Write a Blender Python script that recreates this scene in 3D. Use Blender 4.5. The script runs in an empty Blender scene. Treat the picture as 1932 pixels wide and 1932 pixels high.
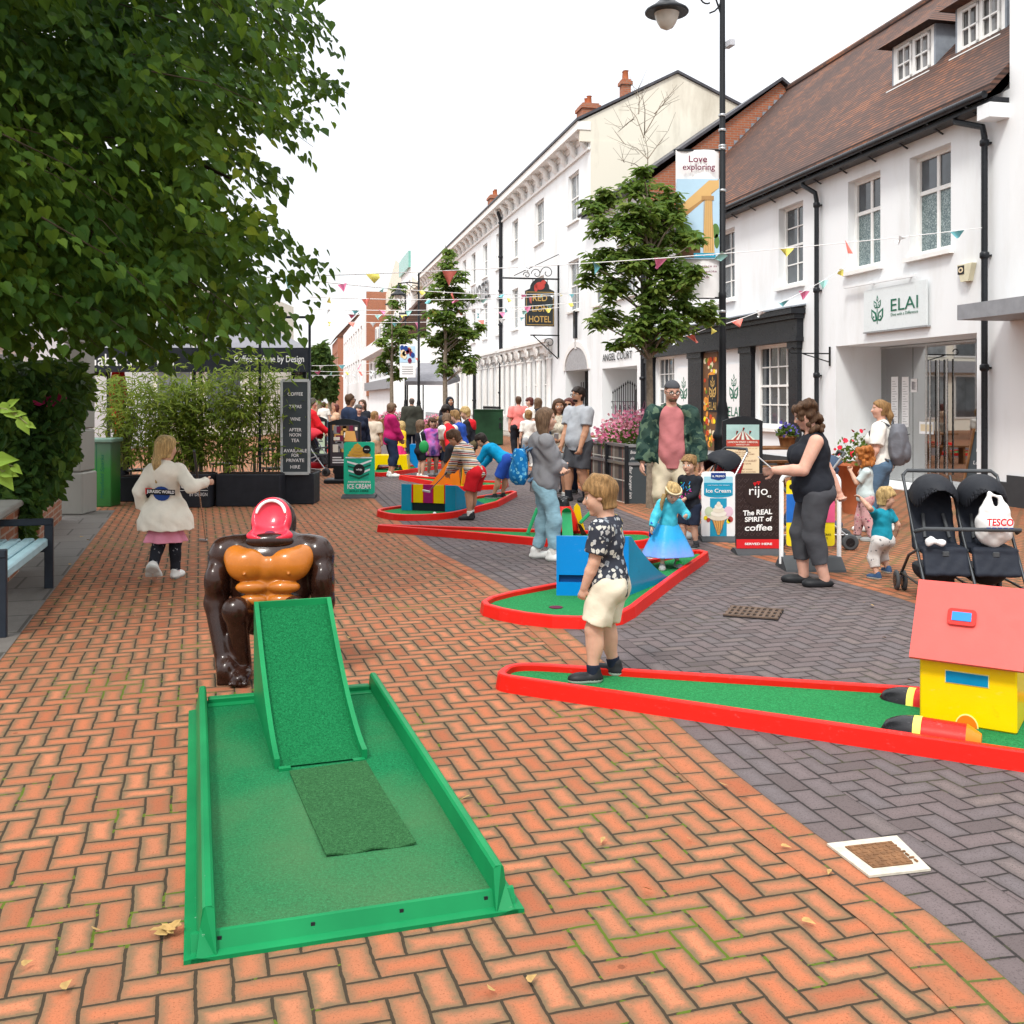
import bpy, math, random
import numpy as np
from mathutils import Vector, Matrix
random.seed(7); RNG = np.random.default_rng(7)
scn = bpy.context.scene
col = scn.collection
R = math.radians
CH = 1.62
HZ, CX, FP = 753.5, 966.0, 1932.0
# --- calibration helpers: a direction measured in the photo and a real distance give a place in the street
def at(px, py, Y):
 return Vector(((px-CX)/FP*Y, Y, CH-(py-HZ)/FP*Y))
def gnd(px, py, z=0.0):
 Y = FP*(CH-z)/(py-HZ)
 return Vector(((px-CX)/FP*Y, Y, z))
SD = Vector((-0.2110, 0.9775, 0)); ND = Vector((0.9775, 0.2110, 0)); UP = Vector((0, 0, 1))
def W(n, s, z=0.0):
 return ND*n + SD*s + UP*z
N0 = 10.66
def fY(px, n=N0): return n/((px-CX)/FP*.9775+.211)
def fs(px, n=N0): return fY(px, n)*(.9775-.211*(px-CX)/FP)
def fz(px, py, n=N0): return CH+fY(px, n)*(HZ-py)/FP
# --- mesh builder
class MB:
 def __init__(s): s.v = []; s.f = []; s.m = []; s.sm = []; s.uv = None
 def add(s, vs, fs_, m=0, smooth=False):
  o = len(s.v); s.v.extend([tuple(v) for v in vs])
  for f in fs_:
   s.f.append([i+o for i in f]); s.m.append(m); s.sm.append(smooth)
 def quad(s, a, b, c, d, m=0): s.add([a, b, c, d], [(0, 1, 2, 3)], m)
 def hexa(s, p, m=0):
  s.add(p, [(0, 3, 2, 1), (4, 5, 6, 7), (0, 1, 5, 4), (1, 2, 6, 5), (2, 3, 7, 6), (3, 0, 4, 7)], m)
 def box(s, c, sx, sy, sz, rz=0.0, m=0, bev=0.0):
  c = Vector(c); M3 = Matrix.Rotation(rz, 3, 'Z')
  s.obox(c, M3 @ Vector((1, 0, 0)), M3 @ Vector((0, 1, 0)), UP, sx, sy, sz, m, bev)
 def obox(s, c, ax, ay, az, sx, sy, sz, m=0, bev=0.0):
  c = Vector(c); x = ax*(sx/2); y = ay*(sy/2); z = az*(sz/2)
  if bev <= 0:
   s.hexa([c-x-y-z, c+x-y-z, c+x+y-z, c-x+y-z, c-x-y+z, c+x-y+z, c+x+y+z, c-x+y+z], m)
  else:
   b = min(bev, sx*.45, sy*.45, sz*.45)
   xb = ax*(sx/2-b); yb = ay*(sy/2-b); zb = az*(sz/2-b)
   vs = []; idx = {}
   for i in (-1, 1):
    for j in (-1, 1):
     for k in (-1, 1):
      idx[i, j, k] = len(vs)
      vs += [c+x*i+yb*j+zb*k, c+xb*i+y*j+zb*k, c+xb*i+yb*j+z*k]
   F = []
   def V(i, j, k, a): return idx[i, j, k]+a
   for i in (-1, 1):
    q = [V(i, -1, -1, 0), V(i, 1, -1, 0), V(i, 1, 1, 0), V(i, -1, 1, 0)]; F.append(q if i > 0 else q[::-1])
    q = [V(-1, i, -1, 1), V(1, i, -1, 1), V(1, i, 1, 1), V(-1, i, 1, 1)]; F.append(q[::-1] if i > 0 else q)
    q = [V(-1, -1, i, 2), V(1, -1, i, 2), V(1, 1, i, 2), V(-1, 1, i, 2)]; F.append(q if i > 0 else q[::-1])
   for i in (-1, 1):
    for j in (-1, 1):
     q = [V(i, j, -1, 0), V(i, j, 1, 0), V(i, j, 1, 1), V(i, j, -1, 1)]; F.append(q if i*j < 0 else q[::-1])
     q = [V(i, -1, j, 0), V(i, 1, j, 0), V(i, 1, j, 2), V(i, -1, j, 2)]; F.append(q if i*j > 0 else q[::-1])
     q = [V(-1, i, j, 1), V(1, i, j, 1), V(1, i, j, 2), V(-1, i, j, 2)]; F.append(q if i*j < 0 else q[::-1])
     for k in (-1, 1):
      q = [V(i, j, k, 0), V(i, j, k, 1), V(i, j, k, 2)]; F.append(q if i*j*k > 0 else q[::-1])
   s.add(vs, F, m)
 def bar(s, a, b, w, t=None, m=0, up=UP, bev=0.0):
  a = Vector(a); b = Vector(b); d = (b-a); L = d.length; d.normalize()
  x = d.cross(up)
  if x.length < 1e-4: x = d.cross(Vector((0, 1, 0)))
  x.normalize(); y = x.cross(d)
  s.obox((a+b)/2, x, d, y, w, L, t or w, m, bev)
 def tube(s, pts, r, n=8, m=0, cap=True):
  pts = [Vector(p) for p in pts]; k = len(pts)
  rs = r if isinstance(r, (list, tuple)) else [r]*k
  rings = []; prev = None
  for i, p in enumerate(pts):
   d = (pts[min(i+1, k-1)]-pts[max(i-1, 0)])
   if d.length < 1e-9: d = Vector((0, 0, 1))
   d.normalize()
   if prev is None:
    x = d.orthogonal().normalized()
   else:
    x = (prev-d*prev.dot(d))
    x = x.normalized() if x.length > 1e-6 else d.orthogonal().normalized()
   prev = x; y = d.cross(x)
   rings.append([p+(x*math.cos(2*math.pi*j/n)+y*math.sin(2*math.pi*j/n))*rs[i] for j in range(n)])
  vs = [v for rg in rings for v in rg]; F = []
  for i in range(k-1):
   for j in range(n):
    F.append((i*n+j, i*n+(j+1) % n, (i+1)*n+(j+1) % n, (i+1)*n+j))
  s.add(vs, F, m, True)
  if cap:
   s.add(rings[0], [tuple(range(n))[::-1]], m); s.add(rings[-1], [tuple(range(n))], m)
 def lathe(s, base, prof, n=16, m=0, sx=1.0, sy=1.0, ax=None, ay=None, az=None):
  base = Vector(base); ax = ax or Vector((1, 0, 0)); ay = ay or Vector((0, 1, 0)); az = az or UP
  vs = []; F = []; k = len(prof)
  for r, z in prof:
   for j in range(n):
    a = 2*math.pi*j/n
    vs.append(base+ax*(r*math.cos(a)*sx)+ay*(r*math.sin(a)*sy)+az*z)
  for i in range(k-1):
   for j in range(n):
    F.append((i*n+j, i*n+(j+1) % n, (i+1)*n+(j+1) % n, (i+1)*n+j))
  s.add(vs, F, m, True)
  s.add(vs[:n], [tuple(range(n))[::-1]], m); s.add(vs[-n:], [tuple(range(n))], m)
 def prism(s, pts, vec, m=0):
  vec = Vector(vec); a = [Vector(p) for p in pts]; n = len(a)
  nn = Vector((0, 0, 0))
  for i in range(n): nn += a[i].cross(a[(i+1) % n])
  if nn.dot(vec) > 0: a = a[::-1]
  b = [p+vec for p in a]
  s.add(a+b, [tuple(range(n)), tuple(range(n, 2*n))[::-1]] + [((i+1) % n, i, n+i, n+(i+1) % n) for i in range(n)], m)
 def strip(s, A, B, m=0, smooth=False):
  n = len(A)
  s.add(list(A)+list(B), [(i, i+1, n+i+1, n+i) for i in range(n-1)], m, smooth)
def new_obj(name, me, mats, parent=None):
 o = bpy.data.objects.new(name, me); col.objects.link(o)
 for mt in (mats if isinstance(mats, (list, tuple)) else [mats]): me.materials.append(mt)
 if parent is not None: o.parent = parent
 return o
def tag(o, label=None, cat=None, group=None, kind=None):
 if label: o['label'] = label
 if cat: o['category'] = cat
 if group: o['group'] = group
 if kind: o['kind'] = kind
 return o
def thing(name, label, cat, loc=(0, 0, 0), rz=0.0, group=None):
 o = bpy.data.objects.new(name, None); col.objects.link(o); o.empty_display_size = .1
 o.location = loc; o.rotation_euler = (0, 0, rz)
 return tag(o, label, cat, group)
def wloc(o):
 v = Vector((0, 0, 0))
 while o is not None: v += Vector(o.location); o = o.parent
 return v
def build(mb, name, mats, parent=None, loc=None, local=False):
 """mesh from world-space geometry; a child keeps its parent's origin"""
 me = bpy.data.meshes.new(name)
 off = Vector((0, 0, 0))
 if not local:
  off = wloc(parent) if parent is not None else Vector(loc or (0, 0, 0))
 me.from_pydata([(v[0]-off[0], v[1]-off[1], v[2]-off[2]) for v in mb.v], [], mb.f)
 me.polygons.foreach_set('material_index', mb.m)
 me.polygons.foreach_set('use_smooth', mb.sm)
 if mb.uv is not None:
  l = me.uv_layers.new(name='UVMap'); l.data.foreach_set('uv', [c for uv in mb.uv for c in uv])
 me.update()
 o = new_obj(name, me, mats, parent)
 if parent is None and not local: o.location = off
 return o
def mesh_np(name, V, F, mats, parent=None, mi=None, smooth=True):
 me = bpy.data.meshes.new(name); nv = len(V); nf, k = F.shape
 me.vertices.add(nv); me.vertices.foreach_set('co', np.ascontiguousarray(V, dtype=np.float32).ravel())
 me.loops.add(nf*k); me.loops.foreach_set('vertex_index', np.ascontiguousarray(F, dtype=np.int32).ravel())
 me.polygons.add(nf); me.polygons.foreach_set('loop_start', np.arange(0, nf*k, k, dtype=np.int32))
 try: me.polygons.foreach_set('loop_total', np.full(nf, k, dtype=np.int32))
 except Exception: pass
 if mi is not None: me.polygons.foreach_set('material_index', np.ascontiguousarray(mi, dtype=np.int32))
 me.polygons.foreach_set('use_smooth', np.full(nf, smooth, dtype=bool))
 me.update(calc_edges=True); me.validate()
 return new_obj(name, me, mats, parent)
def copy_tree(o, parent=None):
 c = o.copy(); col.objects.link(c)
 if parent is not None: c.parent = parent
 for ch in list(o.children): copy_tree(ch, c)
 return c
# --- lettering and flat artwork on a board
def text_geo(s, size=1.0, bold=0.0, ext=0.0, spacing=1.0, shear=0.0):
 cu = bpy.data.curves.new('t', 'FONT'); cu.body = s; cu.size = size; cu.extrude = ext
 cu.align_x = 'CENTER'; cu.align_y = 'CENTER'; cu.offset = bold; cu.space_character = spacing; cu.shear = shear
 cu.resolution_u = 3
 ob = bpy.data.objects.new('t', cu); col.objects.link(ob)
 dg = bpy.context.evaluated_depsgraph_get(); me = ob.evaluated_get(dg).to_mesh()
 vs = [v.co.copy() for v in me.vertices]; fs_ = [tuple(p.vertices) for p in me.polygons]
 ob.evaluated_get(dg).to_mesh_clear(); bpy.data.objects.remove(ob); bpy.data.curves.remove(cu)
 return vs, fs_
class Board:
 """flat artwork laid on a plane with origin o, axes r (right) and u (up); layers stand 1.5 mm apart"""
 def __init__(s, o, r, u, step=.0016):
  s.o = Vector(o); s.r = Vector(r).normalized(); s.u = Vector(u).normalized(); s.n = s.r.cross(s.u); s.k = step
 def P(s, x, y, l=0): return s.o+s.r*x+s.u*y+s.n*(l*s.k)
 def poly(s, mb, pts, l=1, m=0):
  mb.prism([s.P(x, y, l-.9) for x, y in pts], s.n*(s.k*.9), m)
 def rect(s, mb, x0, y0, x1, y1, l=1, m=0, r=0.0):
  if r <= 0: s.poly(mb, [(x0, y0), (x1, y0), (x1, y1), (x0, y1)], l, m)
  else:
   pts = []
   for cx, cy, a0 in ((x1-r, y1-r, 0), (x0+r, y1-r, 90), (x0+r, y0+r, 180), (x1-r, y0+r, 270)):
    for k in range(5): a = R(a0+k*22.5); pts.append((cx+r*math.cos(a), cy+r*math.sin(a)))
   s.poly(mb, pts, l, m)
 def ell(s, mb, cx, cy, rx, ry, l=1, m=0, n=20, a0=0, a1=360):
  s.poly(mb, [(cx+rx*math.cos(R(a0+(a1-a0)*k/n)), cy+ry*math.sin(R(a0+(a1-a0)*k/n))) for k in range(n+(a1-a0 < 360))], l, m)
 def text(s, mb, t, cx, cy, w=None, h=None, l=2, m=0, bold=0.0, spacing=1.0, shear=0.0, rot=0.0):
  vs, F = text_geo(t, 1.0, bold, 0.0, spacing, shear)
  if not vs: return
  x0 = min(v.x for v in vs); x1 = max(v.x for v in vs); y0 = min(v.y for v in vs); y1 = max(v.y for v in vs)
  kx = (w/(x1-x0)) if w else None; ky = (h/(y1-y0)) if h else None
  kx = kx or ky; ky = ky or kx
  mx, my = (x0+x1)/2, (y0+y1)/2; c, sn = math.cos(rot), math.sin(rot); out = []
  for v in vs:
   x = (v.x-mx)*kx; y = (v.y-my)*ky
   out.append(s.P(cx+x*c-y*sn, cy+x*sn+y*c, l))
  mb.add(out, F, m)
 def stroke(s, mb, pts, w, l=2, m=0):
  for (xa, ya), (xb, yb) in zip(pts[:-1], pts[1:]):
   dx, dy = xb-xa, yb-ya; L = math.hypot(dx, dy) or 1; nx, ny = -dy/L*w/2, dx/L*w/2
   s.poly(mb, [(xa+nx, ya+ny), (xa-nx, ya-ny), (xb-nx, yb-ny), (xb+nx, yb+ny)], l, m)
# --- materials
class NT:
 def __init__(s, name):
  s.m = bpy.data.materials.new(name); s.m.use_nodes = True; s.t = s.m.node_tree; s.t.nodes.clear()
  s.out = s.N('ShaderNodeOutputMaterial'); s.b = s.N('ShaderNodeBsdfPrincipled')
  s.L(s.b.outputs[0], s.out.inputs['Surface'])
 def N(s, ty, **kw):
  n = s.t.nodes.new(ty)
  for k, v in kw.items(): setattr(n, k, v)
  return n
 def L(s, a, b): s.t.links.new(a, b)
 def val(s, sock, x):
  if hasattr(x, 'is_linked') or hasattr(x, 'links'): s.L(x, sock)
  else: sock.default_value = x
 def math(s, op, a, b=0.0, c=0.0, clamp=False):
  n = s.N('ShaderNodeMath', operation=op, use_clamp=clamp)
  for i, x in enumerate((a, b, c)): s.val(n.inputs[i], x)
  return n.outputs[0]
 def mix(s, f, a, b, bt='MIX'):
  n = s.N('ShaderNodeMix', data_type='RGBA', blend_type=bt)
  s.val(n.inputs[0], f)
  for i, x in ((6, a), (7, b)):
   s.val(n.inputs[i], x if not isinstance(x, tuple) else (x+(1,) if len(x) == 3 else x))
  return n.outputs[2]
 def noise(s, vec=None, scale=5, det=3, rough=.5, dist=0):
  n = s.N('ShaderNodeTexNoise'); n.inputs['Scale'].default_value = scale; n.inputs['Detail'].default_value = det
  n.inputs['Roughness'].default_value = rough; n.inputs['Distortion'].default_value = dist
  if vec is not None: s.L(vec, n.inputs['Vector'])
  return n.outputs[0]
 def vor(s, vec=None, scale=5, feature='F1', rnd=1.0):
  n = s.N('ShaderNodeTexVoronoi', feature=feature); n.inputs['Scale'].default_value = scale
  n.inputs['Randomness'].default_value = rnd
  if vec is not None: s.L(vec, n.inputs['Vector'])
  return n
 def obj(s): return s.N('ShaderNodeTexCoord').outputs['Object']
 def pos(s): return s.N('ShaderNodeNewGeometry').outputs['Position']
 def map(s, vec, sc=(1, 1, 1), rot=(0, 0, 0), loc=(0, 0, 0)):
  n = s.N('ShaderNodeMapping'); n.inputs['Scale'].default_value = sc; n.inputs['Rotation'].default_value = rot
  n.inputs['Location'].default_value = loc; s.L(vec, n.inputs['Vector']); return n.outputs[0]
 def ramp(s, f, stops, interp='LINEAR'):
  n = s.N('ShaderNodeValToRGB'); cr = n.color_ramp; cr.interpolation = interp
  while len(cr.elements) > 1: cr.elements.remove(cr.elements[-1])
  cr.elements[0].position = stops[0][0]; cr.elements[0].color = tuple(stops[0][1])+(1,)
  for p, c in stops[1:]:
   e = cr.elements.new(p); e.color = tuple(c)+(1,)
  s.L(f, n.inputs[0]); return n.outputs[0]
 def bump(s, h, strength=.3, dist=.01):
  n = s.N('ShaderNodeBump'); n.inputs['Strength'].default_value = strength; n.inputs['Distance'].default_value = dist
  s.L(h, n.inputs['Height']); s.L(n.outputs[0], s.b.inputs['Normal'])
 def set(s, **kw):
  for k, v in kw.items():
   k = {'col': 'Base Color', 'rough': 'Roughness', 'metal': 'Metallic', 'spec': 'Specular IOR Level', 'coat': 'Coat Weight',
     'trans': 'Transmission Weight', 'sheen': 'Sheen Weight', 'emit': 'Emission Color', 'estr': 'Emission Strength'}[k]
   if isinstance(v, tuple) and len(v) == 3: v = v+(1,)
   s.val(s.b.inputs[k], v)
  return s
MC = {}
def M(name, c, rough=.6, var=.12, scale=6, bump=0.0, bscale=40, metal=0.0, coat=0.0, spec=.2, bd=.004):
 """painted / cloth / stone surface with small natural variation"""
 if name in MC: return MC[name]
 t = NT(name); o = t.obj(); f = t.noise(o, scale, 5, .6)
 lo = tuple(max(0, x*(1-var)) for x in c); hi = tuple(min(1, x*(1+var)) for x in c)
 t.set(col=t.ramp(f, [(.3, lo), (.7, hi)]), metal=metal, coat=coat, spec=spec)
 f2 = t.noise(o, scale*4, 3)
 t.set(rough=t.math('MULTIPLY_ADD', f2, .25, max(0.02, rough-.12)))
 if bump: t.bump(t.noise(o, bscale, 4), bump, bd)
 MC[name] = t.m; return t.m
# --- colours and surfaces
BRICK_A = R(17.0)
def paving(name, cols, grime, joint, moss, mossamt, dark_edge, wet=.55):
 t = NT(name); p = t.map(t.pos(), (1, 1, 1), (0, 0, -BRICK_A))
 sp = t.N('ShaderNodeSeparateXYZ')
 wob = t.N('ShaderNodeVectorMath', operation='MULTIPLY_ADD')
 nz = t.N('ShaderNodeTexNoise'); nz.inputs['Scale'].default_value = 9; nz.inputs['Detail'].default_value = 2; t.L(p, nz.inputs['Vector'])
 t.L(nz.outputs['Color'], wob.inputs[0]); wob.inputs[1].default_value = (.017, .017, 0); t.L(p, wob.inputs[2])
 t.L(wob.outputs[0], sp.inputs[0])
 U = .0985
 x = t.math('DIVIDE', sp.outputs[0], U); y = t.math('DIVIDE', sp.outputs[1], U)
 i = t.math('FLOOR', x); j = t.math('FLOOR', y); fx = t.math('SUBTRACT', x, i); fy = t.math('SUBTRACT', y, j)
 k = t.math('FLOORED_MODULO', t.math('SUBTRACT', i, j), 4.0)
 vert = t.math('GREATER_THAN', k, 1.5); hor = t.math('SUBTRACT', 1.0, vert)
 k1 = t.math('COMPARE', k, 1.0, .1); k2 = t.math('COMPARE', k, 2.0, .1)
 u = t.math('ADD', fx, k1); v = t.math('ADD', fy, k2)
 wx = t.math('ADD', 1.0, hor); wy = t.math('ADD', 1.0, vert)
 dx = t.math('MINIMUM', u, t.math('SUBTRACT', wx, u)); dy = t.math('MINIMUM', v, t.math('SUBTRACT', wy, v))
 d = t.math('MINIMUM', dx, dy)
 cx = t.N('ShaderNodeCombineXYZ')
 t.L(t.math('SUBTRACT', i, k1), cx.inputs[0]); t.L(t.math('SUBTRACT', j, k2), cx.inputs[1]); t.L(vert, cx.inputs[2])
 wn = t.N('ShaderNodeTexWhiteNoise', noise_dimensions='3D'); t.L(cx.outputs[0], wn.inputs['Vector'])
 c = brick_look(t, p, wn, d, cols, grime, joint, moss, mossamt, dark_edge)
 return t.m
def brick_look(t, p, wn, d, cols, grime, joint, moss, mossamt, dark_edge):
 base = t.ramp(wn.outputs['Value'], cols, 'LINEAR')
 n1 = t.noise(p, 55, 4, .7); n2 = t.noise(p, 150, 3, .7); big = t.noise(p, .55, 4, .6)
 base = t.mix(t.math('MULTIPLY', n1, .35), base, tuple(x*.62 for x in cols[1][1]))
 spk = t.math('GREATER_THAN', n2, .585)
 base = t.mix(t.math('MULTIPLY', spk, .55), base, tuple(x*.3 for x in cols[1][1]))
 e = t.math('MULTIPLY_ADD', t.noise(p, 26, 5, .75), .5, -.27); dd = t.math('ADD', d, e)
 edge = t.N('ShaderNodeMapRange'); edge.inputs[1].default_value = .06; edge.inputs[2].default_value = .38; edge.inputs[3].default_value = 1; edge.inputs[4].default_value = 0
 t.L(dd, edge.inputs[0])
 amt = t.math('MULTIPLY', edge.outputs[0], t.math('MULTIPLY_ADD', wn.outputs['Value'], .5, dark_edge-.25), clamp=True)
 base = t.mix(amt, base, grime)
 base = t.mix(t.math('MULTIPLY', t.math('SUBTRACT', big, .44, clamp=True), 1.5, clamp=True), base, grime)
 gum = t.vor(p, 2.3); gs = t.math('LESS_THAN', t.math('MULTIPLY_ADD', n1, .03, gum.outputs['Distance']), .047); base = t.mix(t.math('MULTIPLY', gs, .55), base, tuple(x*.22 for x in cols[1][1]))
 jw = t.math('LESS_THAN', t.math('MULTIPLY_ADD', n1, .05, d), .074)
 mm = t.math('MULTIPLY', t.math('GREATER_THAN', t.math('MULTIPLY_ADD', t.noise(p, 14, 3), .5, t.math('MULTIPLY', t.noise(p, 1.1, 2), .8)), .74), mossamt)
 jc = t.mix(mm, joint, moss)
 base = t.mix(jw, base, jc)
 t.set(col=base, rough=t.math('MULTIPLY_ADD', n1, .2, .72), spec=.12)
 h = t.N('ShaderNodeMapRange'); h.inputs[1].default_value = .03; h.inputs[2].default_value = .10; t.L(d, h.inputs[0])
 hh = t.math('ADD', h.outputs[0], t.math('MULTIPLY', t.noise(p, 120, 3, .7), .35))
 hh = t.math('ADD', hh, t.math('MULTIPLY', wn.outputs['Value'], .25))
 t.bump(hh, .55, .006)
 return base
ORC = [(0, (.30, .096, .048)), (.35, (.43, .142, .068)), (.7, (.37, .143, .076)), (1, (.49, .180, .092))]
GRC = [(0, (.105, .085, .084)), (.35, (.155, .122, .122)), (.7, (.135, .118, .122)), (1, (.185, .147, .137))]
ORG, GRG = (.15, .102, .058), (.072, .062, .06)
m_orange = paving('orange_block_paving', ORC, ORG, (.042, .031, .020), (.075, .11, .012), 1.0, .9)
m_greyp = paving('grey_block_paving', GRC, GRG, (.03, .026, .025), (.07, .075, .03), .35, .35)
def border(name, cols, grime, joint, moss, mossamt, de):
 """stretcher courses following a curve: u runs along it, v across, in units of half a block"""
 t = NT(name); uv = t.N('ShaderNodeTexCoord').outputs['UV']; p = t.pos()
 sp = t.N('ShaderNodeSeparateXYZ'); t.L(uv, sp.inputs[0])
 j = t.math('FLOOR', sp.outputs[1]); fy = t.math('SUBTRACT', sp.outputs[1], j)
 x = t.math('ADD', sp.outputs[0], t.math('MULTIPLY', j, 0.93)); x2 = t.math('DIVIDE', x, 2.0)
 i = t.math('FLOOR', x2); u = t.math('MULTIPLY', t.math('SUBTRACT', x2, i), 2.0)
 d = t.math('MINIMUM', t.math('MINIMUM', u, t.math('SUBTRACT', 2.0, u)), t.math('MINIMUM', fy, t.math('SUBTRACT', 1.0, fy)))
 cx = t.N('ShaderNodeCombineXYZ'); t.L(i, cx.inputs[0]); t.L(j, cx.inputs[1])
 wn = t.N('ShaderNodeTexWhiteNoise', noise_dimensions='3D'); t.L(cx.outputs[0], wn.inputs['Vector'])
 brick_look(t, p, wn, d, cols, grime, joint, moss, mossamt, de)
 return t.m
m_orborder = border('orange_block_course', ORC, ORG, (.055, .04, .028), (.10, .13, .02), .6, .62)
m_grborder = border('grey_block_course', GRC, GRG, (.03, .026, .025), (.07, .075, .03), .3, .35)
t = NT('stone_slabs'); p = t.map(t.pos(), (1, 1, 1), (0, 0, -BRICK_A)); b = t.N('ShaderNodeTexBrick')
b.inputs['Scale'].default_value = 1.0; b.inputs['Brick Width'].default_value = .6; b.inputs['Row Height'].default_value = .6; b.inputs['Mortar Size'].default_value = .012
b.inputs['Color1'].default_value = (.17, .155, .14, 1); b.inputs['Color2'].default_value = (.13, .12, .11, 1); b.inputs['Mortar'].default_value = (.04, .036, .03, 1)
t.L(p, b.inputs['Vector']); nn = t.noise(p, 7, 6, .7)
t.set(col=t.mix(t.math('MULTIPLY', nn, .7), b.outputs[0], (.07, .06, .05)), rough=.8); t.bump(t.noise(p, 60, 4), .3, .006); m_slab = t.m
t = NT('pale_pavement'); p = t.map(t.pos(), (1, 1, 1), (0, 0, R(-12.2))); b = t.N('ShaderNodeTexBrick')
b.inputs['Scale'].default_value = 1.0; b.inputs['Brick Width'].default_value = .45; b.inputs['Row Height'].default_value = .45; b.inputs['Mortar Size'].default_value = .008
b.inputs['Color1'].default_value = (.36, .31, .26, 1); b.inputs['Color2'].default_value = (.31, .27, .23, 1); b.inputs['Mortar'].default_value = (.12, .1, .09, 1)
t.L(p, b.inputs['Vector']); t.set(col=t.mix(t.math('MULTIPLY', t.noise(p, 5, 5), .5), b.outputs[0], (.2, .17, .14)), rough=.8); m_pave = t.m
def render_wall(name, c, stain=(.45, .42, .36), amt=.3, sc=1.2, bump=.15):
 t = NT(name); o = t.pos(); mp = t.map(o, (1, 1, .25)); f = t.noise(mp, sc, 6, .65); g = t.noise(o, 45, 4)
 k = t.N('ShaderNodeMapRange'); k.inputs[1].default_value = .5; k.inputs[2].default_value = .8; k.inputs[4].default_value = amt; t.L(f, k.inputs[0])
 t.set(col=t.mix(k.outputs[0], c, stain), rough=.75, spec=.3); t.bump(g, bump, .004); return t.m
m_white = render_wall('white_render', (.785, .81, .825), amt=.36)
m_white2 = render_wall('white_painted_brick', (.80, .82, .83), amt=.25)
m_cream = render_wall('stained_cream_render', (.70, .67, .57), (.34, .30, .23), .8, .9, .3)
m_creampl = render_wall('cream_render', (.72, .68, .58), (.5, .46, .38), .3)
m_soft = render_wall('white_stucco_ornament', (.80, .79, .77), (.55, .53, .5), .25, 2)
m_stone = render_wall('pale_stone', (.30, .295, .27), (.2, .19, .17), .6, 2.5, .4)
m_grey = M('grey_paint', (.26, .27, .29), .5); m_plinth = M('dark_plinth_paint', (.045, .048, .052), .6)
m_blackp = M('black_gloss_paint', (.018, .02, .024), .3); m_ironw = M('black_wrought_iron', (.012, .013, .015), .4)
m_sash = M('white_window_paint', (.80, .80, .78), .35, .05); m_lead = M('grey_lead', (.24, .27, .31), .45, .25, 3)
def bricks(name, a, b, mo, w=.225, h=.075, ms=.01, rot=(R(90), 0, 0)):
 t = NT(name); geo = t.N('ShaderNodeNewGeometry'); sp = t.N('ShaderNodeSeparateXYZ'); t.L(geo.outputs['Position'], sp.inputs[0])
 cx = t.N('ShaderNodeCombineXYZ'); t.L(t.math('ADD', t.math('MULTIPLY', sp.outputs[0], .8), t.math('MULTIPLY', sp.outputs[1], .75)), cx.inputs[0]); t.L(sp.outputs[2], cx.inputs[1])
 k = t.N('ShaderNodeTexBrick'); k.inputs['Scale'].default_value = 1; k.inputs['Brick Width'].default_value = w; k.inputs['Row Height'].default_value = h
 k.inputs['Mortar Size'].default_value = ms; k.inputs['Color1'].default_value = a+(1,); k.inputs['Color2'].default_value = b+(1,); k.inputs['Mortar'].default_value = mo+(1,)
 t.L(cx.outputs[0], k.inputs['Vector']); n = t.noise(geo.outputs['Position'], 9, 5)
 t.set(col=t.mix(t.math('MULTIPLY', n, .5), k.outputs[0], tuple(x*.5 for x in a)), rough=.85); t.bump(k.outputs['Fac'], -.4, .006); return t.m
m_brick = bricks('red_brick', (.42, .13, .055), (.34, .10, .045), (.30, .24, .19))
m_brick2 = bricks('garden_wall_brick', (.33, .12, .055), (.24, .085, .04), (.36, .31, .25))
def tiles(name, a, b, c, row=.105):
 """plain clay tiles: rows stepped up the slope, each tile its own shade"""
 t = NT(name); geo = t.N('ShaderNodeNewGeometry'); sp = t.N('ShaderNodeSeparateXYZ'); t.L(geo.outputs['Position'], sp.inputs[0])
 al = t.math('ADD', t.math('MULTIPLY', sp.outputs[0], -.211), t.math('MULTIPLY', sp.outputs[1], .9775))
 zr = t.math('DIVIDE', sp.outputs[2], row); r = t.math('FLOOR', zr); f = t.math('SUBTRACT', zr, r)
 xs = t.math('ADD', t.math('DIVIDE', al, .17), t.math('MULTIPLY', r, .5)); xi = t.math('FLOOR', xs); fx = t.math('SUBTRACT', xs, xi)
 cx = t.N('ShaderNodeCombineXYZ'); t.L(r, cx.inputs[0]); t.L(xi, cx.inputs[1])
 wn = t.N('ShaderNodeTexWhiteNoise', noise_dimensions='3D'); t.L(cx.outputs[0], wn.inputs['Vector'])
 big = t.noise(geo.outputs['Position'], .5, 4)
 v = t.math('MULTIPLY_ADD', wn.outputs['Value'], .45, t.math('MULTIPLY_ADD', big, 1.5, -.5))
 cl = t.ramp(v, [(.1, a), (.5, b), (.9, c)])
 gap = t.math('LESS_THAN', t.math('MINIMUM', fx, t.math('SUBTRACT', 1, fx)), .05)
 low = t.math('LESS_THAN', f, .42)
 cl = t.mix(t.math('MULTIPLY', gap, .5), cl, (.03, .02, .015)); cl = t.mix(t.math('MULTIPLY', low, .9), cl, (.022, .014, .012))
 t.set(col=cl, rough=.8, spec=.3); t.bump(t.math('SUBTRACT', 1, f), .8, .03); return t.m
m_tile = tiles('clay_roof_tiles', (.06, .032, .025), (.105, .05, .034), (.24, .09, .04), .085)
m_slate = M('slate_roof', (.07, .07, .08), .5, .3, 4)
def glass(name, tint=(.03, .036, .042), rough=.04):
 t = NT(name); o = t.pos(); f = t.noise(o, 1.6, 3)
 t.set(col=t.ramp(f, [(.35, tint), (.7, tuple(x*2.4 for x in tint))]), rough=rough, spec=.9)
 t.bump(t.noise(o, 2.5, 1), .04, .02); return t.m
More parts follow.
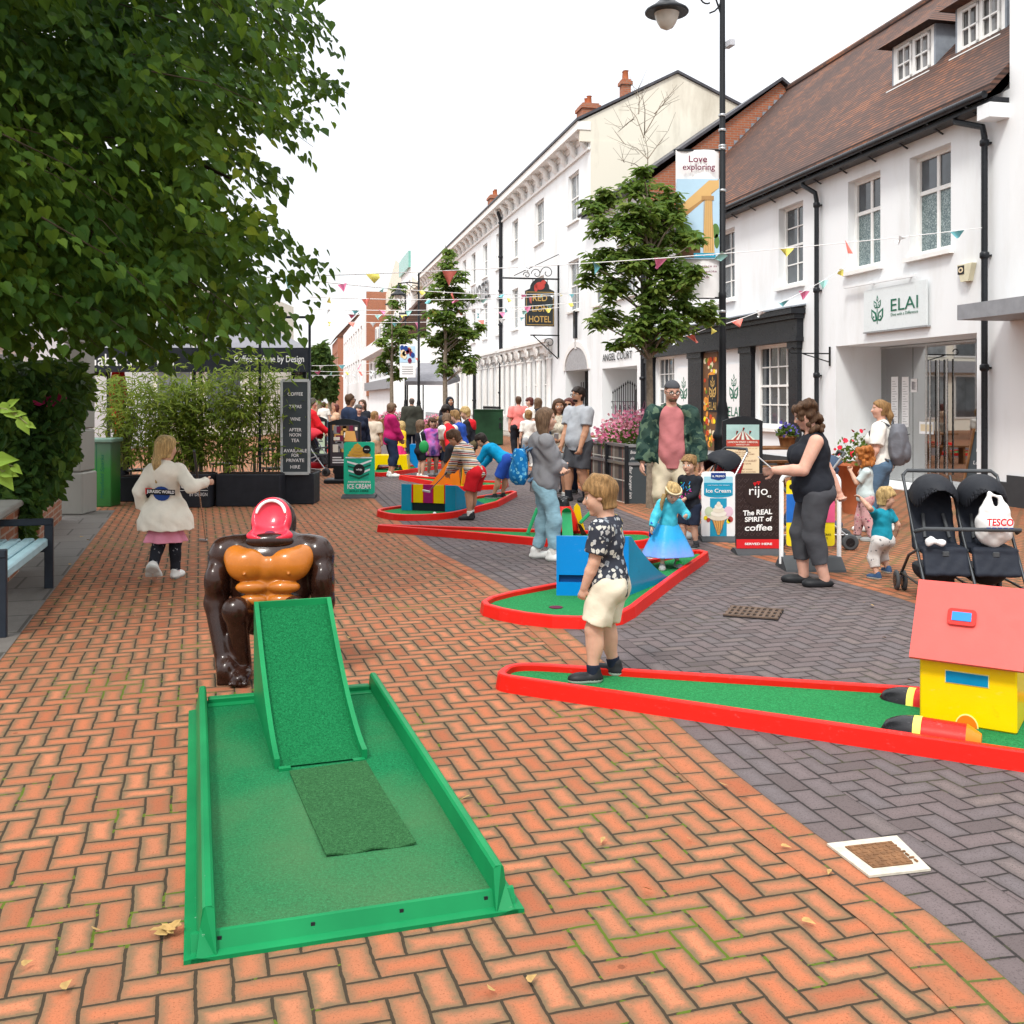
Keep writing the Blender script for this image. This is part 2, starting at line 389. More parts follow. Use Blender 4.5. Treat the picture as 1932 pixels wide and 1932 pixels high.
m_glass = glass('window_glass'); m_glassb = glass('pale_curtained_glass', (.10, .112, .12), .08)
t = NT('frosted_patterned_glass'); o = t.obj(); v = t.vor(t.map(o, (1, 1, .7)), 13, 'DISTANCE_TO_EDGE')
w = t.noise(o, 22, 2, .5, 2.5); k = t.math('GREATER_THAN', w, .545)
t.set(col=t.mix(k, (.075, .12, .125), (.30, .37, .37)), rough=.25, spec=.6); m_frost = t.m
t = NT('clear_shop_glass'); t.t.nodes.remove(t.b); tr = t.N('ShaderNodeBsdfTransparent'); tr.inputs[0].default_value = (.38, .41, .36, 1)
gl = t.N('ShaderNodeBsdfGlossy'); gl.inputs['Roughness'].default_value = .02; mx = t.N('ShaderNodeMixShader')
fr = t.N('ShaderNodeLayerWeight'); fr.inputs['Blend'].default_value = .22; t.L(t.math('MULTIPLY_ADD', fr.outputs['Fresnel'], .45, .04, clamp=True), mx.inputs[0])
t.L(tr.outputs[0], mx.inputs[1]); t.L(gl.outputs[0], mx.inputs[2]); t.L(mx.outputs[0], t.out.inputs['Surface']); m_clear = t.m
m_steel = M('brushed_steel', (.55, .55, .54), .25, .05, 20, metal=1.0)
m_alu = M('grey_aluminium', (.42, .43, .44), .35, .08, 12, metal=.8)
def leafmat(name, cols, sc=3.0, trans=.35, rough=.5, wi=.6):
 t = NT(name); o = t.obj(); geo = t.N('ShaderNodeNewGeometry')
 rn = t.math('MULTIPLY_ADD', geo.outputs['Random Per Island'], wi, t.math('MULTIPLY_ADD', t.noise(o, sc, 3), (1-wi)*2.4, -(1-wi)*.7), clamp=True)
 c = t.ramp(rn, cols); t.set(col=c, rough=rough, spec=.1)
 tl = t.N('ShaderNodeBsdfTranslucent'); t.L(t.mix(.5, c, (.16, .24, .02)), tl.inputs[0])
 mx = t.N('ShaderNodeMixShader'); mx.inputs[0].default_value = trans
 t.L(t.b.outputs[0], mx.inputs[1]); t.L(tl.outputs[0], mx.inputs[2]); t.L(mx.outputs[0], t.out.inputs['Surface']); return t.m
m_lime = leafmat('lime_leaves', [(0, (.014, .046, .012)), (.35, (.028, .078, .014)), (.65, (.065, .135, .018)), (.85, (.13, .21, .022)), (1, (.26, .32, .03))], .85, .48, .5, .45)
m_ivy = leafmat('climber_leaves', [(0, (.014, .044, .014)), (.6, (.04, .095, .02)), (1, (.13, .20, .035))])
m_mag = leafmat('street_tree_leaves', [(0, (.06, .12, .025)), (.5, (.12, .20, .04)), (1, (.26, .31, .07))], trans=.5)
m_bam = leafmat('bamboo_leaves', [(0, (.08, .14, .02)), (.5, (.19, .27, .035)), (1, (.40, .45, .07))], trans=.35)
m_fresh = leafmat('fresh_lime_leaves', [(0, (.15, .27, .03)), (1, (.26, .38, .07))], trans=.45)
m_far = leafmat('distant_leaves', [(0, (.03, .07, .02)), (1, (.09, .14, .04))])
m_flower = leafmat('pink_petals', [(0, (.45, .05, .16)), (.4, (.65, .16, .30)), (.75, (.75, .34, .42)), (1, (.8, .6, .6))], trans=.3)
m_flower2 = leafmat('mixed_petals', [(0, (.08, .02, .12)), (.35, (.6, .2, .1)), (.65, (.7, .35, .25)), (1, (.8, .75, .7))], trans=.3)
m_fgreen = leafmat('bedding_leaves', [(0, (.05, .10, .02)), (1, (.14, .21, .04))])
m_bark = M('grey_bark', (.20, .165, .125), .9, .35, 14, .8, 30, bd=.01)
m_twig = M('lime_twig', (.045, .035, .02), .8)
m_culm = M('bamboo_culm', (.16, .17, .06), .5, .3)
m_dry = M('dry_leaf', (.42, .27, .10), .8, .4, 12)
t = NT('green_gloss_paint'); o = t.obj(); f = t.noise(o, 3, 5); ch = t.math('GREATER_THAN', t.noise(o, 38, 5, .75), .69)
t.set(col=t.mix(t.math('MULTIPLY', ch, .6), t.ramp(f, [(.3, (.003, .15, .048)), (.7, (.006, .21, .066))]), (.28, .38, .3)), rough=.45, coat=0, spec=.15); m_ggreen = t.m
def carpet(name, c, wear=None, wc=(0, 0), wr=.6):
 t = NT(name); o = t.obj(); n = t.noise(o, 240, 3, .75); n2 = t.noise(o, 90, 3, .7)
 cc = t.ramp(t.math('MULTIPLY_ADD', n, .6, t.math('MULTIPLY', n2, .4)), [(.36, tuple(x*.4 for x in c)), (.52, c), (.68, tuple(min(1, x*1.7+.01) for x in c))])
 if wear:
  big = t.noise(o, 1.25, 6, .55); k = t.N('ShaderNodeMapRange'); k.inputs[1].default_value = .40; k.inputs[2].default_value = .85; k.inputs[4].default_value = .75; s_ = t.N('ShaderNodeSeparateXYZ'); t.L(o, s_.inputs[0]); t.L(t.math('MULTIPLY_ADD', s_.outputs[1], -.13, big), k.inputs[0])
  cc = t.mix(k.outputs[0], cc, t.mix(n, tuple(x*.7 for x in wear), wear))
 t.set(col=cc, rough=.95, spec=.1); t.bump(n, .9, .004); return t.m
m_carpet = carpet('worn_green_carpet', (.008, .155, .055), (.10, .17, .075)); m_carpet2 = carpet('green_putting_carpet', (.02, .20, .062))
m_carpet3 = carpet('ramp_carpet', (.006, .13, .042)); m_matg = carpet('dull_green_mat', (.026, .105, .036))
def plastic(name, c, rough=.28, coat=.3, var=.05):
 if name in MC: return MC[name]
 t = NT(name); o = t.obj(); f = t.noise(o, 3, 4); sc = t.noise(t.map(o, (1, 1, 2.2)), 17, 6, .8); k = t.N('ShaderNodeMapRange'); k.inputs[1].default_value = .60; k.inputs[2].default_value = .72; k.inputs[4].default_value = .42; t.L(sc, k.inputs[0])
 dk = t.N('ShaderNodeMapRange'); dk.inputs[1].default_value = .62; dk.inputs[2].default_value = .8; dk.inputs[4].default_value = .5; t.L(t.noise(o, 5, 6, .75), dk.inputs[0])
 cc = t.mix(k.outputs[0], t.ramp(f, [(.3, tuple(x*.88 for x in c)), (.7, c)]), tuple(min(1, x*.75+.13) for x in c)); cc = t.mix(dk.outputs[0], cc, tuple(x*.4+.012 for x in c))
 t.set(col=cc, rough=t.math('MULTIPLY_ADD', sc, .3, rough-.1), coat=coat*.5, spec=.2); MC[name] = t.m; return t.m
m_red = plastic('red_plastic', (.66, .012, .006), .36, .1); m_blue = plastic('blue_plastic', (.0, .21, .58)); m_yel = plastic('yellow_plastic', (.84, .58, .0))
m_pinkroof = M('faded_red_roof', (.70, .10, .085), .5, .07, 5, .1, 90); m_org = plastic('orange_plastic', (.78, .19, .01)); m_blk = plastic('black_plastic', (.012, .012, .014), .2)
m_mag_p = plastic('magenta_plastic', (.34, .01, .14)); m_grn = plastic('green_plastic', (.015, .34, .12)); m_teal = plastic('teal_blue_plastic', (.005, .26, .44))
m_gor = M('glossy_dark_brown_gorilla', (.022, .008, .005), .26, .35, 5, .3, 26, coat=.35, bd=.006)
m_gtan = M('glossy_orange_brown_gorilla', (.40, .125, .014), .24, .22, 5, .12, 16, coat=.35, bd=.006)
m_mouth = M('shiny_pink_red_mouth', (.72, .03, .06), .3, .12, 5, .1, 18, coat=.25)
m_tooth = M('white_paint', (.82, .82, .79), .35, .05)
m_bench = M('pale_blue_paint', (.34, .52, .58), .45, .1, 5); m_black = M('black_metal', (.015, .017, .02), .4)
m_navym = M('dark_navy_metal', (.02, .026, .036), .4)
def flat(name, c, rough=.5, coat=0): return M(name, c, rough, .04, 3, coat=coat)
f_white = flat('white_print', (.82, .82, .82)); f_black = flat('black_print', (.015, .015, .017)); f_red = flat('red_print', (.65, .02, .025)); f_green = flat('sign_green_print', (.02, .50, .30))
f_dgreen = flat('dark_green_print', (.01, .13, .075)); f_gold = flat('gold_print', (.50, .32, .10)); f_blue = flat('blue_print', (.02, .30, .47)); f_yel = flat('yellow_print', (.86, .68, .02))
f_cream = flat('cream_print', (.72, .60, .40)); f_slate = flat('slate_print', (.055, .068, .075)); f_choc = flat('chocolate_print', (.028, .016, .016)); f_pink = flat('pink_print', (.70, .10, .22))
f_navy = flat('navy_print', (.015, .05, .22)); f_sky = flat('sky_print', (.42, .60, .74)); f_sand = flat('sandstone_print', (.62, .40, .16)); f_org = flat('orange_print', (.70, .28, .05)); f_maroon = flat('maroon_print', (.16, .015, .05))
f_cone = flat('wafer_print', (.62, .33, .10)); f_soft = flat('cream_swirl_print', (.80, .76, .66)); f_grey = flat('grey_print', (.25, .25, .26)); f_brown = flat('brown_print', (.14, .07, .035))
f_choc2 = flat('chocolate_pattern_print', (.075, .05, .05)); f_lblue = flat('light_blue_print', (.33, .60, .70))
m_canvas = M('black_canvas', (.022, .025, .032), .85, .2, 6, .2, 60); m_canvasg = M('grey_canvas', (.22, .22, .24), .85, .1, 5, .2, 60)
m_wood = M('stained_timber', (.20, .09, .035), .7, .4, 9, .4, 40); m_rubber = M('grey_rubber', (.06, .065, .07), .7)
m_cab = M('dark_green_cabinet', (.015, .055, .025), .45); m_soil = M('soil', (.03, .02, .015), .9)
FLAG = [M('flag_'+n, c, .7, .06) for n, c in (('pink', (.72, .22, .38)), ('aqua', (.34, .62, .58)), ('yellow', (.80, .70, .16)), ('coral', (.72, .20, .16)), ('white', (.74, .77, .78)), ('teal', (.18, .50, .55)))]
# === GROUND
def catmull(P, n=12):
 P = [Vector(p) for p in P]; out = []
 for i in range(len(P)-1):
  a, b, c, d = P[max(i-1, 0)], P[i], P[i+1], P[min(i+2, len(P)-1)]
  for k in range(n):
   t = k/n; out.append(.5*((2*b)+(c-a)*t+(2*a-5*b+4*c-d)*t*t+(3*b-a-3*c+d)*t**3))
 out.append(P[-1]); return out
mb = MB(); mb.quad((-220, -25, 0), (220, -25, 0), (220, 420, 0), (-220, 420, 0))
tag(build(mb, 'ground', m_orange), kind='structure')
CL = [(1.62, .8), (1.5, 2.0), (1.39, 2.78), (1.31, 3.24), (1.15, 3.74), (.98, 4.37), (.81, 5.16), (.41, 7.01), (-.12, 9.03), (-.91, 11.3), (-1.52, 13.7), (-2.22, 16.6), (-3.1, 20.5), (-5.2, 30), (-11.8, 60), (-22, 107)]
CR = [(3.7, .8), (3.6, 3), (3.5, 5.2), (3.33, 7.2), (3.15, 8.3), (2.9, 9.17), (2.27, 11.3), (1.75, 14), (1.3, 17), (.92, 20.9), (-1.1, 30), (-7.5, 60), (-17.6, 107)]
def ypoly(P):
 S = catmull([(x, y, 0) for x, y in P], 14); return [p.y for p in S], [p.x for p in S]
ly, lx = ypoly(CL); ry, rx = ypoly(CR)
ys = list(np.concatenate([np.arange(.8, 30, .3), np.arange(30, 107, 2.)]))
A = [Vector((float(np.interp(y, ly, lx)), y, .002)) for y in ys]; B = [Vector((float(np.interp(y, ry, rx)), y, .002)) for y in ys]
mb = MB(); mb.strip(A, B); o = build(mb, 'road', m_greyp); tag(o, kind='structure')
if o.data.polygons[0].normal.z < 0: o.data.flip_normals()
def edge_strip(name, P, o0, o1, rows, m, z):
 P = [Vector((p.x, p.y, z)) for p in P]; mb = MB(); mb.uv = []
 L = 0; a = []; b = []; us = []
 for i, p in enumerate(P):
  d = (P[min(i+1, len(P)-1)]-P[max(i-1, 0)]).normalized(); nn = Vector((d.y, -d.x, 0))
  if i: L += (P[i]-P[i-1]).length
  us.append(L/.0985); a.append(p+nn*o0); b.append(p+nn*o1)
 mb.strip(a, b)
 for i in range(len(P)-1):
  mb.uv += [(us[i], .05), (us[i+1], .05), (us[i+1], rows-.03), (us[i], rows-.03)]
 o = build(mb, name, m); tag(o, kind='structure')
 if o.data.polygons[0].normal.z < 0: o.data.flip_normals()
PL = [p for p in A if p.y < 60]; PR = [p for p in B if p.y < 60]
edge_strip('path', PL, 0, .33, 3, m_grborder, .0035); edge_strip('path', PL, -.235, 0, 2, m_orborder, .0035)
edge_strip('path', PR, -.22, 0, 2, m_grborder, .0035); edge_strip('path', PR, 0, .22, 2, m_orborder, .0035)
mb = MB(); e0 = Vector((-1.3, .2, .004)); e1 = Vector((-5.79, 14.94, .004)); lf = Vector((-9, -2.7, 0))
mb.quad(e0+lf, e0, e1, e1+lf); o = build(mb, 'pavement', m_slab); tag(o, kind='structure')
if o.data.polygons[0].normal.z < 0: o.data.flip_normals()
mb = MB(); mb.hexa([W(9.25, 24, 0), W(N0, 24, 0), W(N0, 130, 0), W(9.25, 130, 0), W(9.25, 24, .06), W(N0, 24, .06), W(N0, 130, .06), W(9.25, 130, .06)])
tag(build(mb, 'pavement', m_pave), kind='structure')
# === BUILDINGS
NN = -ND
class Front:
 """a street front on the plane n; openings are cut out, with reveals of real depth"""
 def __init__(s, root, n, s0, s1, z0, z1):
  s.root = root; s.n = n; s.s0, s.s1, s.z0, s.z1 = s0, s1, z0, z1; s.op = []
 def open(s, a, b, c, d, depth=.16): s.op.append((min(a, b), max(a, b), c, d, depth)); return s.op[-1]
 def wall(s, mat, name='wall', depth=9.0, back=True, m2=None, topn=None):
  mb = MB(); n = s.n
  xs = sorted({s.s0, s.s1, *[x for o in s.op for x in o[:2] if s.s0 < x < s.s1]}); zs = sorted({s.z0, s.z1, *[z for o in s.op for z in o[2:4] if s.z0 < z < s.z1]})
  for i in range(len(xs)-1):
   for j in range(len(zs)-1):
    cx, cz = (xs[i]+xs[i+1])/2, (zs[j]+zs[j+1])/2
    if any(o[0] < cx < o[1] and o[2] < cz < o[3] for o in s.op): continue
    mb.quad(W(n, xs[i+1], zs[j]), W(n, xs[i], zs[j]), W(n, xs[i], zs[j+1]), W(n, xs[i+1], zs[j+1]))
  for a, b, c, d, dp in s.op:
   mb.quad(W(n, a, c), W(n+dp, a, c), W(n+dp, a, d), W(n, a, d)); mb.quad(W(n+dp, b, c), W(n, b, c), W(n, b, d), W(n+dp, b, d))
   mb.quad(W(n, b, d), W(n, a, d), W(n+dp, a, d), W(n+dp, b, d)); mb.quad(W(n, a, c), W(n, b, c), W(n+dp, b, c), W(n+dp, a, c))
  D = n+depth
  for q in (s.s0, s.s1): mb.quad(W(n, q, s.z0), W(D, q, s.z0), W(D, q, s.z1), W(n, q, s.z1), 0)
  mb.quad(W(D, s.s0, s.z0), W(D, s.s1, s.z0), W(D, s.s1, s.z1), W(D, s.s0, s.z1))
  mb.quad(W(n, s.s0, s.z1), W(n, s.s1, s.z1), W(D, s.s1, s.z1), W(D, s.s0, s.z1))
  return build(mb, name, mat, s.root)
 def window(s, a, b, c, d, nx=2, nz=3, depth=.16, fw=.06, bw=.025, glassm=None, sill=True, split=True, pane2=None, bar=None):
  a, b = min(a, b), max(a, b); s.open(a, b, c, d, depth)
  n = s.n+depth-.05; mb = MB()
  def bx(u0, u1, v0, v1, dn, th, m=0, tb=None):
   mbx = tb or mb
   mbx.hexa([W(n+dn, u0, v0), W(n+dn, u1, v0), W(n+dn+th, u1, v0), W(n+dn+th, u0, v0), W(n+dn, u0, v1), W(n+dn, u1, v1), W(n+dn+th, u1, v1), W(n+dn+th, u0, v1)], m)
  bx(a, a+fw, c, d, 0, .06); bx(b-fw, b, c, d, 0, .06); bx(a+fw, b-fw, c, c+fw*1.2, 0, .06); bx(a+fw, b-fw, d-fw, d, 0, .06)
  A, B, C_, D_ = a+fw, b-fw, c+fw*1.2, d-fw
  if split: bx(A, B, (C_+D_)/2-.025, (C_+D_)/2+.025, .012, .04)
  if bar: zb = C_+(D_-C_)*bar; bx(A, B, zb-.035, zb+.035, .014, .045)
  for i in range(1, nx): x = A+(B-A)*i/nx; bx(x-bw/2, x+bw/2, C_, D_, .018, .03)
  for j in range(1, nz):
   z = C_+(D_-C_)*j/nz
   if split and abs(z-(C_+D_)/2) < .04: continue
   bx(A, B, z-bw/2, z+bw/2, .0205, .026)
  w = build(mb, 'window', m_sash, s.root)
  p = MB(); q = n+.045
  if pane2:
   zz = C_+(D_-C_)*pane2[0]
   p.quad(W(q, B, C_), W(q, A, C_), W(q, A, zz), W(q, B, zz), 1); p.quad(W(q, B, zz), W(q, A, zz), W(q, A, D_), W(q, B, D_), 0)
   build(p, 'pane', [glassm or m_glass, pane2[1]], w)
  else:
   p.quad(W(q, B, C_), W(q, A, C_), W(q, A, D_), W(q, B, D_)); build(p, 'pane', glassm or m_glass, w)
  if sill:
   k = MB(); k.hexa([W(s.n-.09, a-.08, c-.09), W(s.n-.09, b+.08, c-.09), W(s.n+.03, b+.08, c-.09), W(s.n+.03, a-.08, c-.09), W(s.n-.09, a-.08, c-.012), W(s.n-.09, b+.08, c-.012), W(s.n+.03, b+.08, c-.002), W(s.n+.03, a-.08, c-.002)])
   build(k, 'sill', m_sash, w)
  return w
def sbox(mb, n0, n1, s0, s1, z0, z1, m=0):
 mb.hexa([W(n0, s0, z0), W(n0, s1, z0), W(n1, s1, z0), W(n1, s0, z0), W(n0, s0, z1), W(n0, s1, z1), W(n1, s1, z1), W(n1, s0, z1)], m)
def roof_slab(mb, s0, s1, n0, z0, n1, z1, th=.12, m=0):
 mb.hexa([W(n0, s0, z0), W(n0, s1, z0), W(n1, s1, z1), W(n1, s0, z1), W(n0, s0, z0+th), W(n0, s1, z0+th), W(n1, s1, z1+th), W(n1, s0, z1+th)], m)
def downpipe(root, px, ztop, zbot=.1, n=N0, r=.05, swan=True, k=.0):
 mb = MB(); q = fs(px, n)
 pts = [W(n-.22, q+k, ztop), W(n-.22, q+k, ztop-.12), W(n-.13, q, ztop-.34), W(n-.10, q, ztop-.5)] if swan else [W(n-.10, q, ztop)]
 pts.append(W(n-.10, q, zbot)); mb.tube(pts, r, 10)
 for z in np.arange(ztop-.55, zbot, -1.75): mb.lathe(W(n-.10, q, z-.09), [(r*1.05, 0), (r*1.45, .02), (r*1.45, .09), (r*1.05, .11)], 10); mb.box(W(n-.04, q, z-.04), .16, .09, .03, R(12.2))
 return build(mb, 'drainpipe', m_blackp, root)
# --- restaurant with the clay-tiled roof
sB0, sB1 = fs(1905), fs(1222)
rb = thing('restaurant_building', 'white rendered restaurant with a brown clay-tiled roof, dormers and black shopfront', 'building', W(N0, sB0, 0))
fr = Front(rb, N0, sB0, sB1, 0, 6.33)
WZ = (4.12, 5.87)
fr.window(fs(1716), fs(1794), *WZ, nx=2, nz=1, bar=.64, depth=.2, fw=.075, bw=.07, split=False, pane2=(.64, m_frost))
fr.window(fs(1600), fs(1661), *WZ, nx=2, nz=1, bar=.64, depth=.2, fw=.075, bw=.07, split=False, pane2=(.64, m_frost))
fr.window(fs(1469), fs(1515), *WZ, nx=2, nz=4, depth=.2)
fr.window(fs(1350), fs(1386), *WZ, nx=2, nz=4, depth=.2)
eA, eB, eZ = fs(1843), fs(1577), 2.68
fr.open(eA, eB, .02, eZ, 1.05)
shop = [(fs(1496), fs(1426)), (fs(1272), fs(1238))]
for a, b in shop: fr.window(a, b, .98, 2.86, nx=4, nz=4, depth=.14, fw=.07, sill=True, bw=.03)
fr.wall(m_white, depth=9.6)
mb = MB()
for a, b in ((1425, 1403), (1513, 1496.5), (1330, 1305), (1237, 1223)):
 sbox(mb, N0-.11, N0-.002, fs(a), fs(b), .0, 2.86); sbox(mb, N0-.15, N0-.004, fs(a)-.03, fs(b)+.03, .0, .28); sbox(mb, N0-.14, N0-.006, fs(a)-.03, fs(b)+.03, 2.72, 2.86)
a, b = fs(1516), fs(1222)
sbox(mb, N0-.16, N0-.003, a, b, 2.862, 3.34); sbox(mb, N0-.24, N0-.004, a-.05, b, 3.342, 3.44); sbox(mb, N0-.34, N0-.005, a-.1, b, 3.442, 3.56); sbox(mb, N0-.19, N0-.0045, a-.02, b, 2.864, 2.95)
build(mb, 'shopfront', m_blackp, rb)
mb = MB(); roof_slab(mb, a-.12, b, N0-.37, 3.563, N0-.006, 3.62, .03); build(mb, 'lead_flashing', m_lead, rb)
for a, b in ((sB0, eA-.02), (eB+.02, fs(1514)), (fs(1495), fs(1426)), (fs(1402), fs(1356)), (fs(1304), fs(1273))): mb = MB(); sbox(mb, N0-.03, N0-.0025, a, b, 0, .36); build(mb, 'plinth', m_plinth, rb)
RN0, RZ0, RN1, RZ1 = N0-.32, 6.27, 15.3, 11.25
mb = MB(); roof_slab(mb, sB0+.02, sB1+.05, RN0, RZ0, RN1, RZ1, .14); roof_slab(mb, sB0+.02, sB1+.05, RN1+5, RZ0, RN1, RZ1, .14)
mb.tube([W(RN1, sB0+.02, RZ1+.13), W(RN1, sB1+.05, RZ1+.13)], .13, 8)
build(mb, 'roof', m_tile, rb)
mb = MB(); mb.prism([W(N0+.05, sB1-.02, 6.33), W(RN1, sB1-.02, RZ1), W(N0+9.5, sB1-.02, 6.33)], SD*-.2); build(mb, 'gable', m_white, rb); mb = MB(); mb.prism([W(N0+.05, sB0+.3, 6.33), W(RN1, sB0+.3, RZ1), W(N0+9.5, sB0+.3, 6.33)], SD*-.2)
build(mb, 'gable', m_white, rb)
mb = MB(); mb.tube([W(RN0-.04, sB0+.1, RZ0-.01), W(RN0-.04, sB1, RZ0-.01)], .06, 8); sbox(mb, N0-.28, N0-.01, sB0, sB1, 6.13, 6.2)
for k in range(16): q = sB0+.6+k*(sB1-sB0-1)/15; mb.bar(W(N0-.01, q, 6.05), W(RN0-.02, q, RZ0-.05), .03, .02)
build(mb, 'gutter', m_blackp, rb)
mb = MB(); sbox(mb, N0-.34, N0-.003, sB0+.005, sB0+.3, 5.9, 6.12); build(mb, 'eaves_corbel', m_white, rb)
downpipe(rb, 1868, 6.2, .35, k=.55); downpipe(rb, 1549, 6.2, .1, k=.35)
def dormer(pa, pb, zt=8.72):
 nf = 11.85; a, b = fs(pb, nf), fs(pa, nf); z0 = nf-4.07+.03
 mb = MB(); n = nf
 def bx(tb, u0, u1, v0, v1, dn, th): sbox(tb, n+dn, n+dn+th, u0, u1, v0, v1)
 for u0, u1, v0, v1 in ((a, a+.09, z0, zt), (b-.09, b, z0, zt), (a+.09, b-.09, z0, z0+.09), (a+.09, b-.09, zt-.08, zt), ((a+b)/2-.03, (a+b)/2+.03, z0+.09, zt-.08)): bx(mb, u0, u1, v0, v1, 0, .07)
 for q0, q1 in ((a+.12, (a+b)/2-.04), ((a+b)/2+.04, b-.12)):
  for u0, u1, v0, v1 in ((q0, q0+.05, z0+.11, zt-.1), (q1-.05, q1, z0+.11, zt-.1), (q0, q1, z0+.11, z0+.16), (q0, q1, zt-.15, zt-.1), (q0, q1, (z0+zt)/2-.015, (z0+zt)/2+.015), ((q0+q1)/2-.012, (q0+q1)/2+.012, z0+.1, zt-.1)): bx(mb, u0, u1, v0, v1, -.02 if u0 == q0 else -.0225, .035)
 sbox(mb, n-.14, n+.0, a-.05, b+.05, z0-.05, z0-.004)
 w = build(mb, 'dormer_window', m_sash, rb)
 mb = MB(); mb.quad(W(n+.05, b, z0), W(n+.05, a, z0), W(n+.05, a, zt), W(n+.05, b, zt)); build(mb, 'pane', glass('dormer_glass_%d' % pa, (.13, .13, .13), .06), w)
 for q, th in ((a, -.05), (b, .05)):
  mb = MB(); mb.prism([W(n+.0, q, z0), W(n, q, zt), W(n+zt-z0+.1, q, zt), ], SD*th); build(mb, 'dormer_cheek', m_lead, w)
 mb = MB(); m_ = (a+b)/2; e = .2; rz = zt+.62
 P = [W(n-.25, a-e, zt-.02), W(n-.25, b+e, zt-.02), W(n+1.9, b+e, zt-.02), W(n+1.9, a-e, zt-.02), W(n+.55, m_, rz), W(n+2.1, m_, rz)]
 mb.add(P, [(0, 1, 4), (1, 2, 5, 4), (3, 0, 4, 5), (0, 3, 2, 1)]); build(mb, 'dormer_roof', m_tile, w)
dormer(1686, 1762); dormer(1806, 1896, 8.74)
gn = N0+1.0; gA, gB = fs(1842, gn), fs(1652, gn); dS = fs(1748, gn)
mb = MB(); sbox(mb, gn, gn+.12, gB, eB-.005, .03, eZ-.01); build(mb, 'entrance_panel', m_white, rb)
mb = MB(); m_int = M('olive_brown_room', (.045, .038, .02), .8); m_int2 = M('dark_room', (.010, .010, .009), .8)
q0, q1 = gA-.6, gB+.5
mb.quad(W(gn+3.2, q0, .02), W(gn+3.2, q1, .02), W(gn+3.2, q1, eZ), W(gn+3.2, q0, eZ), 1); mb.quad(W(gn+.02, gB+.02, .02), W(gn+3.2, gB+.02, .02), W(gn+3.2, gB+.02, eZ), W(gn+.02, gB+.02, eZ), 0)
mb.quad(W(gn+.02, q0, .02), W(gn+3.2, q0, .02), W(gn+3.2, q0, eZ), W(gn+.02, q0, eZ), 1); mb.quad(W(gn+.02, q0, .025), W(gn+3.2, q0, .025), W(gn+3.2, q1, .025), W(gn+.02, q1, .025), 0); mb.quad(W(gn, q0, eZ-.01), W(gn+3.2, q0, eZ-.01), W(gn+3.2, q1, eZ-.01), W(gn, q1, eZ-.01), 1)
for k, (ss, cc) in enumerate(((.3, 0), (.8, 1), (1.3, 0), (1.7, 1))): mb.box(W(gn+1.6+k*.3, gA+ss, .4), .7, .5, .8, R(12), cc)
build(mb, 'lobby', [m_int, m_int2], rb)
mb = MB()
for a, b in ((gA, dS-.02), (dS+.02, fs(1723, gn)), (fs(1722, gn), gB)): sbox(mb, gn, gn+.014, a, b, .03, eZ-.03)
o = build(mb, 'glass_door', m_clear, rb)
mb = MB()
for p in (1733, 1749, 1765): q = fs(p+22, gn-.06); mb.tube([W(gn-.06, q, .25), W(gn-.06, q, 2.35)], .018, 8)
sbox(mb, gn-.01, gn+.03, dS-.02, dS+.02, .03, eZ-.03); sbox(mb, gn-.012, gn+.032, gA, gB, eZ-.05, eZ-.012)
build(mb, 'door_handle', m_steel, o)
mb = MB()
bd = Board(W(gn-.004, gB, 0), -SD, UP)
for p0, p1, y0, y1 in ((1682, 1695, 711, 805), (1702, 1715, 711, 805), (1719, 1731, 715, 740)):
 z1, z0 = fz(p0, y0, gn), fz(p0, y1, gn); x0, x1 = gB-fs(p0, gn), gB-fs(p1, gn); bd.rect(mb, x0, z0, x1, z1, 1, 0);
 for k in range(18): bd.rect(mb, x0+.03, z0+.05+(z1-z0-.1)*k/18, x1-.03-.04*(k % 3), z0+.058+(z1-z0-.1)*k/18, 2, 1)
x0, x1 = gB-fs(1657, gn), gB-fs(1668, gn); bd.rect(mb, x0, 1.28, x1, 1.42, 1, 2)
x0, x1 = gB-fs(1735, gn), gB-fs(1762, gn); bd.rect(mb, x0, .97, x1, 1.2, 1, 0); bd.rect(mb, x0+.04, 1.02, x1-.04, 1.15, 2, 3)
build(mb, 'door_notice', [f_white, f_grey, M('green_exit_print', (.05, .5, .1)), f_cream], rb)
def logo(b, mb, cx, cy, h, m, l=2, hole=0):
 k = h
 b.stroke(mb, [(cx, cy-k*.5), (cx, cy+k*.1)], k*.035, l+1, m)
 def leaf(x, y, w, hh, side):
  pts = [(x, y), (x+side*w*.15, y+hh*.65), (x+side*w, y+hh), (x+side*w*.98, y+hh*.25), (x+side*w*.6, y-hh*.12), (x+side*w*.2, y-hh*.1)]
  b.poly(mb, pts if side > 0 else pts[::-1], l, m)
  q = [(x+side*w*.25, y+hh*.05), (x+side*w*.35, y+hh*.5), (x+side*w*.78, y+hh*.75), (x+side*w*.74, y+hh*.25), (x+side*w*.5, y+hh*.05)]
  b.poly(mb, q if side > 0 else q[::-1], l+1, hole); b.ell(mb, x+side*w*.53, y+hh*.27, w*.13, hh*.1, l+2, m, 8)
 for sd in (-1, 1): leaf(cx+sd*k*.02, cy-k*.36, k*.35, k*.40, sd); leaf(cx+sd*k*.015, cy+k*.08, k*.2, k*.25, sd)
 b.poly(mb, [(cx-k*.07, cy+k*.36), (cx, cy+k*.27), (cx+k*.07, cy+k*.36), (cx, cy+k*.5)], l, m); b.poly(mb, [(cx-k*.028, cy+k*.36), (cx, cy+k*.32), (cx+k*.028, cy+k*.36), (cx, cy+k*.42)], l+1, hole)
q0, q1 = fs(1636), fs(1755); z0, z1 = fz(1755, 613), fz(1755, 527)
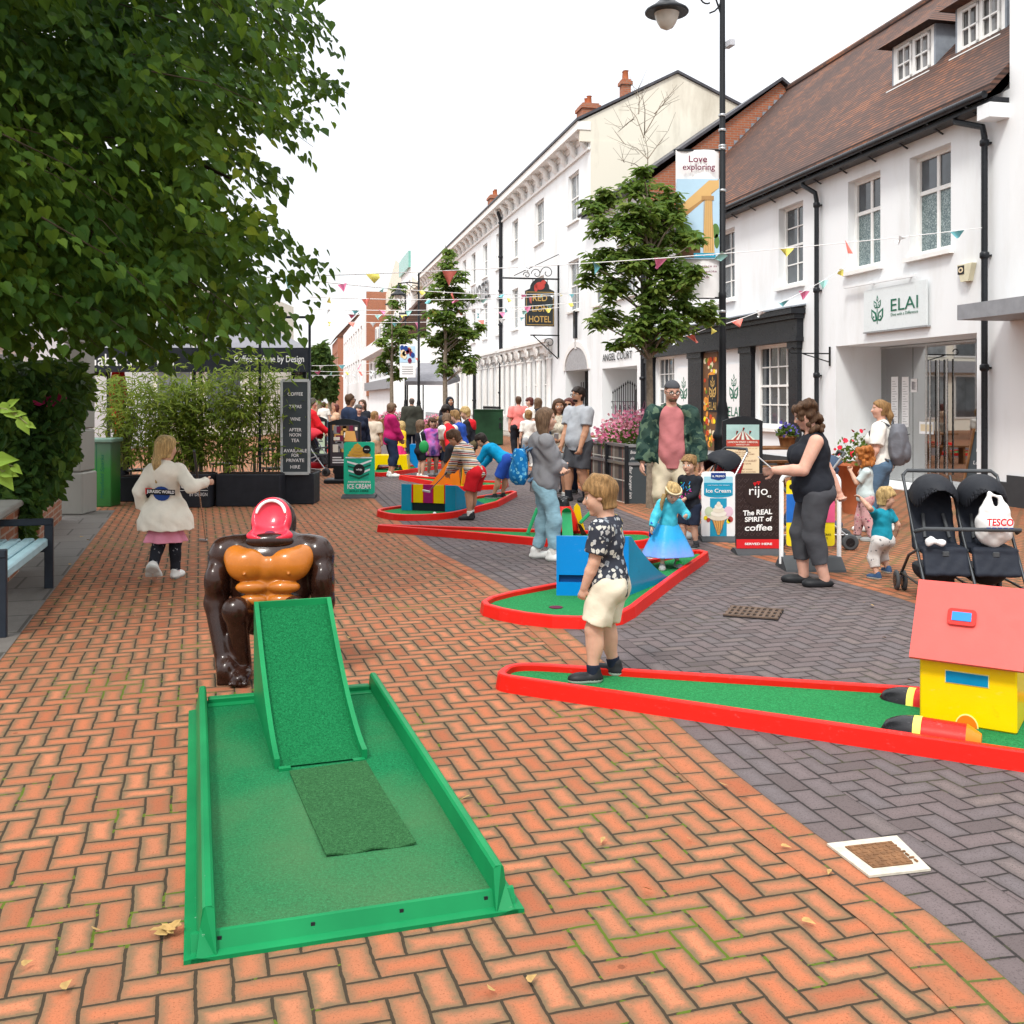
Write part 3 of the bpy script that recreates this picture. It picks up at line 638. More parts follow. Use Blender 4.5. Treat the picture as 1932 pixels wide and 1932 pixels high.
sg = thing('wall_sign', 'pale glass wall sign with green leaf logo over the restaurant entrance', 'sign', W(N0-.06, (q0+q1)/2, z0))
mb = MB(); sbox(mb, N0-.07, N0-.045, q1, q0, z0, z1); build(mb, 'panel', M('pale_sign_panel', (.68, .73, .74), .3, .03), sg)
mb = MB(); sbox(mb, N0-.046, N0-.003, q1+.1, q1+.16, z0+.1, z0+.2); sbox(mb, N0-.046, N0-.003, q0-.16, q0-.1, z1-.2, z1-.1); sbox(mb, N0-.075, N0-.003, q1-.02, q0+.02, z0-.03, z0-.003); build(mb, 'bracket', m_alu, sg)
bd = Board(W(N0-.072, q0, z0), -SD, UP, .003); mb = MB(); w_ = q0-q1; h_ = z1-z0
logo(bd, mb, w_*.235, h_*.5, h_*.68, 0, 1, 1); build(mb, 'logo', [f_dgreen, M('pale_sign_panel', (.68, .73, .74))], sg)
mb = MB(); bd.text(mb, 'ELAI', w_*.67, h_*.55, w_*.42, h_*.28, 2, 0); bd.text(mb, 'Dine with a Difference', w_*.67, h_*.33, w_*.42, h_*.07, 2, 0, .01); build(mb, 'lettering', f_dgreen, sg)
mb = MB(); mb.bar(W(N0-.1, fs(1602), fz(1602, 543)), W(N0-.1, fs(1735), fz(1735, 520)), .05, .04); mb.bar(W(N0-.1, fs(1650), fz(1650, 533)), W(N0-.003, fs(1650), fz(1650, 533)), .03); mb.bar(W(N0-.1, fs(1720), fz(1720, 521.5)), W(N0-.003, fs(1720), fz(1720, 521.5)), .03)
tag(build(mb, 'sign_light', m_white, None, W(N0, fs(1668), 3.6)), 'slim white strip light fixed above the leaf logo sign', 'light')
q0, q1 = fs(1815), fs(1843); z0, z1 = fz(1830, 531), fz(1830, 498); al = thing('alarm_box', 'small cream burglar alarm box high on the white wall by the drainpipe', 'alarm', W(N0, (q0+q1)/2, z0))
mb = MB(); c = (q0+q1)/2; e = abs(q0-q1)/2
mb.prism([W(N0-.003, c-e, z1), W(N0-.003, c+e, z1), W(N0-.003, c+e*.5, z0), W(N0-.003, c-e*.5, z0)], NN*.09); build(mb, 'case', M('cream_plastic', (.66, .62, .45), .4), al)
mb = MB(); sbox(mb, N0-.1, N0-.094, c, c+e*.85, z1-.16, z1-.02); build(mb, 'badge', f_black, al)
mb = MB(); bd = Board(W(N0-.101, c+e*.42, z1-.09), -SD, UP, .002); bd.ell(mb, 0, 0, .06, .045, 1, 0); bd.ell(mb, 0, 0, .03, .02, 2, 1); build(mb, 'emblem', [f_cream, f_black], al)
br = MB(); q = fs(1567); za, zb = fz(1567, 656), fz(1567, 689)
br.bar(W(N0-.02, q, za+.02), W(N0-.02, q, zb-.02), .03); br.bar(W(N0-.02, q, za-.12), W(N0-.85, q, za-.12), .025); br.bar(W(N0-.02, q, zb+.06), W(N0-.6, q, za-.13), .02)
br.tube([W(N0-.85+.06*math.cos(t_), q, za-.06+.06*math.sin(t_)) for t_ in np.linspace(0, 5, 12)], .012, 5)
tag(build(br, 'sign_bracket', m_ironw, None, W(N0, q, 2.4)), 'empty black iron sign bracket beside the middle drainpipe', 'bracket')
def shop_panel(p0, p1, name, label, z0=1.02, z1=2.62):
 q0, q1 = fs(p0), fs(p1); t_ = thing(name, label, 'sign', W(N0, (q0+q1)/2, z0)); mb = MB(); sbox(mb, N0-.03, N0-.003, q1, q0, z0, z1); build(mb, 'panel', f_white, t_)
 bd = Board(W(N0-.031, q0, z0), -SD, UP, .003); w_ = q0-q1; h_ = z1-z0; mb = MB(); logo(bd, mb, w_*.5, h_*.62, h_*.44, 0, 1, 1); build(mb, 'logo', [f_dgreen, f_white], t_)
 mb = MB(); bd.text(mb, 'ELAI', w_*.5, h_*.24, w_*.72, h_*.15, 2); bd.text(mb, 'Dine with a Difference', w_*.5, h_*.13, w_*.7, h_*.035, 2, 0, .01); build(mb, 'lettering', f_dgreen, t_)
shop_panel(1372, 1402, 'logo_sign', 'white leaf logo panel between the black pilasters right of the lamp post', .95, 2.5)
shop_panel(1280, 1304, 'logo_sign', 'white leaf logo panel between the black pilasters left of the food poster', .95, 2.5)
q0, q1 = fs(1330), fs(1357); po = thing('food_poster', 'tall poster of bright plated food in the black doorway behind the lamp post', 'poster', W(N0, q0, .4))
mb = MB(); sbox(mb, N0-.05, N0-.003, q1, q0, .3, 2.84); build(mb, 'panel', f_brown, po)
bd = Board(W(N0-.051, q0, .3), -SD, UP, .002); w_ = q0-q1; mb = MB()
for k in range(90):
 x = random.uniform(.08, .92)*w_; y = random.uniform(.1, 2.45)
 if .9 < y < 1.85 and x > .4*w_: continue
 rr = random.uniform(.05, .12); bd.ell(mb, x, y, min(rr, x-.005, w_-x-.005), rr*.8, 1+k % 5, random.choice([0, 0, 1, 2, 3, 4]), 10)
build(mb, 'food_picture', [f_org, f_yel, f_cream, M('tomato_print', (.5, .06, .02)), M('herb_print', (.12, .2, .03))], po)
mb = MB(); bd.rect(mb, w_*.42, 1.0, w_*.98, 1.95, 7, 1); logo(bd, mb, w_*.7, 1.62, .6, 0, 8, 1); bd.text(mb, 'ELAI', w_*.7, 1.15, w_*.5, .2, 9, 0); build(mb, 'logo', [f_gold, f_black], po)
# --- neighbour at the right edge
ra = thing('rendered_building', 'taller white rendered building at the right edge with a dark plinth', 'building', W(N0, sB0-3, 0))
fr = Front(ra, N0, sB0-8, sB0, 0, 13.5); fr.wall(m_white2, depth=9)
mb = MB(); sbox(mb, N0-.04, N0-.002, sB0-8, sB0+.02, 0, .47); build(mb, 'plinth', m_plinth, ra)
mb = MB(); q = fs(1872, N0-.5); sbox(mb, N0-.9, N0-.01, sB0-8, sB0+.0, fz(1905, 606), fz(1905, 578)); build(mb, 'canopy', m_grey, ra)
# --- brick-gabled house with the gateway
sC0, sC1 = sB1+.001, fs(1114); rc = thing('gabled_house', 'white fronted house with red brick gable and arched iron gateway between restaurant and hotel', 'building', W(N0, sC0, 0))
fr = Front(rc, N0, sC0, sC1, 0, 8.35)
fr.window(fs(1198), fs(1163), 5.0, 6.75, nx=3, nz=3, depth=.15, fw=.07); fr.window(fs(1135), fs(1120), 5.0, 6.75, nx=2, nz=3, depth=.15)
fr.open(fs(1202), fs(1136), .02, 2.69, 2.2); fr.wall(m_white, depth=8.6)
mb = MB(); zr, nr = 11.6, 15.0
mb.prism([W(N0+.02, sC0+.15, 8.3), W(nr, sC0+.15, zr-.05), W(N0+8.6, sC0+.15, 8.3)], SD*-.25); build(mb, 'gable', m_brick, rc); mb = MB(); mb.prism([W(N0+.02, sC1-.02, 8.3), W(nr, sC1-.02, zr-.05), W(N0+8.6, sC1-.02, 8.3)], SD*-.25); sbox(mb, N0+.02, N0+8.5, sC0-.1, sC0-.003, 5, 8.33)
build(mb, 'gable', m_brick, rc)
mb = MB(); roof_slab(mb, sC0-.25, sC1, N0-.4, 8.25, nr, zr, .1); roof_slab(mb, sC0-.25, sC1, nr+4.7, 8.25, nr, zr, .1); build(mb, 'roof', m_slate, rc)
mb = MB(); sbox(mb, N0-.36, N0-.002, sC0-.2, sC1, 8.16, 8.25); mb.tube([W(N0-.44, sC0-.2, 8.27), W(N0-.44, sC1, 8.27)], .07, 8); build(mb, 'gutter', m_blackp, rc)
mb = MB(); k = 22
for i in range(k):
 a = i/k; nn = N0+.3+a*4.2; zz = 6.95+(nn-N0-.3)*1.0
 sbox(mb, nn, nn+4.2/k+.02, sC0-.13, sC0-.105, zz-.2, zz+.22)
build(mb, 'lead_flashing', m_lead, rc)
downpipe(rc, 1219, 8.1, .1, swan=False, r=.08)
mb = MB(); bd = Board(W(N0-.01, fs(1138), 0), -SD, UP, .01); w_ = fs(1138)-fs(1194); bd.text(mb, 'ANGEL COURT', w_/2, 3.06, w_, .25, 2, 0, .012); build(mb, 'lettering', f_black, rc)
def iron_gate(label, p0, p1, n, z1, arch):
 q0, q1 = fs(p0, n), fs(p1, n); g = thing('iron_gate', label, 'gate', W(n, (q0+q1)/2, 0)); mb = MB(); N_ = 13
 for i in range(N_+1):
  q = q0+(q1-q0)*i/N_; c = 1-abs(i/N_-.72)/.72; zt = z1*(.8+.2*max(0, c)); mb.bar(W(n, q, .05), W(n, q, zt), .025 if i not in (0, N_) else .06); mb.lathe(W(n, q, zt), [(.012, 0), (.03, .04), (.004, .13)], 6)
 for z in (.25, z1*.42, z1*.72): mb.bar(W(n, q0, z), W(n, q1, z), .035, .02)
 for i in range(6):
  c = W(n, q0+(q1-q0)*(i+.5)/6, z1*.62); mb.tube([c+SD*(.09*math.cos(t_))*(1-t_/12)+UP*(.1*math.sin(t_))*(1-t_/12) for t_ in np.linspace(0, 7, 14)], .01, 5)
 build(mb, 'bars', m_ironw, g); mb = MB()
 for i, q in enumerate((q0, q1)): mb.box(W(n, q, z1*.45), .1, .1, z1*.9, R(12))
 build(mb, 'gate_post', m_ironw, g)
iron_gate('black wrought iron gate with scrolls in the cream gateway', 1149, 1202, N0+.35, 2.15, True)
# --- hotel
sD0, sD1, sD2 = fs(1114)+.001, fs(948), fs(800)
hb = thing('hotel_building', 'long white three storey stucco hotel with bracketed cornice and stained cream gable', 'building', W(N0, sD0, 0))
fr = Front(hb, N0, sD0, sD2, 0, 11.2)
cols_ = [(1092, 1072), (1026, 1009), (977.5, 966), (945, 936), (919.5, 911), (897, 889.5), (879, 873), (863, 858), (850, 846)]
for i, (a, b) in enumerate(cols_):
 fr.window(fs(a), fs(b), 8.5, 10.35, nx=2, nz=2, depth=.16, glassm=m_glassb if i not in (5,) else m_glass)
 fr.window(fs(a), fs(b), 5.05, 7.0, nx=2, nz=2, depth=.16, glassm=m_glassb if i != 7 else m_glass)
fr.open(fs(1110), fs(1067), .02, 2.75, 1.0)
sx = [1033, 1012, 992, 975, 960, 936, 922, 911, 900, 884, 875, 867, 852, 846]
bay = [(1040, 986), (983, 952), (944, 908), (893, 862)]
for a, b in bay:
 qa, qb = fs(a), fs(b); k = 3
 for i in range(k):
  u0 = qa+(qb-qa)*(i+.16)/k; u1 = qa+(qb-qa)*(i+.84)/k; fr.window(u0, u1, .95, 3.55, nx=1, nz=2, depth=.12, glassm=m_glassb, sill=False)
fr.wall(m_white, depth=8.2)
mb = MB()
qa, qb = fs(1110), fs(1067); c = (qa+qb)/2; r_ = abs(qb-qa)/2
for rr, m_, dp in ((r_, 0, .01),): mb.prism([W(N0-.004, c+rr*math.cos(t_), 2.74+.85*math.sin(t_)) for t_ in np.linspace(0, math.pi, 18)], NN*dp, 0)
o = build(mb, 'arch_head', M('pale_grey_brickwork', (.36, .36, .37), .8, .2, 12, .4), hb)
mb = MB(); A = [W(N0-.05, c+(r_+.02)*math.cos(t_), 2.74+.87*math.sin(t_)) for t_ in np.linspace(0, math.pi, 18)]; B_ = [W(N0-.05, c+(r_+.24)*math.cos(t_), 2.74+1.1*math.sin(t_)) for t_ in np.linspace(0, math.pi, 18)]
mb.strip(A, B_); mb.strip([p+ND*.06 for p in A], A); mb.strip(B_, [p+ND*.06 for p in B_]); sbox(mb, N0-.05, N0-.003, c-.1, c+.1, 3.55, 4.1); build(mb, 'arch_surround', m_soft, hb)
mb = MB(); sbox(mb, N0-.1, N0-.003, c-.14, c+.14, 3.95, 5.0); build(mb, 'wall_lantern', m_blackp, hb)
mb = MB(); sbox(mb, N0+.8, N0+.9, qa, qb, .02, 2.72)  # solid black slab behind the bars stands in for the shaded passage
for i in range(10): q = qa+(qb-qa)*(i+.5)/10; mb.bar(W(N0+.6, q, .05), W(N0+.6, q, 2.3), .03)
build(mb, 'doorway_gate', m_ironw, hb)
mb = MB()
for a, b in bay:
 qa, qb = fs(a), fs(b)
 sbox(mb, N0-.34, N0-.003, qa-.22, qb+.22, 4.02, 4.16); sbox(mb, N0-.26, N0-.004, qa-.16, qb+.16, 3.9, 4.018); sbox(mb, N0-.12, N0-.005, qa-.1, qb+.1, 3.6, 3.898)
 sbox(mb, N0-.1, N0-.006, qa-.1, qb+.1, .06, .8)
 for i in range(4):
  q = qa+(qb-qa)*i/3; mo = MB()
  for d in (-.13, .13): mo.tube([W(N0-.1, q+d, .8), W(N0-.1, q+d, 3.3)], [.085, .075], 10)
  sbox(mo, N0-.2, N0-.006, q-.24, q+.24, .72, .84); sbox(mo, N0-.19, N0-.007, q-.22, q+.22, 3.3, 3.38)
  for d in (-.16, .16):
   c = W(N0-.2, q+d, 3.62); mo.tube([c+ND*(-.02)+SD*(.12*math.cos(t_))*(1-t_/11)+UP*(.19*math.sin(t_))*(1-t_/11) for t_ in np.linspace(0, 8, 16)], .028, 6)
   mo.tube([W(N0-.12, q+d, 3.4), W(N0-.2, q+d*.6, 3.55), W(N0-.3, q+d*.6, 3.88)], [.05, .06, .07], 6)
  build(mo, 'bay_column', m_soft, hb)
build(mb, 'bay_cornice', m_soft, hb)
mb = MB(); sbox(mb, N0-.5, N0-.003, sD0-.05, sD2, 11.42, 11.72); sbox(mb, N0-.06, N0-.004, sD0, sD2, 11.2, 11.418); sbox(mb, N0-.09, N0-.0045, sD0, sD2, 10.72, 10.82)
q = sD0+.4
while q < sD2-.3:
 mb.tube([W(N0-.05, q, 10.86), W(N0-.16, q, 11.0), W(N0-.15, q, 11.15), W(N0-.38, q, 11.38)], [.1, .12, .12, .13], 6); q += 1.42
build(mb, 'cornice', m_soft, hb)
mb = MB(); roof_slab(mb, sD0-.1, sD2, N0-.55, 11.72, 14.0, 13.72, .1); roof_slab(mb, sD0-.1, sD2, N0+8, 11.72, 14.0, 13.72, .1); build(mb, 'roof', m_slate, hb)
mb = MB(); mb.prism([W(N0-.4, sD0+.12, 11.0), W(N0-.4, sD0+.12, 11.72), W(14.0, sD0+.12, 13.7), W(N0+8, sD0+.12, 11.72), W(N0+8, sD0+.12, 11.0)], SD*-.14); sbox(mb, N0+.003, N0+8.2, sD0-.035, sD0-.006, 6, 11.05); build(mb, 'gable', m_cream, hb)
def chimney(root, s, n, z0, z1, w=.9, d=.7):
 mb = MB(); sbox(mb, n, n+d, s, s+w, z0, z1); sbox(mb, n-.06, n+d+.06, s-.06, s+w+.06, z1-.22, z1-.08)
 o = build(mb, 'chimney', m_brick, root); mb = MB()
 for k in range(2): mb.lathe(W(n+d/2, s+w*(.3+.4*k), z1), [(.11, 0), (.09, .3), (.12, .34)], 10)
 build(mb, 'chimney_pot', M('terracotta', (.4, .12, .05)), o)
chimney(hb, fs(1112, 11.6)+.6, 11.5, 11.9, 13.6); chimney(hb, fs(935, 11.6), 11.3, 11.9, 13.5); chimney(hb, fs(1165, 12.4), 12.6, 12.8, 14.1, .35, .35)
downpipe(hb, 948, 11.3, .1, r=.09); downpipe(hb, 898, 3.9, .1, swan=False, r=.09)
mb = MB(); bd = Board(W(N0-.02, fs(858), 0), -SD, UP, .02); w_ = fs(858)-fs(926); bd.text(mb, 'RED LION HOTEL', w_/2, 7.72, w_, 1.0, 2, 0, .01); build(mb, 'lettering', f_black, hb)
mb = MB(); sbox(mb, N0-.05, N0-.002, sD0, sD2, .06, .62)
build(mb, 'plinth', m_grey, hb)
for k, (a, b) in enumerate(((1042, 1008), (988, 962), (944, 912))):
 mb = MB(); n = N0-.75; qa, qb = fs(a, n), fs(b, n); N_ = int(abs(qb-qa)/.16)
 for i in range(N_+1): q = qa+(qb-qa)*i/N_; mb.bar(W(n, q, .06), W(n, q, 1.15), .022); mb.lathe(W(n, q, 1.15), [(.012, 0), (.03, .05), (.003, .14)], 5)
 mb.bar(W(n, qa, .25), W(n, qb, .25), .03); mb.bar(W(n, qa, 1.02), W(n, qb, 1.02), .035)
 tag(build(mb, 'railing', m_ironw, None, W(n, qa, 0)), ['black spiked railing in front of the hotel bay nearest the arch', 'black spiked railing in front of the hotel bay left of the salmon-shirted person', 'black spiked railing in front of the hotel by the green cabinet'][k], 'railing', 'hotel railings')
Ys = fY(1055); c0 = W(N0, fs(1055), 0); hs = thing('hanging_sign', 'black hanging sign with gold hotel lettering on a scrolled iron bracket', 'sign', c0)
zT, zB = fz(1055, 527), fz(1055, 633); ln = 2.35
mb = MB(); dn = NN
mb.bar(c0+UP*fz(1055, 499)+dn*.04, c0+UP*fz(1055, 675)+dn*.04, .06); mb.bar(c0+UP*zT-dn*.1, c0+UP*zT+dn*ln, .06); mb.bar(c0+UP*zB, c0+UP*zB+dn*1.2, .05); mb.bar(c0+UP*(zB-.95)+dn*.05, c0+UP*zB+dn*1.1, .04)
mb.bar(c0+UP*fz(1055, 480)-dn*-.02, c0+UP*(zT+.1)+dn*ln*.8, .03)
for k, (x, rr) in enumerate(((.5, .28), (.95, .22), (1.35, .15))):
 c = c0+UP*(zT+rr*.9)+dn*x; mb.tube([c+dn*(rr*math.cos(t_))*(1-t_/9)+UP*(rr*math.sin(t_))*(1-t_/9) for t_ in np.linspace(0, 7, 18)], .018, 5)
c = c0+UP*(zB-.3)+dn*.4; mb.tube([c+dn*(.22*math.cos(t_))*(1-t_/9)+UP*(.22*math.sin(t_))*(1-t_/9) for t_ in np.linspace(0, 7, 18)], .018, 5)
for x in (.5, 1.1): mb.bar(c0+UP*zT+dn*x, c0+UP*(zT-.25)+dn*x, .03)
build(mb, 'bracket', m_ironw, hs)
x0, x1 = .22, 1.42; zb0, zb1 = fz(1030, 623), fz(1030, 560)
pts = [(x0, zb0), (x1, zb0), (x1, zb1)]; m_ = (x0+x1)/2; pts += [(m_+.42, zb1+.08)]+[(m_+.4*math.cos(t_), zb1+.08+.42*math.sin(t_)) for t_ in np.linspace(0, math.pi, 10)]+[(m_-.42, zb1+.08), (x0, zb1)]
mb = MB(); mb.prism([c0+dn*x+UP*z-SD*.06 for x, z in pts], SD*.1); build(mb, 'board', M('black_sign_board', (.03, .035, .037), .5), hs)
bd = Board(c0+dn*x1-SD*.064+UP*zb0, -dn, UP, .006); w_ = x1-x0; h_ = zb1-zb0; mb = MB()
for tx, y, ww in (('RED', .80, .5), ('LION', .50, .54), ('HOTEL', .2, .76)): bd.text(mb, tx, w_/2, h_*y, w_*ww, h_*.18, 2, 0, .012)
for a, b, c, d in ((.03, .03, .97, .045), (.03, .955, .97, .97), (.03, .03, .042, .97), (.958, .03, .97, .97)): bd.rect(mb, w_*a, h_*b, w_*c, h_*d, 1)
build(mb, 'lettering', f_gold, hs); mb = MB(); bd.ell(mb, w_*.5, h_*1.14, .2, .16, 1); bd.ell(mb, w_*.62, h_*1.24, .1, .1, 2); bd.ell(mb, w_*.36, h_*1.08, .08, .16, 1, 0, 10); build(mb, 'emblem', M('lion_red', (.45, .06, .05)), hs)
# --- buildings farther down the street
re = thing('pedimented_building', 'cream building with a pediment, grey awning and dark street doors beyond the hotel', 'building', W(N0, sD2, 0))
sE1 = fs(725); fr = Front(re, N0-.1, sD2+.002, sE1, 0, 11)
for a in (792, 782, 773, 764, 755): fr.window(fs(a), fs(a-4), 7.6, 9.8, 2, 2, glassm=m_glass); fr.window(fs(a), fs(a-4), 4.4, 6.6, 2, 2, glassm=m_glass)
for a in (795, 783, 772, 760, 748, 736): fr.window(fs(a), fs(a-6), .5, 3.0, 2, 2, glassm=m_glass, sill=False)
fr.wall(m_creampl, depth=9)
mb = MB(); a, b = sD2+.1, sE1-.2; sbox(mb, N0-.6, N0-.101, a, b, 10.9, 11.3); mb.prism([W(N0-.5, a, 11.3), W(N0-.5, (a+b)/2, 15.5), W(N0-.5, b, 11.3)], ND*.8); build(mb, 'pediment', m_creampl, re)
mb = MB(); roof_slab(mb, a, b, N0, 11.3, 14.5, 13.4); roof_slab(mb, a, b, N0+8.8, 11.3, 14.5, 13.4); build(mb, 'roof', m_slate, re)
ua = at(849, 700, 52); ub = at(774, 700, 60)
pr = thing('street_parasol', 'large grey canvas canopy of the outdoor seating before the cream building', 'canopy', (at(810, 760, 54).x, 54, 0))
zt = 1.62+54*70/1932; zl = 1.62+54*33/1932; zk = 1.62+54*26/1932; x0, x1 = (772-966)/1932*54, (850-966)/1932*54
mb = MB(); P = [(x0, 52, zl), (x1, 52, zl), (x1+.3, 58, zl+.3), (x0+.3, 58, zl+.3), (x0+.5, 55, zt), (x1-.1, 55, zt)]
mb.add(P, [(0, 1, 5, 4), (1, 2, 5), (2, 3, 4, 5), (3, 0, 4)]); mb.quad((x0, 52, zk), (x1, 52, zk), (x1, 52, zl), (x0, 52, zl)); mb.quad((x1, 52, zk), (x1+.3, 58, zk+.3), (x1+.3, 58, zl+.3), (x1, 52, zl)); mb.quad((x0, 52, zk), (x0+.3, 58, zk+.3), (x0+.3, 58, zl+.3), (x0, 52, zl)); build(mb, 'canopy_cloth', m_canvasg, pr)
for x in (x0+.1, x1-.1):
 for dx, y in ((0, 52.1), (.3, 57.9)): mb = MB(); mb.bar((x+dx, y, 0), (x+dx, y, zl), .07); build(mb, 'pole', m_black, pr)
def far_block(name, label, px0, px1, Y0, dY, zt, mat, storeys, roofm=None, rz=0, nwin=5):
 a = at(px1, HZ, Y0); n = ND.dot(a); s0 = SD.dot(a); s1 = s0+dY; r_ = thing(name, label, 'building', (a.x, a.y, 0))
 f = Front(r_, n, s0, s1, 0, zt)
 for k, (z0, z1) in enumerate(storeys):
  for i in range(nwin): q = s0+(s1-s0)*(i+.5)/nwin; w = (s1-s0)/nwin*.28; f.window(q-w, q+w, z0, z1, 2, 2, glassm=m_glass, sill=False)
 f.wall(mat, depth=9)
 if roofm:
  mb = MB(); roof_slab(mb, s0-.1, s1+.1, n-.35, zt, n+3.4, zt+rz, .15); mb.prism([W(n+3.4, s0, zt), W(n+3.4, s0, zt+rz), W(n+9, s0, zt)], SD*(s1-s0)); mb.prism([W(n-.2, s0-.05, zt), W(n+3.4, s0-.05, zt+rz), W(n+3.4, s0-.05, zt)], SD*.2); build(mb, 'roof', roofm, r_)
 return r_, f, n, s0, s1
r1, f1, n1, q0, q1 = far_block('mansard_shop', 'white shop with a brown mansard roof and small dormers behind the second street tree', 0, 742, 82, 26, 6.6, m_white2, [(3.6, 5.4)], m_tile, 4.3, 5)
mb = MB(); sbox(mb, n1-.9, n1-.003, q0, q1, 5.7, 6.7); build(mb, 'parapet', m_white2, r1)
mb = MB(); sbox(mb, n1-.5, n1-.004, q0, q1, 2.5, 3.3); build(mb, 'fascia', m_grey, r1)
for i in range(5): q = q0+2.5+i*5; mb = MB(); sbox(mb, n1+.5, n1+2.6, q, q+1.8, 7.3, 9.0); dm = build(mb, 'dormer', m_sash, r1); mb = MB(); sbox(mb, n1+.46, n1+.497, q+.25, q+1.55, 7.7, 8.8); sbox(mb, n1+.7, n1+2.4, q-.02, q-.002, 7.7, 8.8); build(mb, 'pane', m_glass, dm)
r2, f2, n2, q0, q1 = far_block('modern_block', 'white three storey flat roofed block with narrow upright windows far down the street', 0, 684, 112, 42, 11.2, m_white2, [(3.6, 6.2), (7.2, 9.8)], None, 0, 9)
mb = MB(); sbox(mb, n2+.4, n2+9, q0-.35, q0-.01, 2, 13.4); sbox(mb, n2+1, n2+8, q0+.2, q0+8, 11.2, 13.2); build(mb, 'brick_flank', m_brick, r2)
far_block('brick_house', 'narrow red brick house with steep gable beyond the white block', 0, 637, 165, 22, 11.5, m_brick, [(3.8, 6.0), (7.2, 9.4)], m_tile, 4.0, 4)
r4, f4, n4, q0, q1 = far_block('roof_terrace_building', 'white building with a green glass roof terrace above the brown mansard roof', 0, 775, 88, 8, 13.0, m_white2, [(9.5, 12)], None, 0, 4)
mb = MB(); sbox(mb, n4-.2, n4+.0, q0, q1, 13.0, 14.4); build(mb, 'terrace_screen', M('green_glass_screen', (.2, .45, .38), .2), r4)
def left_shop(label, xa, xb, Y, h, mat, k):
 r_ = thing('shop_building', label, 'building', ((xa+xb)/2, Y, 0)); mb = MB(); mb.hexa([(xa, Y, 0), (xb, Y, 0), (xb, Y+9, 0), (xa, Y+9, 0), (xa, Y, h), (xb, Y, h), (xb, Y+9, h), (xa, Y+9, h)]); build(mb, 'wall', mat, r_)
 for i in range(k):
  for z0, z1 in ((.7, 2.8), (3.9, 5.6)):
   c = xa+(xb-xa)*(i+.5)/k; w = (xb-xa)/k*.33; mb = MB()
   mb.box((c, Y-.03, (z0+z1)/2), 2*w+.16, .05, z1-z0+.16); o = build(mb, 'window', m_sash, r_); mb = MB(); mb.box((c, Y-.06, (z0+z1)/2), 2*w, .02, z1-z0); mb.box((c, Y-.075, (z0+z1)/2), .05, .012, z1-z0); build(mb, 'pane', m_glassb if i % 2 else m_glass, o)
 mb = MB(); mb.box(((xa+xb)/2, Y-.2, 3.3), xb-xa, .36, .6); build(mb, 'fascia', m_grey, r_)
left_shop('pale two storey shop half hidden behind the cafe bamboo', -22, -11.3, 44, 6.4, m_creampl, 5)
left_shop('white shop behind the left hedge and green cabinet', -19.5, -12.6, 27, 6.8, m_white2, 4)
# === TREES AND PLANTS
LT_HEART = np.array([(0, 0, 0), (-.09, .20, .05), (.08, .42, .10), (.42, .43, .10), (.78, .20, .02), (1.1, 0, -.12), (.78, -.20, .02), (.42, -.43, .10), (.08, -.42, .10), (-.09, -.20, .05)], float)
LT_OVAL = np.array([(0, 0, 0), (.25, .21, .05), (.7, .19, .03), (1, 0, -.08), (.7, -.19, .03), (.25, -.21, .05)], float)
LT_BAM = np.array([(0, 0, 0), (.2, .07, .01), (.6, .06, 0), (1, 0, -.06), (.6, -.06, 0), (.2, -.07, .01)], float)
LT_PET = np.array([(0, 0, 0), (.3, .5, .1), (.8, .4, .0), (1, 0, -.05), (.8, -.4, 0), (.3, -.5, .1)], float)
def leaf_mesh(P, D, Nn, S, tpl):
 """one folded blade per row: position, pointing direction, face normal, size"""
 P, D, Nn, S = map(np.asarray, (P, D, Nn, S)); D = D/np.linalg.norm(D, axis=1, keepdims=True)
 Y_ = np.cross(Nn, D); Y_ /= np.linalg.norm(Y_, axis=1, keepdims=True)+1e-9; Z_ = np.cross(D, Y_)
 V = P[:, None, :]+S[:, None, None]*(tpl[None, :, 0:1]*D[:, None]+tpl[None, :, 1:2]*Y_[:, None]+tpl[None, :, 2:3]*Z_[:, None])
 n = len(P); q = len(tpl); b = (np.arange(n)*q)[:, None]; h = q//2
 F = np.concatenate([b+np.array([[0]+list(range(h, 0, -1))]), b+np.array([[0]+list(range(q-1, h-1, -1))])], 1).reshape(-1, h+1)
 return V.reshape(-1, 3), F
def rnd_dir(n): d = RNG.normal(size=(n, 3)); return d/np.linalg.norm(d, axis=1, keepdims=True)
def inpoly(x, y, P):
 c = False; n = len(P)
 for i in range(n):
  (x0, y0), (x1, y1) = P[i], P[(i+1) % n]
  if (y0 > y) != (y1 > y) and x < (x1-x0)*(y-y0)/(y1-y0)+x0: c = not c
 return c
def put_leaves(name, parent, P, D, Nn, S, tpl, m):
 V, F = leaf_mesh(P, D, Nn, S, tpl); V = V-np.array(wloc(parent)); return mesh_np(name, V, F, m, parent, smooth=False)
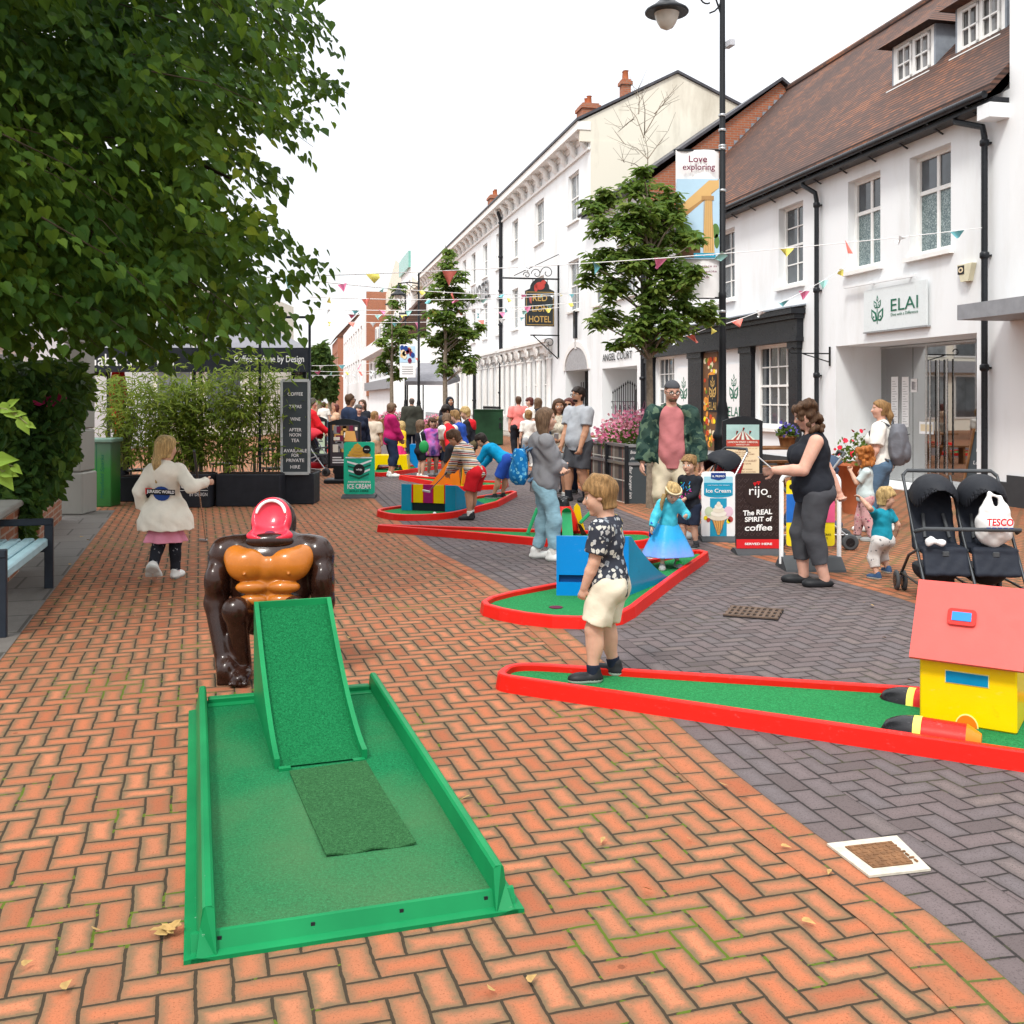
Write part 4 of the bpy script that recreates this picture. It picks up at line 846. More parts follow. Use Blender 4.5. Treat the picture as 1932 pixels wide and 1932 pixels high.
# --- big lime tree on the left
lt = thing('lime_tree', 'huge dark green lime tree overhanging the bench and cafe on the left', 'tree', (-6.1, 10.6, 0))
POLY = [(-90, -70), (590, -70), (598, 10), (560, 40), (590, 85), (540, 120), (610, 160), (555, 185), (520, 215), (556, 250), (500, 285), (530, 330), (455, 350), (430, 400), (470, 425), (440, 455), (540, 505), (570, 520), (500, 545), (545, 580), (520, 610), (540, 660), (450, 640), (430, 690), (290, 700), (240, 660), (150, 664), (-90, 690)]
P, D, Nn, S = [], [], [], []; tw = MB(); rr = random.Random(3)
def spray(tip, d, L, k, size=.088, droop=.25):
 tip = Vector(tip); d = d.normalized(); p0 = tip-d*L; pts = []
 side = d.cross(UP).normalized()
 for i in range(7): t_ = i/6; pts.append(p0+d*L*t_-UP*(droop*L*(t_*t_-1)*-1)*0+UP*(droop*L*(1-t_*t_)))
 if rr.random() < .16: tw.tube([pts[0], pts[3], pts[6]], [.006, .004, .002], 4, cap=False)
 for i in range(k):
  t_ = (i+.5)/k; a = min(5, int(t_*6)); q = pts[a].lerp(pts[a+1], t_*6-a); sg = 1 if i % 2 else -1
  dd = d*rr.uniform(.2, .8)+side*sg*rr.uniform(.3, 1)+UP*rr.uniform(-1.0, -.25)
  off = side*sg*rr.uniform(0, .12)+UP*rr.uniform(-.14, .06)
  P.append(q+off); D.append(dd); nn = UP*1+d*rr.uniform(-.2, .9)+side*rr.uniform(-.6, .6)+Vector((.1, -.55, 0)); Nn.append(nn); S.append(size*rr.uniform(.65, 1.2))
n = 0
while n < 1020:
 px, py = rr.uniform(-90, 640), rr.uniform(-70, 680)
 if not inpoly(px, py, POLY): continue
 if px > 400 and rr.random() < .42: continue
 n += 1; Y = rr.uniform(6.4, 11.5) if py < 560 else rr.uniform(6.6, 10.5)
 ang = rr.gauss(-.35, .75); d = Vector((math.cos(ang), math.sin(ang), rr.uniform(-.55, -.05)))
 spray(at(px, py, Y), d, rr.uniform(.5, 1.05), 25)
for px, py, Y in ((650, 88, 8), (658, 178, 8.4), (636, 60, 8), (560, 358, 8), (632, 515, 8.6), (605, 575, 8.5), (590, 262, 8), (548, 348, 8), (628, 50, 8), (520, 445, 8.2), (600, 240, 7.8), (560, 610, 8), (575, 640, 8), (640, 178, 8.2), (615, 522, 8.5), (500, 402, 7.7)):
 for k in range(2): spray(at(px-k*14, py-4*k, Y), Vector((1, -.15, -.25)), 1.0, 20)
for k in range(46):
 py = rr.uniform(-20, 640); px = rr.uniform(500, 640)-(90 if 290 < py < 470 else 0)-max(0, py-560)*.3; spray(at(px, py, rr.uniform(7.2, 9.5)), Vector((1, rr.uniform(-.6, .3), rr.uniform(-.4, -.05))), rr.uniform(.5, .9), 13, .082)
for k in range(520):
 an = rr.uniform(0, 6.28); ra = 4.3*math.sqrt(rr.random()); z = rr.uniform(3.2, 10.5); ra *= 1-.045*(z-3); spray((-6.4+ra*math.cos(an), 10.2+ra*math.sin(an)*1.1, z) if rr.random() < .55 else (rr.uniform(-8, -2.6), rr.uniform(6, 11), rr.uniform(6.2, 9.5)), Vector((math.cos(an), math.sin(an), -.3)), .9, 16, .17)
n = 0  # unseen boughs kept above the frame, added to shade the paving on the left
while n < 420:
 an = rr.uniform(0, 6.28); ra = 4.6*math.sqrt(rr.random()); q = Vector((-5.4+ra*math.cos(an), 7.6+ra*math.sin(an), rr.uniform(4.6, 9.5)))
 if q.x > -1.5 or (q.y > .5 and HZ-(q.z-1.1-CH)/q.y*FP > -15 and q.x/q.y*FP+CX > -30): continue
 n += 1; spray(q, Vector((math.cos(an), math.sin(an), -.3)), .9, 15, .17)
put_leaves('crown', lt, P, D, Nn, S, LT_HEART, m_lime)
for k in range(16):
 a = k/16*6.28; z = 2.6+k*.42; e = Vector((-6.1+2.7*math.cos(a)*(1-.03*k), 10.6+2.6*math.sin(a), z+.9)); tw.tube([(-6.1, 10.6, z), (Vector((-6.1, 10.6, z))+e)/2+UP*.35, e], [.09, .055, .02], 6)
tw.tube([(-6.1, 10.6, 4.5), (-4.6, 9.6, 4.4), (-3.2, 9.0, 3.9), (-2.4, 8.7, 3.5)], [.07, .05, .03, .012], 6); tw.tube([(-6.1, 10.6, 3.2), (-4.8, 9.4, 3.2), (-3.4, 8.8, 2.7)], [.06, .04, .012], 6)
build(tw, 'limb', m_twig, lt); mb = MB(); mb.tube([(-6.1, 10.6, -.1), (-6.08, 10.6, .5), (-6.1, 10.6, 3), (-6.05, 10.65, 6.5), (-6.1, 10.6, 9.5)], [.34, .25, .2, .13, .05], 12); build(mb, 'trunk', m_bark, lt)
# --- three slender street trees with tiered, clumpy crowns
def street_tree(label, px, Y, clumps, top, leaf, dens, bare=False, depth=1.0, r0=.07):
 b = at(px, HZ, Y); t_ = thing('street_tree', label, 'tree', (b.x, Y, 0), 0, 'young trees along the street'); k1 = Y/FP
 P, D, Nn, S = [], [], [], []; tw = MB(); zt = CH+(HZ-top)*k1
 mb = MB(); mb.tube([(b.x, Y, -.05), (b.x+.01, Y, 1), (b.x-.01, Y, 2.4), (b.x+.02, Y, zt*.6), (b.x, Y, zt-(1.6 if bare else 0))], [r0*1.15, r0, r0*.85, r0*.5, .009], 10); build(mb, 'trunk', m_bark, t_)
 clumps = list(clumps)+[(cx+rr.uniform(-1, 1)*r*.9, cy+rr.uniform(-.9, .9)*r, r*.62) for cx, cy, r in clumps if rr.random() < .55]
 for cx, cy, r in clumps:
  c = at(cx, cy, Y); rad = r*k1; c = c+Vector((0, rr.uniform(-.5, .5)*depth, 0)); h0 = Vector((b.x, Y, max(2.2, c.z-.6)))
  tw.tube([h0, (h0+c)/2+UP*.08, c], [.022, .014, .006], 5, cap=False); nc = max(6, int(dens*(r*k1)**2*50))
  for j in range(nc):
   q = c+Vector(rnd_dir(1)[0])*rad*rr.uniform(.3, 1.0)*.92; q.z = c.z+(q.z-c.z)*.9; n_ = rr.randint(6, 9); a0 = rr.uniform(0, 6)
   for i in range(n_):
    a = a0+i*6.283/n_; dd = Vector((math.cos(a), math.sin(a), rr.uniform(-.8, .1))); P.append(q+dd*.02); D.append(dd); Nn.append(UP*.9+dd*.4+Vector((rr.uniform(-.6, .6), rr.uniform(-1.0, .1), rr.uniform(-.2, .4)))); S.append(leaf*rr.uniform(.75, 1.3))
 put_leaves('crown', t_, P, D, Nn, S, LT_OVAL, m_mag)
 if bare:
  for (x0, y0, x1, y1) in ((1222, 330, 1215, 250), (1215, 260, 1180, 195), (1218, 250, 1250, 190), (1216, 255, 1210, 170), (1222, 300, 1175, 270), (1222, 300, 1262, 245), (1195, 225, 1165, 250), (1235, 215, 1272, 175), (1225, 330, 1165, 300), (1205, 215, 1200, 165)):
   a, e = at(x0, y0, Y), at(x1, y1, Y+rr.uniform(-.5, .5)); tw.tube([a, (a+e)/2+Vector((.03, 0, .04)), e], [.009, .006, .0025], 5, cap=False)
   for j in range(6):
    q = a.lerp(e, rr.uniform(.3, 1)); f = q+Vector((rr.uniform(-.3, .3), rr.uniform(-.3, .3), rr.uniform(.05, .3))); tw.tube([q, f], [.004, .002], 4, cap=False)
 build(tw, 'limb', m_bark, t_); return t_
street_tree('green street tree with bare twiggy top beside the black lamp post', 1226, 15.3, [(1215, 340, 34), (1152, 362, 34), (1262, 366, 40), (1122, 385, 20), (1200, 405, 46), (1285, 398, 28), (1140, 428, 34), (1240, 435, 52), (1175, 448, 28), (1296, 440, 26), (1130, 488, 36), (1182, 498, 42), (1250, 500, 48), (1116, 522, 22), (1300, 520, 22), (1160, 542, 38), (1232, 560, 50), (1290, 578, 36), (1150, 590, 33), (1200, 612, 42), (1262, 618, 40), (1328, 588, 30), (1170, 645, 22), (1225, 638, 32), (1352, 598, 16)], 172, .125, 9.0, True, 1.1, .055)
street_tree('green street tree with thin trunk left of the hotel front', 840, 35, [(845, 475, 14), (850, 500, 20), (840, 530, 26), (872, 525, 16), (822, 555, 24), (855, 570, 30), (890, 560, 9), (835, 600, 28), (866, 615, 30), (812, 590, 14), (850, 648, 36), (892, 622, 18), (820, 640, 20), (845, 684, 28), (882, 675, 20), (908, 618, 10), (892, 692, 13), (800, 625, 10)], 462, .2, 3.2, False, 1.3, .09)
street_tree('small street tree farthest down the street below the roof terrace', 739, 50, [(752, 545, 12), (745, 575, 13), (735, 600, 17), (742, 625, 22), (722, 645, 15), (762, 640, 15), (735, 668, 22), (760, 680, 15), (722, 690, 16), (745, 704, 20), (768, 618, 9), (784, 635, 9)], 535, .27, 1.9, False, 1.5, .1)
def far_tree(label, px, Y, w, top, bot):
 b = at(px, HZ, Y); t_ = thing('park_tree', label, 'tree', (b.x, Y, 0), 0, 'trees at the end of the street'); k = Y/FP; n = 1400; c0 = CH+(HZ-(top+bot)/2)*k; rz = (bot-top)/2*k; rx = w/2*k
 d = rnd_dir(n)*(RNG.uniform(.45, 1, (n, 1))**.6)*np.array([rx, rx, rz])+np.array([b.x, Y, c0]); lump = np.sin(d[:, 0]*1.3)*np.sin(d[:, 2]*1.7+d[:, 1]); d[:, 0] += lump*.5
 put_leaves('crown', t_, d, rnd_dir(n)+np.array([0, 0, -.4]), rnd_dir(n)+np.array([0, -.3, .9]), RNG.uniform(.5, .9, n), LT_HEART, m_far); mb = MB(); mb.tube([(b.x, Y, 0), (b.x, Y, c0)], [.3, .12], 8); build(mb, 'trunk', m_bark, t_)
far_tree('tall leafy tree closing the end of the street behind the cafe sign', 603, 120, 44, 645, 752); far_tree('low leafy tree at the far end by the brick house', 622, 140, 24, 690, 756); far_tree('dark leafy tree far behind the coffee blackboard', 578, 128, 30, 668, 760)
# --- climber over the garden wall on the left
POLY2 = [(-30, 680), (150, 684), (166, 715), (164, 770), (138, 805), (148, 850), (118, 895), (108, 930), (62, 965), (48, 1030), (25, 1040), (18, 940), (-30, 985)]
cl = thing('climbing_shrub', 'dense dark glossy climber spilling over the brick wall on the left edge', 'shrub', (-5.6, 10.8, 0)); P, D, Nn, S = [], [], [], []; n = 0
while n < 5200:
 px, py = rr.uniform(-30, 170), rr.uniform(680, 1040)
 if not inpoly(px, py, POLY2): continue
 n += 1; Y = rr.uniform(9.9, 11.4) if py < 940 else rr.uniform(9.6, 10.2); q = at(px, py, Y); P.append(q); D.append(Vector((rr.uniform(-.4, 1), rr.uniform(-.9, .2), rr.uniform(-1.0, .3)))); Nn.append(Vector((rr.uniform(-.3, .8), rr.uniform(-1, 0), rr.uniform(.1, 1)))); S.append(rr.uniform(.09, .16))
put_leaves('foliage', cl, P, D, Nn, S, LT_OVAL, m_ivy)
tw = MB()
for k in range(26): a = at(rr.uniform(0, 130), rr.uniform(860, 960), 10.8); e = at(rr.uniform(0, 150), rr.uniform(690, 800), 10.5); tw.tube([a, (a+e)/2+Vector((.1, 0, .1)), e], [.012, .008, .004], 4)
build(tw, 'stem', m_bark, cl)
P = [at(x, y, 10.1) for x, y in ((70, 748), (84, 752), (100, 745), (112, 750), (122, 742), (92, 756))]; mb = MB()
fl = put_leaves('flower', cl, P, [Vector((rr.uniform(-1, 1), -.6, -.4)) for _ in P], [Vector((0, -1, .3))]*len(P), [.12]*len(P), LT_PET, M('magenta_petals', (.5, .03, .14), .5))
def twig(label, pts, Y):
 p = at(pts[0][0], pts[0][1], Y); t_ = thing('leafy_twig', label, 'twig', p, 0, 'fresh twigs poking in at the left edge'); mb = MB(); mb.tube([at(-60, pts[0][1]-20, Y-.2)]+[at(x, y, Y) for x, y, *_ in pts], [.006]+[.003]*len(pts), 5); build(mb, 'stem', m_culm, t_)
 put_leaves('leaf', t_, [at(x, y, Y) for x, y, *_ in pts], [Vector((dx, -.15, -dy)) for _, _, dx, dy, s in pts], [Vector((.1, -1, .45)) for _ in pts], [s*.72 for *_, s in pts], LT_HEART*np.array([1, .85, 1.5]), m_fresh)
twig('bright green twig with five leaves above the railings at the left edge', [(0, 770, .8, .1, .075), (12, 772, .9, .6, .075), (40, 790, .5, .9, .075), (18, 765, .7, -.5, .05), (30, 782, .9, -.1, .045), (52, 800, .9, .4, .04)], 3.3)
twig('bright green twig with broad leaves over the wall above the bench', [(-5, 880, .6, .8, .12), (5, 890, .9, .2, .07), (25, 880, .8, .6, .05), (-10, 870, .9, -.1, .1)], 3.3)
# --- bamboo of the cafe screen
CULM = MB()
def bamboo(px, top, w, n, label, Y=15.75, zb=.5):
 b = at(px, HZ, Y); t_ = thing('bamboo_plant', label, 'plant', (b.x, Y, zb), 0, 'bamboo plants screening the cafe'); zt = CH+(HZ-top)*Y/FP; P, D, Nn, S = [], [], [], []; mb = MB()
 for c in range(16):
  x = b.x+rr.gauss(0, w*.38); y = Y+rr.uniform(-.18, .3); h = zt*rr.uniform(.72, 1.0); lean = rr.gauss(0, .13); e = Vector((x+lean*2, y+rr.gauss(0, .12), h)); m_ = Vector((x+lean*.6, y, (zb+h)/2))
  mb.tube([(x, y, zb), m_, e], [.009, .007, .002], 5, cap=False)
  for j in range(n//16):
   u = rr.uniform(.06, 1.02)**.8; q = (Vector((x, y, zb)).lerp(m_, u*2) if u < .5 else m_.lerp(e, u*2-1))+Vector((rr.gauss(0, .12), rr.gauss(0, .12), rr.gauss(0, .06)))
   for _ in range(2): P.append(q); D.append(Vector((rr.gauss(0, 1), rr.gauss(0, 1)-.2, rr.uniform(-1.3, .35)))); Nn.append(Vector((rr.gauss(0, .5), -.5, .8))); S.append(rr.uniform(.09, .17))
 put_leaves('foliage', t_, P, D, Nn, S, LT_BAM*np.array([1, 1.35, 1]), m_bam); build(mb, 'culm', m_culm, t_)
bamboo(248, 676, .55, 900, 'thin yellowish bamboo plant leftmost behind the green cabinet', 16.3); bamboo(312, 690, .55, 1150, 'bamboo plant behind the girl in the white jacket'); bamboo(375, 690, .5, 1150, 'dark bamboo plant right of the girl in the white jacket', 15.9)
bamboo(440, 656, .42, 1300, 'tallest bright green bamboo plant above the long black planter'); bamboo(512, 672, .4, 520, 'sparse bamboo plant left of the coffee blackboard', 16.0)
# === STREET FURNITURE
# --- lamp posts
def lamp_post(label, px, Y, htop, arm, base_w=1.0, lantern_dir=-1):
 b = at(px, HZ, Y); t_ = thing('lamp_post', label, 'lamp post', (b.x, Y, 0), 0, 'black lamp posts'); mb = MB()
 mb.lathe((b.x, Y, 0), [(.17, 0), (.17, .12), (.13, .16), (.13, 1.0), (.15, 1.02), (.15, 1.08), (.115, 1.14), (.1, 1.34), (.085, 1.4), (.095, 1.44), (.062, 1.6), (.055, 3.2), (.062, 3.22), (.062, 3.28), (.052, 3.3), (.042, htop)], 14); build(mb, 'post', m_black, t_)
 mb = MB(); A = Vector((b.x, Y, htop-.45)); e = Vector((b.x+lantern_dir*arm, Y, htop-.45)); mb.tube([A, A+(e-A)*.5+UP*.05, e], [.03, .028, .025], 8);
 c = A+Vector((lantern_dir*.22, 0, -.26)); mb.tube([c+Vector((lantern_dir*-.2*math.cos(q), 0, .22*math.sin(q)))*(1-q/9) for q in np.linspace(-1.5, 5, 18)], .014, 5); mb.tube([A-UP*.6, A+Vector((lantern_dir*.1, 0, -.3)), A+Vector((lantern_dir*.5, 0, 0))], .015, 6); build(mb, 'arm', m_black, t_)
 mb = MB(); mb.lathe(e-UP*.52, [(.335, .0), (.345, .02), (.33, .05), (.2, .13), (.12, .2), (.07, .27), (.07, .38), (.03, .42), (.03, .55)], 20); o = build(mb, 'lantern', m_black, t_)
 mb = MB(); mb.lathe(e-UP*.78, [(.02, 0), (.1, .04), (.15, .12), (.18, .2), (.2, .27)], 18); build(mb, 'lantern_glass', M('milky_glass', (.55, .53, .48), .15, .1), o); return t_
L1 = lamp_post('nearest tall black lamp post carrying a banner beside the restaurant', 1363, 16, 8.62, .87)
mb = MB(); b = at(1363, HZ, 16)
for py in (218, 246, 276, 281, 360, 588): mb.lathe(at(1363, py, 16)-UP*.02, [(.058, 0), (.062, .005), (.062, .035), (.058, .04)], 12)
build(mb, 'strap', m_alu, L1)
mb = MB(); c = at(1368, 85, 16); mb.box(c+Vector((.06, -.05, 0)), .09, .2, .09, .3); mb.box(c+Vector((.03, 0, 0)), .06, .04, .04)
cam = tag(build(mb, 'security_camera', M('pale_camera_case', (.5, .52, .56), .4), None, c), 'small pale security camera clamped to the nearest lamp post', 'camera')
zt, zb = 1.62+16*(HZ-283)/FP, 1.62+16*(HZ-562)/FP; x1 = b.x-.05; x0 = x1-.68
bn = thing('lamp_banner', 'white street banner reading Love exploring with a columned portico picture on the lamp post', 'banner', (x0, 16, zb)); mb = MB()
mb.prism([(x0+.68*i/8, 16+.03*math.sin(i*.9), zb) for i in range(9)]+[(x0+.68*i/8, 16+.03*math.sin(i*.9)+.006, zb) for i in range(8, -1, -1)], (0, 0, zt-zb)); build(mb, 'cloth', f_white, bn)
mb = MB()
for z in (zb, zt): mb.bar((x0-.03, 16.02, z), (x1+.02, 16.02, z), .03)
build(mb, 'banner_arm', m_black, bn); bd = Board((x0, 15.955, zb), (1, 0, 0), UP, .002); w_, h_ = .68, zt-zb; mb = MB()
bd.rect(mb, .005, h_*.26, w_-.005, h_*.80, 1, 0); bd.poly(mb, [(.02, h_*.46), (.02, h_*.5), (w_*.98, h_*.74), (w_*.98, h_*.80), (.02, h_*.56)], 2, 1); bd.poly(mb, [(.02, h_*.60), (w_*.75, h_*.79), (w_*.98, h_*.79), (w_*.98, h_*.74), (.02, h_*.545)], 3, 2); bd.poly(mb, [(w_*.62, h_*.30), (w_*.88, h_*.30), (w_*.8, h_*.72), (w_*.66, h_*.66)], 4, 2)
for k in range(5): x = w_*(.645+.045*k); bd.stroke(mb, [(x-.012+.004*k, h_*.31), (x-.004, h_*.66)], .008, 5, 1)
bd.rect(mb, w_*.58, h_*.655, w_*.86, h_*.685, 5, 1)
for x, y, rx_, ry_, m_ in ((.18, .44, .2, .06, 3), (.4, .41, .2, .045, 3), (.22, .35, .22, .06, 4), (.9, .45, .09, .05, 3), (.93, .38, .06, .05, 3)): bd.ell(mb, w_*x, h_*y, w_*rx_, h_*ry_, 3 if m_ == 4 else 2, m_, 14)
bd.rect(mb, .01, h_*.27, w_*.55, h_*.36, 5, 5); bd.rect(mb, w_*.4, h_*.27, w_*.9, h_*.30, 6, 6); bd.text(mb, 'Basingstoke', w_*.65, h_*.285, w_*.42, .03, 7, 7)
build(mb, 'picture', [f_sky, M('sandstone_shade_print', (.40, .23, .09)), f_sand, M('tree_print', (.10, .2, .05)), f_brown, f_brown, f_blue, f_white], bn)
mb = MB(); bd.text(mb, 'Love', w_*.5, h_*.935, w_*.42, h_*.045, 2, 0, .012); bd.text(mb, 'exploring', w_*.52, h_*.875, w_*.74, h_*.055, 2, 0, .012)
for k, tx in enumerate(('Every place in', 'lovebasingstoke', '.co.uk')): bd.text(mb, tx, w_*.62, h_*(.21-.035*k), w_*(.62 if k < 2 else .3), h_*.02, 2, 0, .01)
build(mb, 'lettering', f_maroon, bn)
L2 = lamp_post('distant black lamp post in front of the second street tree', 790, 44, 7.05, .87); L3 = lamp_post('farthest black lamp post left of the distant lamp banner', 765, 62, 8.3, .9)
zt, zb = at(770, 650, 44).z, at(770, 712, 44).z; x1 = at(784, HZ, 44).x; x0 = x1-.68
b2 = thing('lamp_banner', 'small distant street banner with a colourful picture on the far lamp post', 'banner', (x0, 44, zb)); mb = MB(); mb.box(((x0+x1)/2, 44, (zb+zt)/2), x1-x0, .02, zt-zb); build(mb, 'cloth', f_white, b2)
bd = Board((x0, 43.985, zb), (1, 0, 0), UP, .006); w_, h_ = x1-x0, zt-zb; mb = MB(); bd.rect(mb, 0, h_*.45, w_, h_*.95, 1, 0)
for k in range(14): bd.ell(mb, w_*rr.uniform(.15, .85), h_*rr.uniform(.5, .9), .09, .12, 2+k % 4, 1+k % 4, 8)
for k in range(4): bd.rect(mb, .1, h_*(.1+.07*k), w_-.1, h_*(.12+.07*k), 1, 5)
build(mb, 'picture', [f_sky, f_sand, f_maroon, f_navy, f_cream, f_grey], b2)
# --- cafe on the left
Yc = 15.7
def X(px, Y): return (px-CX)/FP*Y
def planter(label, p0, p1, ytop, Y, d=.45, name='planter_box'):
 x0, x1 = X(p0, Y), X(p1, Y); h = CH+(HZ-ytop)*Y/FP; t_ = thing(name, label, 'planter', ((x0+x1)/2, Y, 0), 0, 'black planter boxes along the cafe'); mb = MB(); mb.box(((x0+x1)/2, Y+d/2, h/2), x1-x0, d, h, 0, 0, .012); build(mb, 'box', M('black_planter', (.022, .025, .032), .55, .2, 6, .1, 50), t_)
 mb = MB(); mb.box(((x0+x1)/2, Y+d/2, h+.002), x1-x0-.06, d-.06, .02); build(mb, 'soil', m_soil, t_); return t_, x0, x1, h
planter('long low black planter box under the tallest bamboo', 407, 529, 895, 15.45); planter('black planter box holding the coffee blackboard', 536, 592, 893, 15.8, .5); planter('short black planter box behind the green cabinet', 222, 300, 900, 16.2)
t_, x0, x1, h = planter('black planter box with white BAR lettering beside the girl in the white jacket', 322, 395, 895, 15.3)
bd = Board((x0, 15.298, 0), (1, 0, 0), UP, .002); mb = MB(); bd.text(mb, 'COFFEE BAR', (x1-x0)*.56, .34, (x1-x0)*.8, .1, 1); bd.rect(mb, (x1-x0)*.2, .255, (x1-x0)*.96, .262, 1); bd.text(mb, 'BY DESIGN', (x1-x0)*.72, .2, (x1-x0)*.46, .05, 1); build(mb, 'lettering', f_white, t_)
Ys = 15.78; x0, x1 = X(532, Ys), X(583, Ys); z0, z1 = CH+(HZ-893)*Ys/FP, CH+(HZ-718)*Ys/FP
cs = thing('menu_board', 'tall slate blackboard listing coffee tapas wine and afternoon tea', 'sign', ((x0+x1)/2, Ys, z0)); mb = MB(); mb.box(((x0+x1)/2, Ys, (z0+z1)/2), x1-x0, .03, z1-z0); build(mb, 'panel', f_slate, cs)
mb = MB(); e = .016
for a, b_ in (((x0, z0), (x0, z1)), ((x1, z0), (x1, z1)), ((x0, z0), (x1, z0)), ((x0, z1), (x1, z1))): mb.bar((a[0], Ys-.005, a[1]), (b_[0], Ys-.005, b_[1]), .035, .045)
build(mb, 'frame', M('pale_grey_frame', (.45, .48, .48), .5), cs); bd = Board((x0, Ys-.0165, z0), (1, 0, 0), UP, .002); mb = MB(); w_, h_ = x1-x0, z1-z0
for tx, y, ww in (('COFFEE', .855, .56), ('TAPAS', .72, .46), ('WINE', .585, .38), ('AFTER', .47, .46), ('NOON', .415, .42), ('TEA', .355, .3), ('AVAILABLE', .245, .86), ('FOR', .195, .27), ('PRIVATE', .14, .66), ('HIRE', .07, .36)): bd.text(mb, tx, w_*.5, h_*y, w_*ww, h_*.036, 1, 0, .012)
build(mb, 'lettering', f_white, cs)
zT = CH+(HZ-598)*Ys/FP; fm = MB()
for a, b_ in (((X(583, Ys), z0-.4), (X(583, Ys), zT)), ((X(489, Ys), .4), (X(489, Ys), zT)), ((X(489, Ys), zT), (X(583, Ys), zT))): fm.bar((a[0], Ys+.05, a[1]), (b_[0], Ys+.05, b_[1]), .035)
tag(build(fm, 'rod_frame', m_navym, None, (X(540, Ys), Ys, .4)), 'thin dark rod frame standing over the coffee blackboard', 'frame')
Yv = 17.0; xa, xb = X(150, Yv), X(581, Yv); zb_, zt_ = CH+(HZ-702)*Yv/FP, CH+(HZ-656)*Yv/FP
cp = thing('cafe_canopy', 'black and grey cafe canopy with white lettering under the lime tree', 'canopy', ((xa+xb)/2, Yv, 0)); mb = MB(); D_ = 3.6
mb.box(((xa+xb)/2, Yv, (zb_+zt_)/2), xb-xa, .03, zt_-zb_); DX = -.27*D_; [mb.bar((x, Yv, (zb_+zt_)/2), (x+DX, Yv+D_, (zb_+zt_)/2), .03, zt_-zb_) for x in (xa, xb)]; build(mb, 'valance', m_canvas, cp)
mb = MB()
for k, (u0, u1) in enumerate(((xa, xa+(xb-xa)*.5), (xa+(xb-xa)*.5, xb))):
 m_ = (u0+u1)/2; za = CH+(HZ-606)*Yv/FP+.25; P_ = [(u0, Yv, zt_), (u1, Yv, zt_), (u1+DX, Yv+D_, zt_), (u0+DX, Yv+D_, zt_), (m_+DX/2, Yv+D_/2-.1, za)]; mb.add(P_, [(0, 1, 4), (1, 2, 4), (2, 3, 4), (3, 0, 4)])
build(mb, 'roof_cloth', m_canvasg, cp)
for x in (xa+.05, (xa+xb)/2, xb-.05):
 for y in (Yv+.08, Yv+D_-.1): mb = MB(); xx = x-.27*(y-Yv); mb.bar((xx, y, 0), (xx, y, zt_), .06); build(mb, 'pole', m_black, cp)
bd = Board((xa, Yv-.016, zb_), (1, 0, 0), UP, .003); mb = MB(); h_ = zt_-zb_; w_ = xb-xa
bd.text(mb, 'Coffee + Wine by Design', X(508, Yv)-xa, h_*.5, X(572, Yv)-X(440, Yv), h_*.36, 1, 0, .006); bd.text(mb, 'Gabardine Bar', X(250, Yv)-xa, h_*.5, X(335, Yv)-X(163, Yv), h_*.5, 1); build(mb, 'lettering', f_white, cp)
def cafe_chair(label, x, y, rz):
 t_ = thing('cafe_chair', label, 'chair', (x, y, 0), rz, 'dark cafe chairs'); L_ = lambda v: v
 mb = MB(); mb.box((0, 0, .45), .42, .42, .03); build(mb, 'seat', m_black, t_, local=True); mb = MB()
 for k in range(5): mb.bar((-.17+.085*k, .2, .5), (-.17+.085*k, .25, .85), .025)
 mb.bar((-.2, .25, .86), (.2, .25, .86), .04); build(mb, 'backrest', m_black, t_, local=True)
 for sx_ in (-1, 1):
  for sy in (-1, 1): mb = MB(); mb.bar((sx_*.18, sy*.18, .44), (sx_*.2, sy*.21, 0), .025); build(mb, 'leg', m_black, t_, local=True)
 return t_
def cafe_table(label, x, y):
 t_ = thing('cafe_table', label, 'table', (x, y, 0), 0, 'round cafe tables'); mb = MB(); mb.lathe((0, 0, .72), [(.36, 0), (.37, .01), (.36, .03)], 20); build(mb, 'tabletop', m_black, t_, local=True); mb = MB(); mb.lathe((0, 0, 0), [(.22, 0), (.2, .03), (.03, .06), (.025, .72)], 12); build(mb, 'pedestal', m_black, t_, local=True)
c0 = cafe_chair('dark cafe chair just behind the bamboo near the blackboard', X(522, 17.4), 17.4, .5); cafe_table('round cafe table behind the tallest bamboo', X(480, 18), 18)
def again(o, label, x, y, rz): c = copy_tree(o); c.location = (x, y, 0); c.rotation_euler = (0, 0, rz); c['label'] = label; return c
again(c0, 'dark cafe chair right of the figure in black', X(262, 17), 17, 2.2); again(c0, 'dark cafe chair at the back under the canopy', X(430, 18.6), 18.6, -.6)
rp_ = MB(); rp_.lathe((X(223, 19), 19, .3), [(.03, 0), (.03, .6), (.1, .8), (.16, 1.5), (.06, 2.2), (.02, 2.4)], 12); tag(build(rp_, 'closed_parasol', M('red_canvas', (.55, .02, .02), .7), None, (X(223, 19), 19, .3)), 'closed red parasol under the left end of the cafe canopy', 'parasol')
t_ = thing('painted_cabinet', 'bright green painted utility cabinet with handwriting beside the stone pier', 'cabinet', (X(180, 15.4), 15.4, 0)); x0, x1 = X(153, 15.4), X(209, 15.4); mb = MB(); mb.box(((x0+x1)/2, 15.6, .49), x1-x0, .38, .98, 0, 0, .01)
tg = NT('green_graded_paint'); o_ = tg.obj(); sp_ = tg.N('ShaderNodeSeparateXYZ'); tg.L(o_, sp_.inputs[0]); tg.set(col=tg.ramp(tg.math('MULTIPLY_ADD', tg.noise(o_, 5, 4), .5, tg.math('SUBTRACT', .75, sp_.outputs[2])), [(.1, (.07, .15, .09)), (.45, (.02, .20, .025)), (.95, (.012, .11, .015))]), rough=.4); build(mb, 'body', tg.m, t_)
